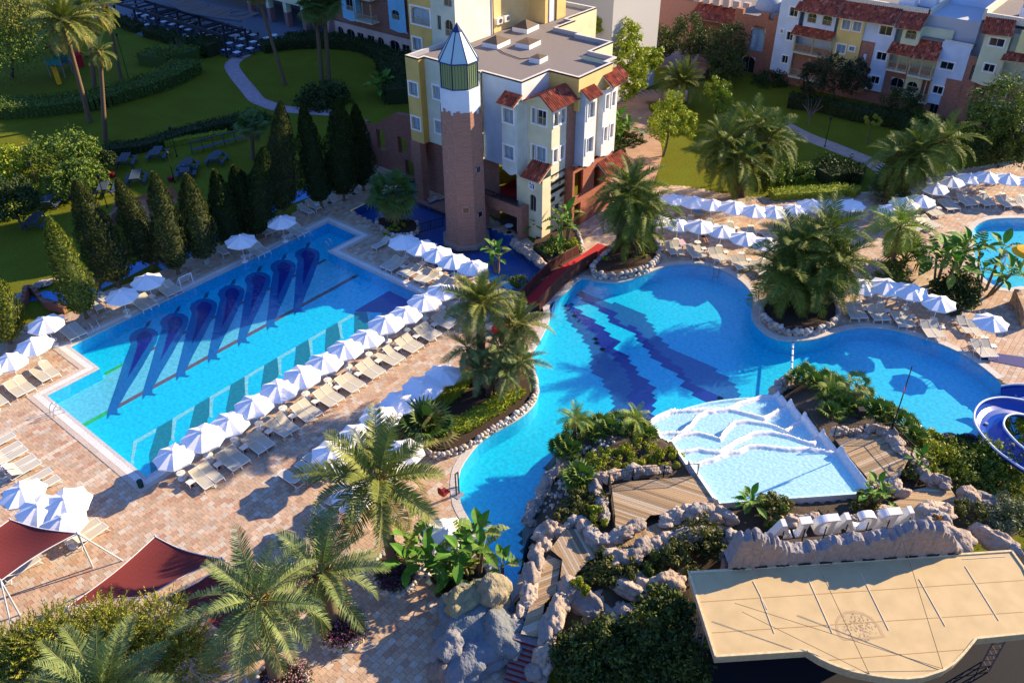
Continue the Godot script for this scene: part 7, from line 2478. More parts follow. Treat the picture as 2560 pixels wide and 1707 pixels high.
func rock_chain(label: String, pts: Array, r: float, flat := 1.0, step := 1.0) -> Node3D:
	var g := thing("rock_wall", label, "rocks")
	for i in pts.size() - 1:
		var a: Vector3 = pts[i]
		var z: Vector3 = pts[i + 1]
		var n := maxi(1, roundi(a.distance_to(z) / (r * 0.95 * step)))
		for k in n:
			var t := (k + 0.5) / n
			var p := a.lerp(z, t) + Vector3(rnd(-0.15, 0.15), rnd(-0.2, 0.05), rnd(-0.15, 0.15))
			var yaw := atan2(-(z - a).z, (z - a).x) + rnd(-0.3, 0.3)
			var s := Vector3(r * rnd(0.7, 1.4), r * flat * rnd(0.6, 1.1), r * rnd(0.6, 1.0))
			mi(RK[rng.randi() % 6], "boulder", M.rock, g, Transform3D(Basis(Vector3.UP, yaw) * Basis.from_scale(s), p))
	return g

func planks(kind: String, label: String, poly: PackedVector2Array, y: float, dir: Vector2, w := 0.145) -> Node3D:
	var g := thing(kind, label, "deck")
	var d := dir.normalized()
	var s := Vector2(-d.y, d.x)
	var lo := 1e9
	var hi := -1e9
	for p in poly:
		lo = minf(lo, p.dot(s))
		hi = maxf(hi, p.dot(s))
	var t := lo
	while t < hi:
		var q := PackedVector2Array([d * -60 + s * t, d * 60 + s * t, d * 60 + s * (t + w - 0.012), d * -60 + s * (t + w - 0.012)])
		for e in Geometry2D.intersect_polygons(q, poly):
			if e.size() < 3:
				continue
			var b := B.new()
			var k := rnd(0.78, 1.12)
			b.col = lin(0.68 * k, 0.57 * k, 0.42 * k) if rng.randf() < 0.85 else lin(0.74, 0.68, 0.58)
			b.prism(e, y - 0.035, y + rnd(-0.002, 0.002))
			part(b, "plank", M.timber, g)
		t += w
	var u := B.new()
	u.col = lin(0.16, 0.13, 0.10)
	u.prism(grown(poly, -0.05), y - 0.25, y - 0.06)
	part(u, "joists", M.rough, g)
	return g

func net_rail(label: String, pts: Array, h: float, group := "") -> void:
	var g := thing("deck_railing", label, "railing", group)
	for i in pts.size() - 1:
		var a: Vector3 = pts[i]
		var z: Vector3 = pts[i + 1]
		var b := B.new()
		b.col = lin(0.06, 0.07, 0.08)
		b.bar(a, a + UP * h, 0.05, 0.05)
		b.bar(z, z + UP * h, 0.05, 0.05)
		part(b, "post", M.plain, g)
		b = B.new()
		b.col = lin(0.08, 0.09, 0.10)
		b.bar(a + UP * h, z + UP * h, 0.03, 0.03)
		b.bar(a + UP * 0.1, z + UP * 0.1, 0.02, 0.02)
		var n := int(a.distance_to(z) / 0.16)
		for k in n:
			var p := a.lerp(z, (k + 0.5) / n)
			b.bar(p + UP * 0.1, p + UP * h, 0.012, 0.012)
		for k in 3:
			b.bar(a + UP * h * (k + 1) / 4, z + UP * h * (k + 1) / 4, 0.01, 0.01)
		part(b, "mesh_infill", M.plain, g)

func island() -> void:
	make_rocks()
	rng.seed = 151
	# the mound itself: a height field that rises from the water to the decks
	var rim := V([23.86, 21.99, 23.89, 21.49, 22.83, 19.73, 21.81, 18.63, 20.62, 18.22, 19.07, 18.18, 17.55, 18.62, 16.72, 19.34, 15.84, 19.48, 14.44, 19.71, 13.03, 20.4, 11.87, 21.03, 11.21, 21.68, 10.74, 22.38, 9.74, 22.77, 8.7, 23.29, 7.76, 23.75, 6.32, 24.62, 4.7, 25.73, 5.57, 28.75, 7.66, 31.89, 11.17, 31.67, 12.26, 31.95, 16.49, 36.1, 23.75, 41.17, 27.4, 42.48, 28.96, 44.42, 33.05, 43.06, 34.2, 41.95, 34.8, 40.82, 34.99, 39.78, 34.17, 38.26, 34.08, 37.33, 34.69, 36.22, 35.38, 34.61, 35.56, 32.81, 36.42, 31.79, 36.86, 30.36, 36.36, 28.53, 35.4, 27.53, 34.52, 26.85, 31.92, 27.15])
	var box := Rect2(rim[0], Vector2.ZERO)
	for q in rim:
		box = box.expand(q)
	var basin := V([18.6, 29.8, 24.9, 36.1, 31.9, 27.5, 28.8, 23.6, 23.9, 21.9])
	var st := 0.45
	var nx := int(box.size.x / st) + 2
	var nz := int(box.size.y / st) + 2
	var H := {}
	var noise := noise_of(23, 0.25)
	for i in nx + 1:
		for j in nz + 1:
			var p := box.position + Vector2(i, j) * st
			if inside(p, rim):
				var dd := 1e9
				for k in rim.size():
					dd = minf(dd, p.distance_to(Geometry2D.get_closest_point_to_segment(p, rim[k], rim[(k + 1) % rim.size()])))
				H[Vector2i(i, j)] = -1.2 if inside(p, basin) else minf(1.75, -0.45 + 0.62 * dd) + 0.14 * noise.get_noise_2d(p.x, p.y)
			else:
				H[Vector2i(i, j)] = -1.3
	var b := B.new()
	var P3 := func(i: int, j: int) -> Vector3: return Vector3(box.position.x + i * st, H[Vector2i(i, j)], box.position.y + j * st)
	for i in nx:
		for j in nz:
			var top := maxf(maxf(H[Vector2i(i, j)], H[Vector2i(i + 1, j)]), maxf(H[Vector2i(i, j + 1)], H[Vector2i(i + 1, j + 1)]))
			if top <= -1.29:
				continue
			var q := [P3.call(i, j + 1), P3.call(i + 1, j + 1), P3.call(i + 1, j), P3.call(i, j)]
			b.tri(q[0], q[1], q[2])
			b.tri(q[0], q[2], q[3])
	struct(b, "island_ground", M.island_earth)
	cascade()
	# decks and boardwalk
	planks("timber_deck", "slatted timber deck behind the netted railing", V([15.68, 24.23, 16.77, 25.02, 18.73, 26.95, 19.66, 27.88, 18.99, 28.76, 18.32, 29.69, 17.29, 29.21, 16.3, 28.38, 15.24, 27.32, 13.79, 27.31, 13.24, 26.38]), 2.3, Vector2(0.24, 0.97))
	planks("timber_boardwalk", "timber boardwalk bending between the rock walls", V([11.51, 24.15, 12.18, 24.86, 11.77, 25.59, 12.07, 26.82, 13.84, 27.29, 15.29, 27.94, 16.53, 28.97, 17.25, 30.63, 17.43, 31.6, 16.19, 30.19, 15.54, 29.26, 13.57, 28.3, 12.32, 27.36, 11.28, 26.79, 10.6, 26.41, 9.22, 26.41, 8.67, 25.96, 9.78, 25.28, 9.91, 24.38]), 2.15, Vector2(0.5, -0.86))
	planks("timber_walk", "timber walk leading down to the red steps", V([9.71, 24.39, 9.83, 25.18, 8.76, 25.76, 8.02, 26.17, 7.13, 26.14, 6.2, 26.65, 5.35, 27.11, 4.96, 26.32, 6.3, 25.74, 7.57, 25.17, 8.56, 24.61]), 1.9, Vector2(0.9, 0.43))
	planks("timber_deck", "timber deck under the red flag", V([27.83, 32.74, 30.15, 35.29, 29.58, 36.16, 28.89, 36.99, 27.08, 37.09, 25.61, 37.22, 25.23, 36.35, 25.93, 35.38, 26.76, 34.2]), 2.3, Vector2(0.9, 0.42))
	planks("timber_deck", "lower timber deck beside the red rocks", V([23.72, 37.63, 24.94, 37.45, 26.63, 38.05, 27.91, 38.94, 28.26, 39.51, 27.32, 40.4, 26.4, 40.84, 24.99, 39.62]), 2.1, Vector2(0.55, 0.83))
	net_rail("black netted railing round the deck beside the golden shrubs", [Vector3(15.71, 2.3, 24.2), Vector3(16.93, 2.3, 25.07), Vector3(18.25, 2.3, 26.35), Vector3(19.62, 2.3, 27.83)], 0.95)
	net_rail("black netted railing on the rock side of the deck", [Vector3(15.71, 2.3, 24.2), Vector3(14.82, 2.3, 24.95), Vector3(13.23, 2.3, 26.24)], 0.95)
	net_rail("netted railing behind the flag deck", [Vector3(27.88, 2.3, 32.72), Vector3(29.13, 2.3, 34.03), Vector3(30.24, 2.3, 35.33)], 0.95)
	net_rail("rope railing falling from the flag pole to the lower deck", [Vector3(30.24, 2.3, 35.33), Vector3(29.02, 2.3, 37.01), Vector3(28.1, 2.3, 38.21)], 0.95)
	# stairs with red risers
	var sg := thing("red_riser_stair", "steps with dark red risers between rock walls", "stair")
	for i in 9:
		var t0 := i / 9.0
		var a := Vector3(5.11, 1.85, 26.75)
		var z := Vector3(3.56, 0.1, 27.31)
		var p := a.lerp(z, (i + 0.5) / 9.0)
		var d := ((z - a) * Vector3(1, 0, 1)).normalized()
		var r := d.cross(UP)
		b = B.new()
		b.col = lin(0.50, 0.46, 0.46)
		b.box(Transform3D(Basis(r, UP, -d), p + Vector3(0, -0.6, 0)), Vector3(1.5, 1.2, 0.42))
		var stp := part(b, "step", M.rough, sg)
		b = B.new()
		b.col = lin(0.45, 0.05, 0.07)
		b.box(Transform3D(Basis(r, UP, -d), p + Vector3(0, -0.1, 0) + d * 0.215), Vector3(1.48, 0.17, 0.02))
		part(b, "riser", M.plain, stp)
	# rock walls
	rock_chain("rock wall between the lagoon and the timber walk", [Vector3(10.01, 2.2, 23.85), Vector3(8.7, 2.1, 24.35), Vector3(7.63, 2, 24.82), Vector3(6.51, 1.8, 25.36), Vector3(5.51, 1.4, 25.74), Vector3(4.37, 1, 26.38)], 0.5, 1.1)
	rock_chain("rock wall on the inner side of the timber walk", [Vector3(7.57, 2.3, 26.64), Vector3(6.68, 2.1, 26.97), Vector3(5.75, 1.8, 27.48), Vector3(4.9, 1.2, 27.73), Vector3(4.02, 0.7, 28.1)], 0.62, 1.2)
	rock_chain("low rocks beside the netted deck corner", [Vector3(10.39, 1.9, 23.41), Vector3(11.18, 1.9, 23.26), Vector3(11.2, 2, 23.93), Vector3(12.08, 2.1, 24.03), Vector3(12.53, 2.1, 24.46)], 0.5)
	rock_chain("rock ledge around the deck shrubs", [Vector3(12.67, 2.3, 24.79), Vector3(11.96, 2.4, 25.44), Vector3(11.83, 2.2, 25.98), Vector3(12.39, 2.4, 26.58), Vector3(13.25, 2.6, 27.06), Vector3(14.12, 2.7, 27.41)], 0.48)
	rock_chain("rock ledge under the deck railing", [Vector3(15.71, 2.2, 23.12), Vector3(16.5, 2.3, 23.82), Vector3(17.46, 2.3, 24.73), Vector3(18.41, 2.4, 25.49), Vector3(18.84, 2.3, 26.44)], 0.45)
	rock_chain("pale rocks climbing from the lagoon to the deck", [Vector3(15.66, 2.1, 23.32), Vector3(14.74, 2, 24.12), Vector3(14.15, 2.1, 24.9), Vector3(13.64, 2.2, 25.46)], 0.5)
	rock_chain("rounded rocks beside the cascade foot", [Vector3(15.34, 2.4, 28.24), Vector3(16.36, 2.5, 28.74), Vector3(17.29, 2.6, 29.52), Vector3(17.73, 2.5, 30.18), Vector3(17.66, 2.4, 30.98)], 0.5)
	rock_chain("rock bank between boardwalk and planted ledge", [Vector3(11.11, 2.5, 27.16), Vector3(11.93, 2.5, 27.93), Vector3(13.29, 2.5, 28.44), Vector3(14.35, 2.6, 29.15), Vector3(15.1, 2.7, 29.98)], 0.55)
	rock_chain("curving rock wall around the dark shrub", [Vector3(15.24, 2.7, 29.91), Vector3(15.86, 2.8, 30.94), Vector3(16.26, 2.9, 31.82), Vector3(15.88, 2.8, 32.29), Vector3(15.27, 2.4, 32.16)], 0.5)
	rock_chain("pale carved rocks below the planted ledge", [Vector3(10.62, 1.9, 28.5), Vector3(10.81, 1.8, 29.06), Vector3(11.52, 1.9, 29.61), Vector3(12.03, 2, 30.14), Vector3(12.5, 2.1, 30.63)], 0.7, 1.1)
	rock_chain("square pot-like rock holding a small shrub", [Vector3(8.66, 1.7, 26.27), Vector3(8.77, 1.5, 27.04), Vector3(8.67, 1.3, 27.75)], 0.9, 1.0)
	rock_chain("tumbled rocks at the foot of the square rock", [Vector3(7.98, 0.7, 27.79), Vector3(9.38, 1.1, 27.75), Vector3(9.28, 1, 28.37), Vector3(9.34, 1, 29.08), Vector3(9.9, 1.1, 29.57)], 0.75)
	rock_chain("netted rocks around the flag deck", [Vector3(28.26, 2.5, 32.66), Vector3(28.88, 2.5, 33.11), Vector3(29.26, 2.4, 33.89), Vector3(29.78, 2.6, 34.4), Vector3(30.24, 2.5, 35.28), Vector3(29.58, 2.5, 36.05), Vector3(29.13, 2.4, 36.55)], 0.4)
	rock_chain("rocks between the flag deck and the lower deck", [Vector3(29.27, 2.2, 36.69), Vector3(28.99, 2.3, 37.41), Vector3(27.65, 2.4, 38.38), Vector3(28, 2.4, 38.95), Vector3(27.96, 2.3, 39.73)], 0.42)
	rock_chain("big rounded rocks beside the yellow shrubs", [Vector3(27.82, 2.3, 40.37), Vector3(28.16, 2.4, 40.96), Vector3(28.36, 2.4, 41.61)], 0.6)
	rock_chain("rocks round the shrub between the decks", [Vector3(26.54, 2.4, 36.87), Vector3(25.72, 2.3, 37.37), Vector3(25.95, 2.3, 37.79)], 0.4)
	rock_chain("rocks behind the letters", [Vector3(19.12, 2.4, 32.91), Vector3(19.91, 2.4, 33.77), Vector3(20.64, 2.4, 34.54), Vector3(21.24, 2.4, 35.54), Vector3(22.68, 2.4, 37.32), Vector3(23.91, 2.4, 37.43)], 0.42)
	rock_chain("brownish rocks with red cushions beside the letters", [Vector3(23.86, 3, 39.14), Vector3(24.85, 3, 39.99), Vector3(22.98, 3.2, 39.95), Vector3(23.14, 3.2, 40.74), Vector3(23.16, 3.4, 41.4)], 0.75)
	rock_chain("long rocks under the right shrubs".replace("right", "grey"), [Vector3(25.11, 2.6, 41.74), Vector3(25.02, 2.6, 42.6), Vector3(25.19, 2.6, 43.65)], 0.7)
	rock_chain("dark rock at the end of the cascade rim", [Vector3(32.08, 0.4, 27.16), Vector3(33.07, 0.6, 27.24), Vector3(33.88, 0.3, 27.25)], 0.55)
	rock_chain("pebbly rock bank at the water's edge", [Vector3(17.8, 0.3, 19.91), Vector3(16.65, 0.3, 19.9), Vector3(15.58, 0.2, 19.94), Vector3(14.21, 0.2, 20.31), Vector3(13.09, 0.2, 20.77), Vector3(12.14, 0.1, 21.11)], 0.42, 0.8)
	big_rock()
	# pebble slope: many small dark and pale stones
	var pb := thing("pebble_slope", "grey pebble slope between rocks and golden shrubs", "pebbles")
	for i in 260:
		var t := rng.randf()
		var c: Vector3 = (Vector3(18.78, 1.3, 21.53)).lerp(Vector3(13.94, 1, 21.9), t) + Vector3(rnd(-1.3, 1.3), 0, rnd(-1.3, 1.3))
		var p2 := Vector2(c.x, c.z)
		var gi := Vector2i(((p2 - box.position) / st).round())
		var hy: float = H.get(gi, -1.3)
		if hy < -0.2:
			continue
		mi(COB[rng.randi() % 8], "pebble", M.cobble, pb, Transform3D(Basis(Vector3.UP, rnd(0, TAU)).scaled(Vector3.ONE * rnd(0.07, 0.16)), Vector3(c.x, hy + 0.05, c.z)))
	island_plants()

func cascade() -> void:
	var g := thing("white_cascade", "white scalloped water cascade with pale blue basins", "cascade")
	# u runs across, v from the top pool (0) to the lagoon (1)
	var NL := Vector2(18.4, 29.6)
	var NR := Vector2(24.9, 36.3)
	var FL := Vector2(23.6, 21.8)
	var FR_ := Vector2(32.0, 27.4)
	var nu := 110
	var nv := 150
	var levels := [2.05, 1.62, 1.22, 0.80, 0.38, 0.02]
	var edges := [0.0, 0.37, 0.51, 0.66, 0.82, 0.95]
	var hs := []
	var wet := []
	var rims := []
	var noise := noise_of(31, 1.4)
	for i in nu + 1:
		var row := []
		var wr := []
		var rr := []
		for j in nv + 1:
			var u := float(i) / nu
			var v := float(j) / nv
			var lev := 0
			var near := 9.0
			for k in range(1, 6):
				var n: float = [0, 0.9, 1.6, 2.2, 1.7, 1.1][k]
				var ph: float = [0, 0.1, 0.55, 0.2, 0.7, 0.35][k]
				var e: float = edges[k] + 0.10 * (absf(sin(PI * (u * n + ph))) - 0.62) + 0.03 * noise.get_noise_2d(u * 2.2, k * 5)
				if v > e:
					lev = k
				near = minf(near, absf(v - e) if v < e else (v - e) * 2.2)
			var y: float = levels[lev] - 0.05
			if near < 0.032:
				y += 0.15 * sqrt(1.0 - pow(near / 0.032, 2))
			var side := minf(u, 1 - u)
			if side < 0.03:
				y += (0.42 if v < 0.95 else 0.2) * sqrt(1.0 - pow(side / 0.03, 2))
			if v < 0.02 or v > 0.985:
				y += 0.12
			y += 0.02 * noise.get_noise_2d(u * 30, v * 30)
			row.append(y)
			rr.append(near < 0.042 or side < 0.04)
			wr.append(lev)
		hs.append(row)
		wet.append(wr)
		rims.append(rr)
	var at := func(i: int, j: int, y: float) -> Vector3:
		var u := float(i) / nu
		var v := float(j) / nv
		var bow := 0.9 * sin(PI * u) * v
		var p := NL.lerp(NR, u).lerp(FL.lerp(FR_, u), v) + (FL - NL).normalized() * bow
		return Vector3(p.x, y, p.y)
	var b := B.new()
	var pts := []
	for i in nu + 1:
		var r := []
		for j in nv + 1:
			r.append(at.call(i, j, hs[i][j]))
		pts.append(r)
	var nrm := []
	for i in nu + 1:
		var r := []
		for j in nv + 1:
			var du: Vector3 = pts[mini(i + 1, nu)][j] - pts[maxi(i - 1, 0)][j]
			var dv: Vector3 = pts[i][mini(j + 1, nv)] - pts[i][maxi(j - 1, 0)]
			var m := du.cross(dv).normalized()
			r.append(m if m.y > 0 else -m)
		nrm.append(r)
	for i in nu:
		for j in nv:
			b.col = lin(0.92, 0.93, 0.92) if rims[i][j] else lin(0.74, 0.92, 0.94)
			b.tri_n(pts[i][j], pts[i + 1][j], pts[i + 1][j + 1], nrm[i][j], nrm[i + 1][j], nrm[i + 1][j + 1])
			b.tri_n(pts[i][j], pts[i + 1][j + 1], pts[i][j + 1], nrm[i][j], nrm[i + 1][j + 1], nrm[i][j + 1])
	b.col = lin(0.86, 0.88, 0.90)
	for j in nv:
		for i in [0, nu]:
			var a: Vector3 = pts[i][j]
			var z: Vector3 = pts[i][j + 1]
			b.quad(a, z, Vector3(z.x, -1.2, z.z), Vector3(a.x, -1.2, a.z))
	for i in nu:
		for j in [0, nv]:
			var a: Vector3 = pts[i][j]
			var z: Vector3 = pts[i + 1][j]
			b.quad(a, z, Vector3(z.x, -1.2, z.z), Vector3(a.x, -1.2, a.z))
	part(b, "basins", M.cascade_white, g)
	# sheets of water standing in the basins
	for k in 6:
		b = B.new()
		for i in nu:
			for j in nv:
				if wet[i][j] == k and wet[i + 1][j + 1] == k:
					var y: float = levels[k] + 0.05
					b.quad(at.call(i, j, y), at.call(i, j + 1, y), at.call(i + 1, j + 1, y), at.call(i + 1, j, y))
		part(b, "water_sheet", M.cascade_water, g)

func big_rock() -> void:
	var g := thing("painted_rock", "huge blue-grey artificial rock beside the red steps", "rock")
	var nz := noise_of(37, 0.012, FastNoiseLite.TYPE_SIMPLEX_SMOOTH, 5)
	for e in [[Vector3(4.57, 0.9, 23.49), Vector3(2.2, 1.2, 1.8), lin(0.47, 0.50, 0.50)], [Vector3(4.72, 1.5, 22.79), Vector3(1.3, 0.9, 1.0), lin(0.62, 0.58, 0.42)], [Vector3(5.86, 1.5, 23.66), Vector3(1.2, 1.2, 1.1), lin(0.60, 0.56, 0.44)], [Vector3(2.8, 0.8, 23.74), Vector3(1.2, 1.1, 0.9), lin(0.54, 0.54, 0.54)], [Vector3(3.35, 0.6, 24.7), Vector3(1.8, 1.1, 1.4), lin(0.48, 0.50, 0.52)], [Vector3(1.99, 0.3, 24.07), Vector3(1.0, 0.8, 0.7), lin(0.56, 0.50, 0.44)], [Vector3(4.77, 1, 25.09), Vector3(1.2, 1.2, 1.6), lin(0.48, 0.50, 0.50)]]:
		var b := B.new()
		b.col = e[2]
		b.blob(e[0], e[1], 14, nz, 0.55, 0.6, e[0])
		part(b, "boulder", M.rock, g)

func island_plants() -> void:
	rng.seed = 161
	var gold := [lin(0.56, 0.58, 0.12), lin(0.64, 0.64, 0.16), lin(0.46, 0.52, 0.12)]
	var md := [lin(0.28, 0.36, 0.12), lin(0.36, 0.42, 0.14), lin(0.44, 0.48, 0.17)]
	var dk := [lin(0.16, 0.22, 0.08), lin(0.22, 0.28, 0.10), lin(0.28, 0.32, 0.13)]
	var olive := [lin(0.36, 0.37, 0.16), lin(0.46, 0.45, 0.20), lin(0.28, 0.31, 0.13)]
	# golden cushions by the deck
	for e in [[Vector3(17.55, 1.6, 22.52), Vector3(1.25, 0.75, 0.9), "golden cushion shrub nearest the pebble slope".replace("nearest", "beside")], [Vector3(18.46, 1.7, 23.35), Vector3(1.1, 0.7, 0.9), "middle golden cushion shrub behind the deck rocks"], [Vector3(19.62, 1.7, 24.03), Vector3(1.2, 0.75, 0.9), "golden cushion shrub under the small palm"], [Vector3(20.13, 1.7, 25.43), Vector3(1.0, 0.7, 0.8), "golden cushion shrub beside the cascade rim"]]:
		bush(e[0], e[1] * 1.2, 3600, 0.075, gold, e[2])
	# dwarf fan palms on the lagoon side
	for p in [Vector3(18.01, 0.7, 19.39), Vector3(19.02, 0.8, 19.35), Vector3(19.89, 0.8, 19.42), Vector3(19.54, 1.1, 20.35), Vector3(20.77, 0.9, 20.19), Vector3(20.5, 1.1, 21.05), Vector3(21.58, 0.9, 21.02), Vector3(21.02, 1.2, 22.04), Vector3(22.25, 0.9, 21.68), Vector3(21.74, 1.1, 22.58), Vector3(21.38, 1.2, 23.3), Vector3(17.48, 0.5, 19.36), Vector3(17.52, 0.9, 20.09)]:
		fan_shrub(p, 16, 1.15, "dwarf fan palm in the thicket on the lagoon side of the island", "dwarf", "dwarf fan palms of the lagoon thicket")
	for p in [Vector3(33.56, 0.7, 28.05), Vector3(34.3, 0.7, 28.37), Vector3(33.36, 1, 29.36), Vector3(34.32, 0.8, 29.78), Vector3(34.11, 0.9, 30.48), Vector3(32.28, 1.3, 30.83), Vector3(30.53, 1.5, 31.51), Vector3(31.83, 1.4, 31.89), Vector3(33.13, 1.1, 31.14), Vector3(31.94, 1.4, 32.73), Vector3(32.65, 1.3, 33.43), Vector3(32.97, 1.2, 33.99), Vector3(33.09, 1, 35.5), Vector3(32.48, 1.1, 36.1), Vector3(34.31, 0.8, 32.41), Vector3(31.81, 1.2, 36.57)]:
		fan_shrub(p, 16, 1.2, "dwarf fan palm in the thicket behind the flag deck", "dwarf", "dwarf fan palms of the flag deck thicket")
	palm("areca", Vector3(18.91, 0.9, 19.55), Vector3(18.86, 2.6, 19.52), 16, 0.09, "small arching palm on the water side of the thicket", 0.62, Vector2(-0.3, 1.2))
	palm("areca", Vector3(21.16, 1.2, 22.7), Vector3(20.95, 2.9, 22.67), 14, 0.09, "small arching palm beside the cascade rim", 0.62, Vector2(-0.3, 1.2))
	palm("fan", Vector3(33.5, 1, 32.15), Vector3(33.11, 2.8, 32.03), 16, 0.07, "slender fan palm behind the dark loudspeaker post", 0.7, Vector2(-0.9, 1.2))
	palm("areca", Vector3(32.23, 1.2, 30.57), Vector3(32.5, 1.9, 30.61), 14, 0.08, "yellow arching palm at the cascade head", 0.6, Vector2(-0.4, 1.2))
	for e in [[Vector3(32.27, 1.2, 32.06), Vector3(1.6, 0.9, 1.0), gold, "yellow-green shrub beside the loudspeaker post"], [Vector3(32.59, 1.1, 34.37), Vector3(1.8, 0.8, 1.0), md, "low shrub behind the netted rocks"], [Vector3(32.09, 0.9, 37.37), Vector3(1.5, 0.9, 1.0), gold, "bright shrub at the water pipe"], [Vector3(30.24, 1.4, 38.54), Vector3(1.6, 1.3, 1.4), gold, "yellow bushy shrub beside the rope railing"], [Vector3(32.33, 0.9, 38.63), Vector3(1.4, 1.1, 1.2), md, "green shrub beside the blue slide exits"], [Vector3(30.76, 1.4, 40.22), Vector3(2.0, 1.4, 1.8), md, "green shrub behind the big rounded rocks"], [Vector3(32.2, 1.3, 41.11), Vector3(2.2, 1.6, 1.8), gold, "large yellow shrub under the blue slide"], [Vector3(32.34, 1.3, 42.31), Vector3(2.0, 1.6, 1.8), md, "shrub at the foot of the blue slide"], [Vector3(33.1, 0.8, 39.42), Vector3(1.6, 1.0, 1.2), dk, "dark shrub beside the lagoon under the slide"], [Vector3(37.8, 0.3, 41.29), Vector3(1.4, 1.2, 1.2), gold, "bright shrub inside the slide loop"]]:
		bush(e[0], e[1] * 1.2, 3000, 0.11, e[2], e[3])
	for e in [[Vector3(27.98, 1.9, 37.27), Vector3(1.0, 0.8, 0.8), olive, "olive shrub between the two timber decks"], [Vector3(23.59, 3, 39.81), Vector3(0.8, 0.8, 0.7), [lin(0.50, 0.34, 0.16), lin(0.56, 0.42, 0.20)], "rusty brown shrub beside the red cushions"], [Vector3(26.03, 2.4, 41.09), Vector3(1.3, 0.9, 1.0), olive, "olive shrub behind the rounded rock end"], [Vector3(27.11, 2.4, 42.68), Vector3(1.7, 1.6, 1.4), [lin(0.40, 0.43, 0.30), lin(0.50, 0.52, 0.38)], "grey-green shrub at the edge of the rocks"], [Vector3(27.32, 2.2, 43.42), Vector3(1.6, 1.6, 1.4), [lin(0.30, 0.36, 0.20), lin(0.40, 0.44, 0.28)], "darker grey-green shrub at the edge of the rocks"]]:
		bush(e[0], e[1], 2200, 0.09, e[2], e[3])
	bush(Vector3(15.15, 1.5, 22.61), Vector3(0.9, 0.9, 0.8), 900, 0.12, md, "fan-leaved shrub above the pebble slope")
	fan_shrub(Vector3(15.21, 1.6, 22.56), 20, 1.5, "bright dwarf fan palm above the pebble slope", "dwarf")
	for e in [[Vector3(13.75, 1.9, 23.83), Vector3(1.3, 0.8, 1.0), olive, "olive shrub on the rock ledge by the netted deck"], [Vector3(13.13, 2.2, 25.22), Vector3(0.6, 1.0, 0.6), gold, "narrow yellow shrub in the rock ledge"], [Vector3(11.93, 2.1, 23.46), Vector3(0.7, 0.5, 0.6), olive, "low shrub on the lagoon rocks"], [Vector3(10.56, 1.9, 27.3), Vector3(1.3, 0.9, 0.9), olive, "olive shrub on the planted ledge"], [Vector3(11.33, 1.9, 28.03), Vector3(1.2, 0.9, 0.9), olive, "brownish shrub on the planted ledge"], [Vector3(12.44, 1.9, 28.83), Vector3(1.1, 0.8, 0.9), md, "green shrub on the planted ledge"], [Vector3(13.4, 2.1, 29.57), Vector3(1.0, 0.9, 0.8), olive, "flowering olive shrub on the planted ledge"], [Vector3(15, 2.2, 30.51), Vector3(1.6, 1.2, 1.1), olive, "rounded dark shrub in the curving rock wall"], [Vector3(15.43, 2, 31.36), Vector3(1.2, 1.0, 1.0), dk, "dark shrub against the curving rock wall"], [Vector3(8.69, 2.2, 27.14), Vector3(0.5, 0.9, 0.5), gold, "small upright shrub in the square rock"], [Vector3(19.44, 2.3, 32.78), Vector3(0.9, 0.7, 0.7), md, "shrub at the end of the white letters"], [Vector3(20.15, 2.2, 32.46), Vector3(1.0, 0.8, 0.8), olive, "shrub at the near edge of the cascade".replace("near", "lower")]]:
		bush(e[0], e[1] * 1.25, 2400, 0.10, e[2], e[3])
	paddle_plant(Vector3(19.2, 2.2, 31.29), 3, 0.7, 0.5, "small banana plant at the lower cascade rim", 6, 0.55)
	paddle_plant(Vector3(24.21, 2.2, 36.56), 3, 0.8, 0.5, "small banana plant beside the lower deck", 6, 0.6)
	paddle_plant(Vector3(28.41, 2.2, 37.56), 2, 0.8, 0.4, "small banana plant on the flag deck corner", 6, 0.5)
	bush(Vector3(23.62, 2, 36.2), Vector3(1.4, 0.8, 0.8), 1700, 0.09, olive, "feathery shrub below the lower cascade corner")
	# the dark grove under the boardwalk
	for e in [[Vector3(6.94, 0, 30.43), Vector3(6.76, 1.9, 30.29), Vector3(2.0, 1.6, 1.8), "dark oleander at the foot of the tumbled rocks"], [Vector3(8.3, 0, 32.11), Vector3(8.61, 2, 31.53), Vector3(2.2, 1.8, 1.9), "dark oleander with bright tips between rocks and stage"], [Vector3(8.3, 0, 33.05), Vector3(8.3, 1.8, 33.02), Vector3(2.0, 1.6, 1.8), "dark oleander beside the stage corner"], [Vector3(5.6, 0, 29.72), Vector3(5.54, 1.5, 29.49), Vector3(1.7, 1.4, 1.5), "dark shrub tree beside the red steps"], [Vector3(11.57, 0, 31.11), Vector3(10.4, 2.2, 31.36), Vector3(1.5, 1.3, 1.3), "dark shrub tree against the stage rocks"]]:
		tree(e[0], [[e[1], e[2]]], 4500, 0.12, [dk[0], dk[1], dk[2], md[1]], e[3])
	hedge(V([3.36, 25.25, 3.91, 25.64, 4.35, 25.99]), 0.8, 0.7, md, "ivy at the foot of the blue-grey rock", 0.0, 0.09, 70)


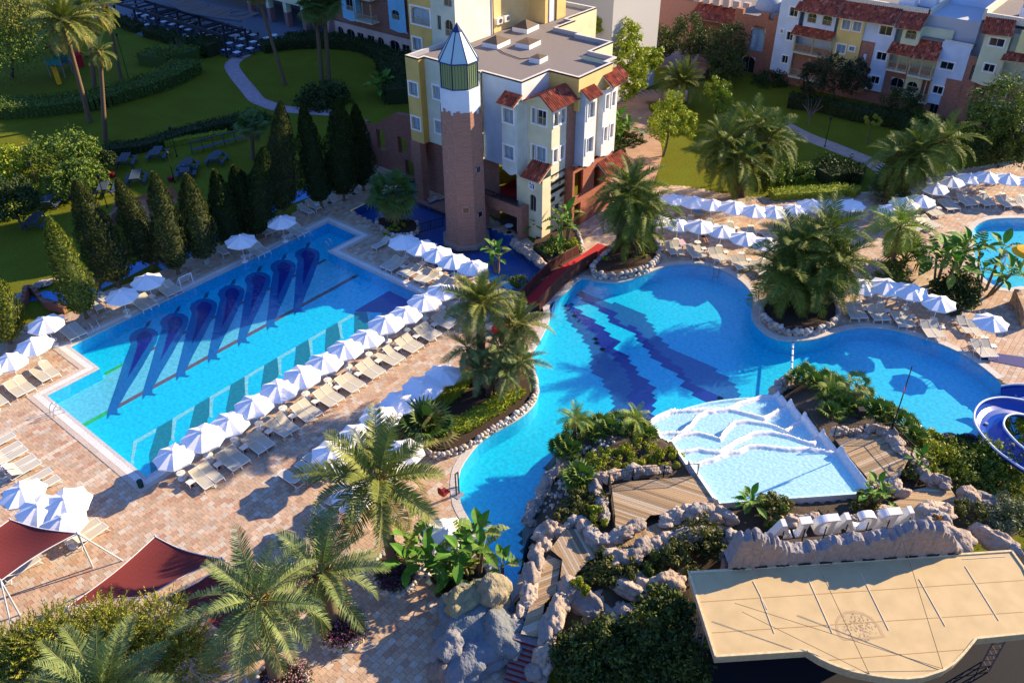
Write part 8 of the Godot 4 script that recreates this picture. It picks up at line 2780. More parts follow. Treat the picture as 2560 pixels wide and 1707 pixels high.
func stage() -> void:
	rng.seed = 171
	var y := 6.0
	var g := thing("stage_canopy", "sand-coloured stage canopy roof with a bowed front and a ring-shaped stain", "canopy")
	var arc := V([9.78, 38.16, 9.76, 38.75, 9.83, 39.3, 10.05, 40.05, 10.37, 40.72, 10.73, 41.36, 11.12, 41.9, 11.63, 42.4, 12.46, 42.94, 13.09, 43.19, 13.92, 43.39, 14.92, 43.56])
	var poly := V([10.23, 32.17, 7.07, 35.27])
	for q in arc:
		poly.append(q)
	for q in V([16.47, 45.08, 17.44, 46.02, 20.3, 44.17, 21.01, 43.48]):
		poly.append(q)
	var b := B.new()
	b.col = lin(0.78, 0.68, 0.49)
	b.flat(poly, y)
	part(b, "roof_sheet", M.stage_roof, g)
	b = B.new()
	b.col = lin(0.76, 0.66, 0.52)
	b.walls(poly, y - 0.45, y - 0.002)
	part(b, "fascia", M.rough, g)
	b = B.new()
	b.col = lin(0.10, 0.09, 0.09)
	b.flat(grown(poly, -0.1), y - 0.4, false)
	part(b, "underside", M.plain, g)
	b = B.new()
	b.col = lin(0.88, 0.80, 0.62)
	for i in poly.size():
		var a := poly[i]
		var z := poly[(i + 1) % poly.size()]
		b.bar(Vector3(a.x, y + 0.03, a.y), Vector3(z.x, y + 0.03, z.y), 0.10, 0.06)
	part(b, "edge_strip", M.rough, g)
	# welded seams and white batten lines
	for e in [[Vector3(9.13, 6, 33.39), Vector3(19.55, 6, 44.35)], [Vector3(8.04, 6, 34.59), Vector3(17.68, 6, 44.79)], [Vector3(9.94, 6, 39.06), Vector3(14.18, 6, 43.45)]]:
		b = B.new()
		b.col = lin(0.72, 0.58, 0.36)
		b.bar(e[0] + Vector3(0, 0.004, 0), e[1] + Vector3(0, 0.004, 0), 0.035, 0.012)
		part(b, "seam", M.plain, g)
	for e in [[Vector3(13.39, 6, 36.63), Vector3(11.29, 6, 38.65)], [Vector3(15.22, 6, 38.4), Vector3(12.97, 6, 40.5)], [Vector3(16.6, 6, 40.6), Vector3(14.74, 6, 42.33)], [Vector3(18.69, 6, 42.03), Vector3(16.51, 6, 44.07)], [Vector3(11.01, 6, 35.44), Vector3(9.7, 6, 36.69)], [Vector3(11.67, 6, 34.71), Vector3(10.64, 6, 35.91)], [Vector3(19.06, 6, 41.82), Vector3(20.5, 6, 43.34)]]:
		b = B.new()
		b.col = lin(0.86, 0.80, 0.70)
		b.bar(e[0] + Vector3(0, 0.012, 0), e[1] + Vector3(0, 0.012, 0), 0.025, 0.025)
		part(b, "batten", M.plain, g)
	# the dried puddle: a ring of dirt and a darker heart
	var c := Vector3(12.16, 6, 39.33)
	b = B.new()
	var ring := V([11.93, 38.51, 12.28, 38.49, 12.69, 38.63, 13, 38.9, 13.18, 39.28, 13.17, 39.68, 12.93, 40.1, 12.55, 40.51, 12.18, 40.19, 11.66, 39.67, 11.26, 39.2, 11.28, 38.94, 11.56, 38.68])
	var inn := V([11.95, 38.62, 12.26, 38.6, 12.6, 38.71, 12.87, 38.95, 13.03, 39.29, 13.04, 39.65, 12.82, 40.05, 12.5, 40.36, 12.26, 40.11, 11.77, 39.62, 11.41, 39.19, 11.42, 38.99, 11.64, 38.78])
	for i in ring.size():
		var j := (i + 1) % ring.size()
		b.col = lin(0.68, 0.57, 0.42) * rnd(0.95, 1.05)
		b.quad(Vector3(ring[i].x, y + 0.004, ring[i].y), Vector3(ring[j].x, y + 0.004, ring[j].y), Vector3(inn[j].x, y + 0.004, inn[j].y), Vector3(inn[i].x, y + 0.004, inn[i].y))
	for i in 420:
		var a := rnd(0, TAU)
		var d := sqrt(rng.randf())
		var q := c + Vector3(0.25 - 0.1, 0, 0.1) + Vector3(cos(a) * d * 0.75, 0.002 + i * 0.00001, sin(a) * d * 0.75)
		if rng.randf() < d * 0.8:
			continue
		var s := rnd(0.015, 0.045)
		b.col = lin(0.58, 0.47, 0.38) * rnd(0.9, 1.2)
		b.tri(q + Vector3(-s, 0, s), q + Vector3(s, 0, s * rnd(0.3, 1)), q + Vector3(rnd(-s, s), 0, -s))
	part(b, "stain", M.plain, g)
	# stay cables
	for e in [[Vector3(10.32, 6.05, 40.63), Vector3(13.15, 8.2, 36.33)], [Vector3(12.49, 6.05, 42.91), Vector3(16.23, 8.4, 39.3)], [Vector3(12.49, 6.05, 42.91), Vector3(8.5, 8, 35.1)], [Vector3(10.32, 6.05, 40.63), Vector3(8.3, 8, 35.54)]]:
		b = B.new()
		b.col = lin(0.25, 0.22, 0.20)
		b.tube([e[0], e[1]], [0.014], 4)
		part(b, "stay_cable", M.plain, g)
	# truss legs
	for p in [Vector3(9.59, 3, 33.55), Vector3(19.13, 1.5, 44.64)]:
		for k in 4:
			b = B.new()
			b.col = lin(0.46, 0.40, 0.38)
			var o := Vector3(0.2 * (1 if k % 2 else -1), 0, 0.2 * (1 if k > 1 else -1))
			b.bar(Vector3(p.x, 0, p.z) + o, Vector3(p.x, 5.6, p.z) + o, 0.05, 0.05)
			for i in 12:
				b.bar(Vector3(p.x, i * 0.46, p.z) + o, Vector3(p.x, i * 0.46 + 0.46, p.z) + Vector3(-o.x if i % 2 else o.x, 0, o.z if i % 2 else -o.z), 0.025, 0.025)
			part(b, "truss_leg", M.plain, g)
	# rock parapet along the back of the roof
	var pr := thing("rock_parapet", "craggy sculpted rock parapet along the back of the stage roof", "parapet")
	var A := Vector3(11.48, 6, 33.52)
	var Z := Vector3(19.4, 6, 41.77)
	var dir := (Z - A).normalized()
	var nor := Vector3(dir.z, 0, -dir.x)
	if nor.dot(Vector3(-14.65, 6, 42.2) - A) > 0:
		nor = -nor
	var nz := noise_of(43, 0.5, FastNoiseLite.TYPE_SIMPLEX_SMOOTH, 4)
	b = B.new()
	var L := A.distance_to(Z)
	var n := 90
	var cols := 9
	var grid := []
	for i in n + 1:
		var t := float(i) / n
		var hgt := 1.35 + 0.5 * sin(t * 9.0 + 1.2) + 0.3 * sin(t * 17.0) + 0.5 * nz.get_noise_1d(t * 60.0)
		hgt = clampf(hgt, 0.8, 2.6) * (smoothstep(0.0, 0.05, t) * smoothstep(1.0, 0.93, t) * 0.8 + 0.2)
		var line := []
		for k in cols + 1:
			var w := float(k) / cols
			# front foot, up the face, over the crest, down the back
			var prof: Vector2 = [Vector2(0.0, 0.0), Vector2(0.03, 0.35), Vector2(0.06, 0.7), Vector2(0.14, 0.92), Vector2(0.35, 1.0), Vector2(0.6, 0.96), Vector2(0.8, 0.8), Vector2(0.95, 0.45), Vector2(1.0, 0.0), Vector2(1.02, -1.6)][k]
			var p := A + dir * L * t + nor * (prof.x * 1.1 + 0.12 * nz.get_noise_2d(t * 80, k * 3.0)) + UP * (prof.y * hgt + 0.10 * nz.get_noise_2d(t * 90 + 7, k * 4.0))
			line.append(p)
		grid.append(line)
	for i in n:
		for k in cols:
			b.col = lin(0.66, 0.58, 0.50) if k < 3 else lin(0.56, 0.54, 0.54)
			b.tri(grid[i][k], grid[i + 1][k], grid[i + 1][k + 1])
			b.tri(grid[i][k], grid[i + 1][k + 1], grid[i][k + 1])
	part(b, "crag", M.rock, pr)
	for i in 11:
		b = B.new()
		b.col = lin(0.05, 0.06, 0.08)
		var p := A + dir * L * (i + 0.5) / 11 + UP * 0.12 - nor * 0.03
		b.bar(p - dir * 0.3, p + dir * 0.3, 0.05, 0.06)
		part(b, "vent_slot", M.plain, pr)
	# back wall below the parapet and the dark yard
	b = B.new()
	b.col = lin(0.58, 0.44, 0.38)
	b.bar(A + nor * 0.6 + UP * -3.05, Z + nor * 0.6 + UP * -3.05, 0.5, 5.9)
	part(b, "back_wall", M.rough, pr)
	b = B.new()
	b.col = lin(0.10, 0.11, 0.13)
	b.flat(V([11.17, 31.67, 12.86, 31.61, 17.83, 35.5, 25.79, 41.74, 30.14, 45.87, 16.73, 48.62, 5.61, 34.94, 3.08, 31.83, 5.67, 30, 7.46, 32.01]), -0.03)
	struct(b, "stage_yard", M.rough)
	letters()

func letters() -> void:
	var g := thing("white_letter_sign", "row of big white letters seen from behind above the rock parapet", "sign")
	var Lp := Vector3(15.43, 5.2, 33.89)
	var Rp := Vector3(21.01, 5.2, 39.2)
	var dir := (Rp - Lp).normalized()
	# the front faces the cascade, away from the stage
	var word := "ARCADIA"
	var f := SystemFont.new()
	f.font_names = PackedStringArray(["Droid Serif"])
	f.font_weight = 700
	var total := Lp.distance_to(Rp)
	var frac := [0.03, 0.15, 0.28, 0.45, 0.62, 0.75, 0.88]
	var n := UP.cross(dir).normalized() * -1.0
	if n.dot(Vector3(24, 0, 30) - Vector3(Lp.x, 0, Lp.z)) < 0:
		n = -n
	var r := UP.cross(n)
	for i in 7:
		var t := TextMesh.new()
		t.text = word[i]
		t.font = f
		t.font_size = 64
		t.pixel_size = 1.75 / 64.0
		t.depth = 0.42
		var s: float = 1.0 - (i + 0.5) / 7.0 if r.dot(dir) < 0 else (i + 0.5) / 7.0
		var p := Lp.lerp(Rp, s)
		mi(t, "letter", M.metal_white, g, Transform3D(Basis(r, UP, n) * Basis(Vector3(1, 0, 0), -0.18), p + Vector3(0, 0.35, 0)))
		var b := B.new()
		b.col = lin(0.05, 0.05, 0.06)
		b.bar(Vector3(p.x, 2.2, p.z) - n * 0.25, Vector3(p.x, 5.7, p.z) - n * 0.25, 0.05, 0.05)
		part(b, "strut", M.plain, g)
	var b2 := B.new()
	b2.col = lin(0.30, 0.26, 0.24)
	b2.bar(Lp + UP * -0.78, Rp + UP * -0.78, 0.4, 0.12)
	part(b2, "rail", M.rough, g)

func sails() -> void:
	rng.seed = 181
	for e in [[V3([-7.66, 2.8, 0.21, -5.81, 2.8, 4.07, -9.91, 2.8, 4.03, -11.02, 2.8, 0.18]), "red shade sail beside the white parasol group"], [V3([-3.27, 2.8, 7.57, -1.9, 2.8, 11.69, -5.75, 2.8, 10.79, -8.6, 2.8, 8.25]), "big red shade sail with a scalloped white hem"], [V3([-2.32, 2.7, 11.96, -1.87, 2.7, 14.5, -4.46, 2.7, 16.17, -5.24, 2.7, 11.4]), "second red sail behind the rough palm"]]:
		var q: Array = e[0]
		var g := thing("shade_sail", e[1], "shade sail")
		var b := B.new()
		var n := 14
		var P := func(u: float, v: float) -> Vector3:
			var a: Vector3 = q[0].lerp(q[1], u)
			var z: Vector3 = q[3].lerp(q[2], u)
			var p := a.lerp(z, v)
			var mid: Vector3 = (q[0] + q[1] + q[2] + q[3]) / 4
			var pull := 0.10 * (sin(PI * u) * pow(absf(2 * v - 1), 2) + sin(PI * v) * pow(absf(2 * u - 1), 2))
			p = p.lerp(mid, pull)
			p.y -= 0.35 * sin(PI * u) * sin(PI * v)
			return p
		b.col = lin(0.47, 0.18, 0.16)
		for i in n:
			for j in n:
				b.quad(P.call(i / float(n), (j + 1) / float(n)), P.call((i + 1) / float(n), (j + 1) / float(n)), P.call((i + 1) / float(n), j / float(n)), P.call(i / float(n), j / float(n)))
		part(b, "cloth", M.sail_cloth, g)
		for k in 4:
			b = B.new()
			b.col = lin(0.85, 0.84, 0.82)
			var path := []
			for i in n + 1:
				var t := i / float(n)
				path.append(P.call([t, 1.0, 1.0 - t, 0.0][k], [0.0, t, 1.0, 1.0 - t][k]) + UP * 0.01)
			b.tube(path, [0.03], 5)
			part(b, "hem_tube", M.plain, g)
			b = B.new()
			b.col = lin(0.72, 0.74, 0.76)
			var c: Vector3 = q[k]
			b.tube([Vector3(c.x, 0, c.z), c + UP * 0.15], [0.05], 7)
			part(b, "pole", M.plain, g)
			var mid: Vector3 = (q[0] + q[1] + q[2] + q[3]) / 4
			var out: Vector3 = ((c - mid) * Vector3(1, 0, 1)).normalized()
			b = B.new()
			b.col = lin(0.72, 0.74, 0.76)
			b.tube([c, Vector3(c.x, 0, c.z) + out * 1.6], [0.045], 6)
			part(b, "brace", M.plain, g)

func bridge() -> void:
	rng.seed = 191
	var g := thing("wooden_bridge", "brown timber footbridge with a red carpet beside the lagoon", "bridge")
	var A := Vector3(30.31, 0, 6.79)
	var Z := Vector3(39.4, 0, 6.12)
	var d := (Z - A).normalized()
	var r := d.cross(UP)
	var w := 0.95
	var P := func(t: float) -> Vector3: return A.lerp(Z, t) + UP * (0.10 + 0.55 * sin(PI * t))
	var n := 40
	for i in n:
		var b := B.new()
		b.col = lin(0.30, 0.18, 0.14) * rnd(0.8, 1.2)
		b.bar(P.call((i + 0.04) / n), P.call((i + 0.96) / n), w * 2, 0.06)
		part(b, "plank", M.timber, g)
	for s in [-1, 1]:
		var b := B.new()
		b.col = lin(0.26, 0.15, 0.12)
		for i in n:
			b.bar(P.call(float(i) / n) + r * s * w + UP * -0.1, P.call(float(i + 1) / n) + r * s * w + UP * -0.1, 0.10, 0.22)
		part(b, "beam", M.timber, g)
		b = B.new()
		b.col = lin(0.40, 0.22, 0.17)
		for i in n:
			b.bar(P.call(float(i) / n) + r * s * w + UP * 0.95, P.call(float(i + 1) / n) + r * s * w + UP * 0.95, 0.09, 0.06)
		part(b, "handrail", M.timber, g)
		for i in n * 2:
			b = B.new()
			b.col = lin(0.36, 0.20, 0.16) * rnd(0.8, 1.25)
			var t := (i + 0.5) / (n * 2)
			var h := 1.0 if i % 10 == 0 else 0.93
			b.bar(P.call(t) + r * s * w, P.call(t) + r * s * w + UP * h, 0.09 if i % 10 == 0 else 0.055, 0.055)
			part(b, "picket", M.timber, g)
	var c := thing("red_carpet", "red carpet running over the bridge and onto the paving", "carpet")
	var b := B.new()
	b.col = lin(0.66, 0.06, 0.07)
	for i in n:
		var p0: Vector3 = P.call(float(i) / n) + UP * 0.034
		var p1: Vector3 = P.call(float(i + 1) / n) + UP * 0.034
		b.quad(p0 - r * 0.65, p0 + r * 0.65, p1 + r * 0.65, p1 - r * 0.65)
	var e0: Vector3 = P.call(1.0) + UP * 0.034
	var e1 := Vector3(42.28, 0.02, 6.03)
	b.quad(e0 - r * 0.65, e0 + r * 0.65, e1 + r * 0.75, e1 - r * 0.75)
	part(b, "runner", M.plain, c)
	var ring := thing("life_ring", "orange and white life ring hung on the bridge railing", "life ring")
	b = B.new()
	var lc := Vector3(34.17, 0.55, 7.39)
	for k in 16:
		b.col = lin(0.86, 0.32, 0.14) if (k / 2) % 2 else lin(0.9, 0.88, 0.84)
		var a0 := TAU * k / 16
		var a1 := TAU * (k + 1) / 16
		b.tube([lc + (d * cos(a0) + UP * sin(a0)) * 0.34, lc + (d * cos(a1) + UP * sin(a1)) * 0.34], [0.08], 6, false)
	part(b, "ring", M.plain, ring)
	# low rail in the stream corner
	var lr := thing("stream_railing", "dark timber railing beside the tower foot", "railing")
	railing(lr, Vector3(33.38, 0, -8.83), Vector3(35.97, 0, -7.98), 0.9, lin(0.10, 0.08, 0.08), 0.16, M.timber)

func slides() -> void:
	rng.seed = 201
	var g := thing("blue_water_slide", "blue open water slide looping down to the lagoon", "water slide")
	var path := V3([33.05, 4.2, 43.28, 31.28, 3.7, 43.14, 32.03, 3.2, 42.08, 33.3, 2.8, 40.86, 35.09, 2.4, 39.82, 36.89, 2.2, 39.67, 38.26, 2, 40.31, 39.24, 1.7, 41.49, 39.98, 1.4, 42.73])
	var fine := []
	for i in path.size() - 1:
		var a: Vector3 = path[maxi(i - 1, 0)]
		var z: Vector3 = path[mini(i + 2, path.size() - 1)]
		for k in 10:
			fine.append(path[i].cubic_interpolate(path[i + 1], a, z, k / 10.0))
	trough(g, fine, 0.85, lin(0.07, 0.26, 0.62))
	var low := V3([42.08, 1.6, 42.87, 42.61, 1, 41.62, 42.51, 0.6, 40.53, 42, 0.3, 39.7])
	var f2 := []
	for i in low.size() - 1:
		var a: Vector3 = low[maxi(i - 1, 0)]
		var z: Vector3 = low[mini(i + 2, low.size() - 1)]
		for k in 8:
			f2.append(low[i].cubic_interpolate(low[i + 1], a, z, k / 8.0))
	f2.append(low[low.size() - 1])
	var g2 := thing("blue_slide_exit", "low blue slide exit at the lagoon coping", "water slide")
	trough(g2, f2, 0.8, lin(0.07, 0.24, 0.58))
	for p in [fine[8], fine[24], fine[44]]:
		var b := B.new()
		b.col = lin(0.55, 0.56, 0.58)
		b.tube([Vector3(p.x, -1.2, p.z), p + UP * -0.5], [0.12], 8)
		part(b, "support", M.plain, g)
	for e in [[Vector3(34.79, 0, 38.21), 0.5], [Vector3(35.44, 0, 39.18), 0.55]]:
		var b := B.new()
		b.col = lin(0.06, 0.20, 0.46)
		b.blob(e[0], Vector3(0.75, e[1] + 0.15, 0.75), 6, null, 0.0, 1.0)
		tag(part(b, "blue_fin", M.plain, self), "dark blue rounded fin rising from the lagoon", "pool feature", "blue fins in the lagoon")
	# child slide pieces in the small pool
	var b := B.new()
	b.col = lin(0.90, 0.68, 0.04)
	b.lathe(Vector3(62.33, 0, 36.09), [Vector2(0, 1.5), Vector2(0.9, 1.35), Vector2(1.25, 1.05), Vector2(1.2, 0.98), Vector2(0, 1.2)], 18)
	b.lathe(Vector3(62.33, 0, 36.09), [Vector2(0.1, -0.9), Vector2(0.1, 1.3)], 8)
	tag(part(b, "yellow_mushroom", M.plain, self), "yellow mushroom shower in the small pool", "pool shower")
	var ws := thing("white_child_slide", "white curved children's slide in the small pool", "slide")
	var p0 := Vector3(60.86, 1.2, 34.84)
	var p1 := Vector3(60.66, -0.1, 34.32)
	var f3 := []
	for k in 9:
		var t := k / 8.0
		f3.append(p0.lerp(p1, t) + UP * 0.35 * sin(PI * t))
	trough(ws, f3, 0.4, lin(0.88, 0.90, 0.90))
	b = B.new()
	b.col = lin(0.8, 0.8, 0.8)
	b.tube([Vector3(p0.x, -0.9, p0.z), p0], [0.06], 6)
	part(b, "support", M.plain, ws)

func trough(g: Node, path: Array, r: float, col: Color) -> void:
	var b := B.new()
	var rimb: B
	b.col = col
	var prev := []
	var edges := [[], []]
	for i in path.size():
		var d: Vector3 = (path[mini(i + 1, path.size() - 1)] - path[maxi(i - 1, 0)]).normalized()
		var s := d.cross(UP).normalized()
		var line := []
		for k in 9:
			var a := PI * k / 8
			line.append(path[i] + s * cos(a) * r + UP * (-sin(a) * r * 0.75))
		edges[0].append(line[0])
		edges[1].append(line[8])
		if i > 0:
			for k in 8:
				b.quad(prev[k], line[k], line[k + 1], prev[k + 1])
		prev = line
	part(b, "trough", M.slide_blue, g)
	for e in edges:
		rimb = B.new()
		rimb.col = lin(0.80, 0.84, 0.90)
		rimb.tube(e, [0.07], 6)
		part(rimb, "rim", M.plain, g)

func pool_things() -> void:
	rng.seed = 211
	# water polo goal
	var g := thing("water_polo_goal", "white water polo goal standing on the pool edge", "goal")
	var a := Vector3(14.09, 0, -17.78)
	var z := Vector3(15.23, 0, -17.74)
	var d := (z - a).normalized()
	var back := Vector3(0, 0, -0.8)
	for p in [a, z]:
		var b := B.new()
		b.col = lin(0.9, 0.9, 0.9)
		b.tube([p, p + UP * 1.0], [0.045], 7)
		b.tube([p + UP * 1.0, p + back], [0.03], 6)
		b.tube([p, p + back], [0.03], 6)
		part(b, "post", M.plain, g)
	var b := B.new()
	b.col = lin(0.9, 0.9, 0.9)
	b.tube([a + UP * 1.0, z + UP * 1.0], [0.045], 7)
	b.tube([a + back, z + back], [0.03], 6)
	part(b, "crossbar", M.plain, g)
	b = B.new()
	b.col = lin(0.85, 0.85, 0.85)
	for k in 10:
		var t := k / 9.0
		b.bar(a.lerp(z, t) + UP, a.lerp(z, t) + back, 0.01, 0.01)
		b.bar(a.lerp(a + back - UP, t) + UP * 1.0, z.lerp(z + back - UP, t) + UP * 1.0, 0.01, 0.01)
	part(b, "net", M.plain, g)
	# ladders: base point on the coping, direction towards the water
	for e in [[Vector3(-0.44, 0, -10.28), Vector3(1, 0, 0), "at the left short side".replace("left ", "") + " of the lap pool"], [Vector3(6.37, 0, -17.68), Vector3(0, 0, 1), "on the cypress side of the lap pool"], [Vector3(44.87, 0, 15.67), Vector3(-0.55, 0, 0.83), "on the far curve of the lagoon"], [Vector3(45.61, 0, 36.69), Vector3(-0.75, 0, 0.66), "on the lagoon shore by the blue mat"], [Vector3(26.4, 0, -13.34), Vector3(0.3, 0, 0.95), "in the far corner of the lap pool"]]:
		var ld := thing("pool_ladder", "steel pool ladder " + e[2], "ladder", "", e[0])
		var wd: Vector3 = e[1]
		var sd := wd.cross(UP)
		for s in [-0.27, 0.27]:
			b = B.new()
			var path := []
			for k in 11:
				var t := k / 10.0
				path.append(sd * s + wd * lerpf(-0.45, 0.32, t) + UP * 0.8 * pow(sin(PI * t), 0.5))
			path.append(sd * s + wd * 0.32 + UP * -0.9)
			b.tube(path, [0.03], 7)
			part(b, "handrail", M.steel, ld)
		for k in 3:
			b = B.new()
			b.bar(sd * -0.27 + wd * 0.32 + UP * (-0.2 - k * 0.25), sd * 0.27 + wd * 0.32 + UP * (-0.2 - k * 0.25), 0.08, 0.03)
			part(b, "tread", M.steel, ld)
	# pool hoist
	var h := thing("pool_hoist", "dark pool hoist with a red seat on the lagoon coping", "pool hoist", "", Vector3(11.19, 0, 16.34))
	b = B.new()
	b.col = lin(0.06, 0.16, 0.26)
	b.bar(Vector3(0.12, 0, 0), Vector3(0.12, 1.85, 0), 0.06, 0.06)
	b.bar(Vector3(-0.12, 0, 0), Vector3(-0.12, 1.85, 0), 0.06, 0.06)
	b.bar(Vector3(-0.12, 1.85, 0), Vector3(0.12, 1.85, 0), 0.06, 0.06)
	part(b, "mast", M.plain, h)
	b = B.new()
	b.col = lin(0.5, 0.52, 0.55)
	b.bar(Vector3(0, 0.7, 0), Vector3(-0.55, 0.7, -0.35), 0.06, 0.06)
	part(b, "arm", M.plain, h)
	b = B.new()
	b.col = lin(0.50, 0.05, 0.07)
	b.bx(-1.05, -0.5, 0.55, 0.66, -0.65, -0.15)
	b.bx(-1.05, -0.95, 0.66, 1.0, -0.65, -0.15)
	part(b, "seat", M.plain, h)
	b = B.new()
	b.col = lin(0.55, 0.56, 0.58)
	b.bx(-0.3, 0.3, 0, 0.05, -0.3, 0.3)
	part(b, "base_plate", M.plain, h)
	# flags
	for e in [[Vector3(30.28, 2.3, 35.38), Vector3(30.23, 7.67, 35.31), "red flag on a dark pole at the timber deck", 2.3], [Vector3(33.45, 0, -11.5), Vector3(33.24, 4.18, -11.77), "red flag on a pale pole by the fan palm", 0.0]]:
		var f := thing("flag_pole", e[2] if e[2] is String else "", "flag")
		b = B.new()
		b.col = lin(0.08, 0.12, 0.16) if e[3] > 1 else lin(0.62, 0.58, 0.52)
		b.tube([e[0], e[1]], [0.045, 0.03], 7)
		part(b, "pole", M.plain, f)
		b = B.new()
		b.col = lin(0.72, 0.05, 0.08)
		var dd: Vector3 = (e[1] - e[0])
		for k in 4:
			var y0: Vector3 = e[0] + dd * (0.9 - k * 0.07)
			var y1: Vector3 = e[0] + dd * (0.9 - (k + 1) * 0.07)
			var o0 := Vector3(-0.12 - 0.05 * k, -0.1 * k, 0.06 * (k % 2))
			var o1 := Vector3(-0.17 - 0.05 * k, -0.1 * (k + 1), 0.06 * ((k + 1) % 2))
			b.quad(y1, y1 + o1, y0 + o0, y0)
		part(b, "flag", M.red_cloth, f)
	# rope with floats across the lagoon
	var rp := thing("lane_rope", "float rope across the lagoon mouth", "rope")
	var r0 := Vector3(38.97, -0.03, 25.51)
	var r1 := Vector3(34.88, -0.03, 27.23)
	b = B.new()
	b.col = lin(0.7, 0.72, 0.75)
	b.tube([r0, r1], [0.02], 5)
	part(b, "rope", M.plain, rp)
	for k in 26:
		b = B.new()
		b.col = lin(0.90, 0.92, 0.92) if k % 5 else lin(0.10, 0.16, 0.4)
		b.blob(r0.lerp(r1, (k + 0.5) / 26), Vector3(0.09, 0.07, 0.09), 3, null, 0, 1)
		part(b, "float", M.plain, rp)
	# mats, bags, bins
	b = B.new()
	b.col = lin(0.06, 0.12, 0.42)
	b.prism(V([46.56, 36.89, 47.75, 39.58, 48.15, 40.72, 46.17, 41.16, 46.4, 39.9, 45.59, 37.31]), 0.004, 0.03)
	tag(part(b, "blue_mat", M.plain, self), "dark blue carpet strip on the paving by the slide", "mat")
	b = B.new()
	b.col = lin(0.80, 0.10, 0.07)
	b.blob(Vector3(1.74, 0.3, 24.61), Vector3(0.55, 0.5, 0.5), 7, noise_of(5, 0.02), 0.3, 0.6)
	tag(part(b, "bean_bag", M.plain, self), "bright red bean bag at the foot of the blue-grey rock", "bean bag")
	for e in [[Vector3(25.98, 0.2, 7.02), "red bean bag half hidden by palms in the long bed"], [Vector3(27.15, 0.2, 7.05), "second red bean bag behind the palms of the long bed"], [Vector3(36.14, 0.3, 4.64), "small bright red object on the stream wall"]]:
		b = B.new()
		b.col = lin(0.78, 0.05, 0.06)
		b.blob(e[0], Vector3(0.45, 0.35, 0.4), 6, noise_of(6, 0.02), 0.3, 0.6)
		tag(part(b, "red_bag", M.plain, self), e[1], "bean bag")
	b = B.new()
	b.col = lin(0.04, 0.22, 0.20)
	b.lathe(Vector3(-0.67, 0, 0.54), [Vector2(0.17, 0), Vector2(0.19, 0.5), Vector2(0.15, 0.55), Vector2(0, 0.56)], 12)
	tag(part(b, "green_bin", M.plain, self), "dark green round bin at the pool corner", "bin")
	b = B.new()
	b.col = lin(0.62, 0.72, 0.66)
	b.bx(-0.2, 0.2, 0, 0.5, -0.15, 0.15)
	tag(part(b, "pump_box", M.plain, self, Transform3D(Basis(UP, 0.4), Vector3(17.84, 0, -19.57))), "pale green box at the foot of a cypress", "box")
	# loudspeaker post on the island
	b = B.new()
	b.col = lin(0.14, 0.13, 0.12)
	b.box(Transform3D(Basis(UP, 0.6), Vector3(31.38, 1.9, 33.12)), Vector3(0.45, 1.1, 0.4))
	tag(part(b, "loudspeaker_post", M.rough, self), "dark square loudspeaker post among the dwarf palms", "loudspeaker")
	b = B.new()
	b.col = lin(0.80, 0.76, 0.70)
	b.tube([Vector3(34.73, 0.6, 35.61), Vector3(33.93, 0.6, 36.51), Vector3(33.2, 0.6, 37.44)], [0.28], 10)
	tag(part(b, "water_pipe", M.plain, self), "thick white water pipe at the lagoon shore", "pipe")
	# round tables beside the channel
	for p in [Vector3(32.4, 0, -20.16), Vector3(35.21, 0, -19.75), Vector3(37.96, 0, -19.95), Vector3(38.8, 0, -2.36)]:
		var t := thing("bistro_table", "round pale bistro table on one leg beside the channel", "table", "bistro tables beside the channel", p)
		b = B.new()
		b.col = lin(0.74, 0.82, 0.84)
		b.lathe(Vector3.ZERO, [Vector2(0, 0.70), Vector2(0.38, 0.70), Vector2(0.38, 0.74), Vector2(0, 0.74)], 16)
		part(b, "table_top", M.plain, t)
		b = B.new()
		b.col = lin(0.10, 0.10, 0.11)
		b.lathe(Vector3.ZERO, [Vector2(0.25, 0), Vector2(0.22, 0.03), Vector2(0.03, 0.06), Vector2(0.03, 0.7)], 10)
		part(b, "leg", M.plain, t)
	channel()
	people()

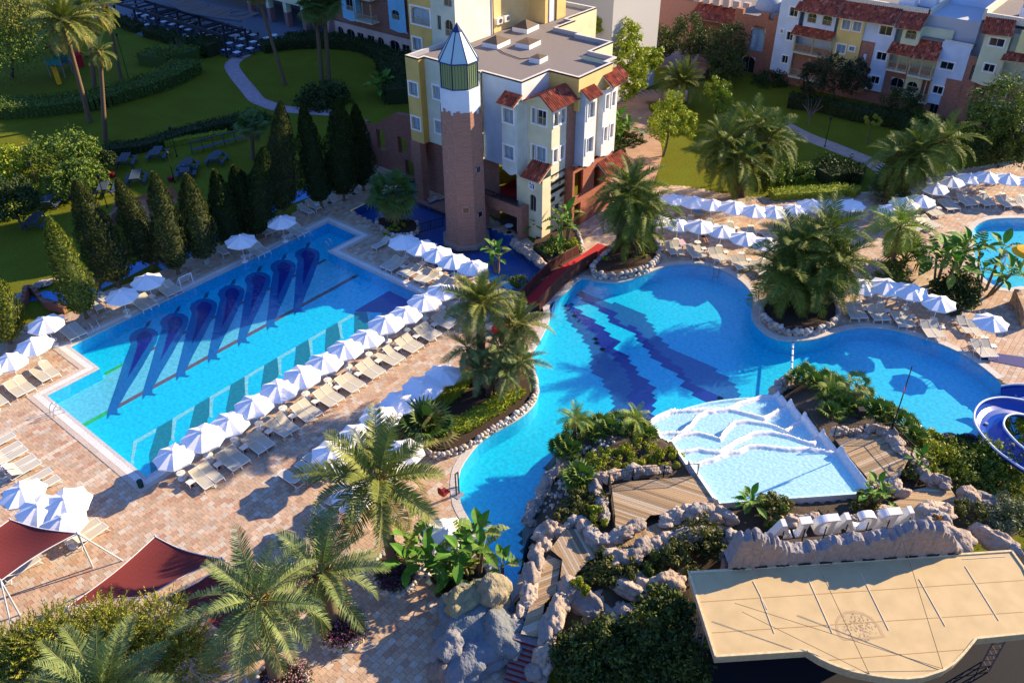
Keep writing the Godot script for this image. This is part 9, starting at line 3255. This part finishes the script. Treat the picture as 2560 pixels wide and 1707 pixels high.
func channel() -> void:
	# brick channel with blue water behind the cypresses, the arch and the ruins
	var b := B.new()
	var poly := V([3.49, -24.72, 5.03, -25.88, 6.19, -25.23, 6.8, -23.14, 7.12, -21.96, 9.91, -23.02, 12.14, -23.04, 14.95, -23.35, 14.81, -21.73, 18.39, -21.81, 20.94, -22.47, 21.75, -22.11, 23.88, -22.85, 24.48, -21.4, 28.46, -23.23, 32.94, -22.62, 35.91, -23.38, 37.44, -22.72, 38.02, -23.71, 34.61, -24.61, 29.82, -24.97, 25.48, -23.31, 21.81, -23.38, 18.81, -24.16, 16.04, -24.75, 13.13, -24.73, 9.91, -23.56, 7.64, -24.76, 6.65, -26.54, 4.93, -26.81])
	b.col = lin(0.10, 0.52, 0.82)
	b.flat(poly, -0.03)
	var ch := struct(b, "channel", M.pool_print)
	var g := thing("brick_arch_wall", "low curved brick wall with an arch over the blue channel", "wall")
	for e in [[V3([2.5, 0, -22.99, 3.96, 0, -25.15, 4.97, 0, -25.95, 5.82, 0, -27.31]), 1.0], [V3([5.82, 0, -27.31, 5.79, 0, -25.73, 5.49, 0, -23.48, 6.15, 0, -21.89]), 0.8], [V3([10.08, 0, -26.78, 10.05, 0, -25.08, 9.73, 0, -23.23]), 0.8], [V3([15.39, 0, -31.46, 17.05, 0, -33.2, 18.21, 0, -35.02]), 1.2], [V3([15.45, 0, -31.38, 14.41, 0, -29.36, 13.93, 0, -27.4, 14.34, 0, -26.26]), 0.9], [V3([17.65, 0, -28.28, 16.36, 0, -25.62, 15.03, 0, -22.95]), 0.8]]:
		var p: Array = e[0]
		b = B.new()
		b.col = lin(0.80, 0.70, 0.66)
		for i in p.size() - 1:
			for k in 4:
				var a: Vector3 = p[i].lerp(p[i + 1], k / 4.0)
				var z: Vector3 = p[i].lerp(p[i + 1], (k + 1) / 4.0)
				var h: float = e[1] * (0.8 + 0.25 * sin((i * 4 + k) * 0.9))
				b.bar(a + UP * h / 2, z + UP * h / 2, 0.35, h)
		part(b, "wall_section", M.brick, g)
	# sunlit sloping brick wall
	var w := thing("sunlit_brick_wall", "broken sloping brick wall catching the sun behind the cypresses", "wall")
	b = B.new()
	b.col = lin(0.98, 0.84, 0.74)
	var q := V3([19.27, 1.2, -34.01, 22.35, 2.4, -31.16, 22.77, 0.9, -30.94, 20.58, 0, -30.56, 18.52, 0, -30.64, 18.93, 0.2, -32.76])
	for i in range(1, q.size() - 1):
		b.tri(q[0], q[i + 1], q[i])
		b.tri(q[0] + Vector3(-0.2, -0.3, -0.3), q[i] + Vector3(-0.2, -0.3, -0.3), q[i + 1] + Vector3(-0.2, -0.3, -0.3))
	for i in q.size():
		var j := (i + 1) % q.size()
		b.quad(q[i], q[j], q[j] + Vector3(-0.2, -0.3, -0.3), q[i] + Vector3(-0.2, -0.3, -0.3))
	part(b, "brick_face", M.brick, w)
	rock_chain("pale stone ledge behind the brick arch", [Vector3(4.26, 0.1, -26.86), Vector3(5.7, 0.15, -27.35), Vector3(6.93, 0.2, -27.34), Vector3(7.72, 0.2, -27.2)], 0.55, 0.6)
	# gabled ruin beside the yellow bay
	var ru := thing("brick_ruin", "gabled brick ruin with window openings beside the yellow bay", "wall")
	var o := Vector3(41.5, 0, -24.0)
	wall(ru, "brick_wall", M.brick, lin(0.80, 0.68, 0.66), o, Vector3(0, 0, 1), 8.5, 4.6, [[1.4, 2.0, 2.6, 4.2], [4.6, 2.4, 5.8, 4.2], [5.4, 0, 6.6, 1.9]], 0.5)
	b = B.new()
	b.col = lin(0.80, 0.68, 0.66)
	for s in [0.0, 0.5]:
		b.quad(o + Vector3(s, 4.6, 1.2), o + Vector3(s, 4.6, 8.3), o + Vector3(s, 6.8, 6.4), o + Vector3(s, 6.6, 4.6))
	for e in [[1.2, 4.6, 4.6, 6.6], [4.6, 6.6, 6.4, 6.8], [6.4, 6.8, 8.3, 4.6]]:
		b.quad(o + Vector3(0, e[1], e[0]), o + Vector3(0, e[3], e[2]), o + Vector3(0.5, e[3], e[2]), o + Vector3(0.5, e[1], e[0]))
	b.bx(o.x + 0.02, o.x + 0.5, 0, 4.58, o.z - 0.5, o.z)
	part(b, "gable", M.brick, ru)
	b = B.new()
	b.col = lin(0.72, 0.60, 0.58)
	b.bar(Vector3(36.5, 1.3, -24.2), Vector3(41.3, 1.6, -24.2), 0.4, 3.0)
	part(b, "side_wall", M.brick, ru)
	# rock wall along the stream by the loggia
	rock_chain("rough stone bank along the stream below the banana bed", [Vector3(37.37, 0.2, -0.59), Vector3(37, 0.2, 0.86), Vector3(36.48, 0.2, 2.39), Vector3(35.92, 0.2, 3.8), Vector3(35.49, 0.2, 4.73)], 0.5, 0.9, 0.7)
	# round stone wall by the small pool
	var sw := thing("round_stone_wall", "curved honey-coloured stone wall by the small pool", "wall")
	var ring := []
	for k in 9:
		var t := k / 8.0
		ring.append((Vector3(55.25, 0, 36.95)).lerp(Vector3(51.83, 0, 38.61), t) + Vector3(0.9 * sin(PI * t), 0, -0.4 * sin(PI * t)))
	for k in 8:
		for row in 5:
			b = B.new()
			b.col = [lin(0.74, 0.60, 0.44), lin(0.66, 0.54, 0.42), lin(0.80, 0.68, 0.52)][(k + row) % 3] * rnd(0.85, 1.1)
			var a: Vector3 = ring[k].lerp(ring[k + 1], 0.02)
			var z: Vector3 = ring[k].lerp(ring[k + 1], 0.98)
			b.bar(a + UP * (0.12 + row * 0.24), z + UP * (0.12 + row * 0.24), 0.4 + rnd(-0.03, 0.03), 0.225)
			part(b, "stone", M.rough, sw)

func people() -> void:
	# a guest lying on a lounger in the front row beyond the lagoon
	var at := Vector3(48.32, 0, 12.59)
	var yaw := atan2(-0.62, 0.78)
	var g := thing("person", "person in dark swimwear lying on a lounger beyond the lagoon", "person", "", Vector3(at.x, 0.40, at.z), yaw)
	var b := B.new()
	var skin := lin(0.74, 0.54, 0.42)
	b.col = skin
	b.tube([Vector3(0, 0.36, -0.72), Vector3(0, 0.30, -0.55), Vector3(0, 0.20, -0.35), Vector3(0, 0.10, -0.10), Vector3(0, 0.08, 0.05)], [0.06, 0.15, 0.17, 0.14, 0.16], 10)
	for s in [-1, 1]:
		b.tube([Vector3(s * 0.09, 0.08, 0.05), Vector3(s * 0.11, 0.14, 0.45), Vector3(s * 0.12, 0.05, 0.88)], [0.085, 0.065, 0.04], 8)
		b.tube([Vector3(s * 0.12, 0.05, 0.86), Vector3(s * 0.13, 0.12, 0.93)], [0.04, 0.025], 6)
		b.tube([Vector3(s * 0.17, 0.31, -0.55), Vector3(s * 0.27, 0.18, -0.32), Vector3(s * 0.22, 0.12, -0.05), Vector3(s * 0.20, 0.10, 0.06)], [0.05, 0.042, 0.033, 0.025], 7)
	b.blob(Vector3(0, 0.47, -0.86), Vector3(0.085, 0.11, 0.10), 6, null, 0, 1)
	part(b, "body", M.plain, g)
	b = B.new()
	b.col = lin(0.16, 0.10, 0.07)
	b.blob(Vector3(0, 0.50, -0.90), Vector3(0.095, 0.10, 0.10), 6, null, 0, 1)
	part(b, "hair", M.plain, g)
	b = B.new()
	b.col = lin(0.10, 0.10, 0.16)
	b.tube([Vector3(0, 0.13, -0.16), Vector3(0, 0.095, 0.06)], [0.155, 0.17], 10)
	part(b, "swimwear", M.plain, g)
	# towels on a few loungers
	for e in [[Vector3(46.43, 0.44, 11.47), lin(0.76, 0.66, 0.74), "pink striped towel over a lounger beyond the lagoon"], [Vector3(51.86, 0.5, 7.83), lin(0.45, 0.80, 0.10), "bright green towel on a back row lounger"], [Vector3(52.63, 0.5, 9.54), lin(0.30, 0.56, 0.78), "blue and white towel on a back row lounger"], [Vector3(97.95, 7, 11.39), lin(0.12, 0.62, 0.66), "turquoise towel hung on a hotel balcony rail"]]:
		b = B.new()
		b.col = e[1]
		b.box(Transform3D(Basis(UP, yaw), e[0]), Vector3(0.6, 0.03, 1.1) if e[0].y < 5 else Vector3(0.05, 0.8, 1.2))
		tag(part(b, "towel", M.plain, self), e[2], "towel")


func _ready() -> void:
	rng.seed = 7
	world_light()
	materials()
	shapes()
	ground()
	beds_first()
	paving()
	lap_pool()
	lagoon_pool()
	furniture()
	building()
	garden_hotel()
	left_wing()
	restaurant()
	castle()
	garden_things()
	garden()
	island()
	stage()
	sails()
	bridge()
	slides()
	pool_things()
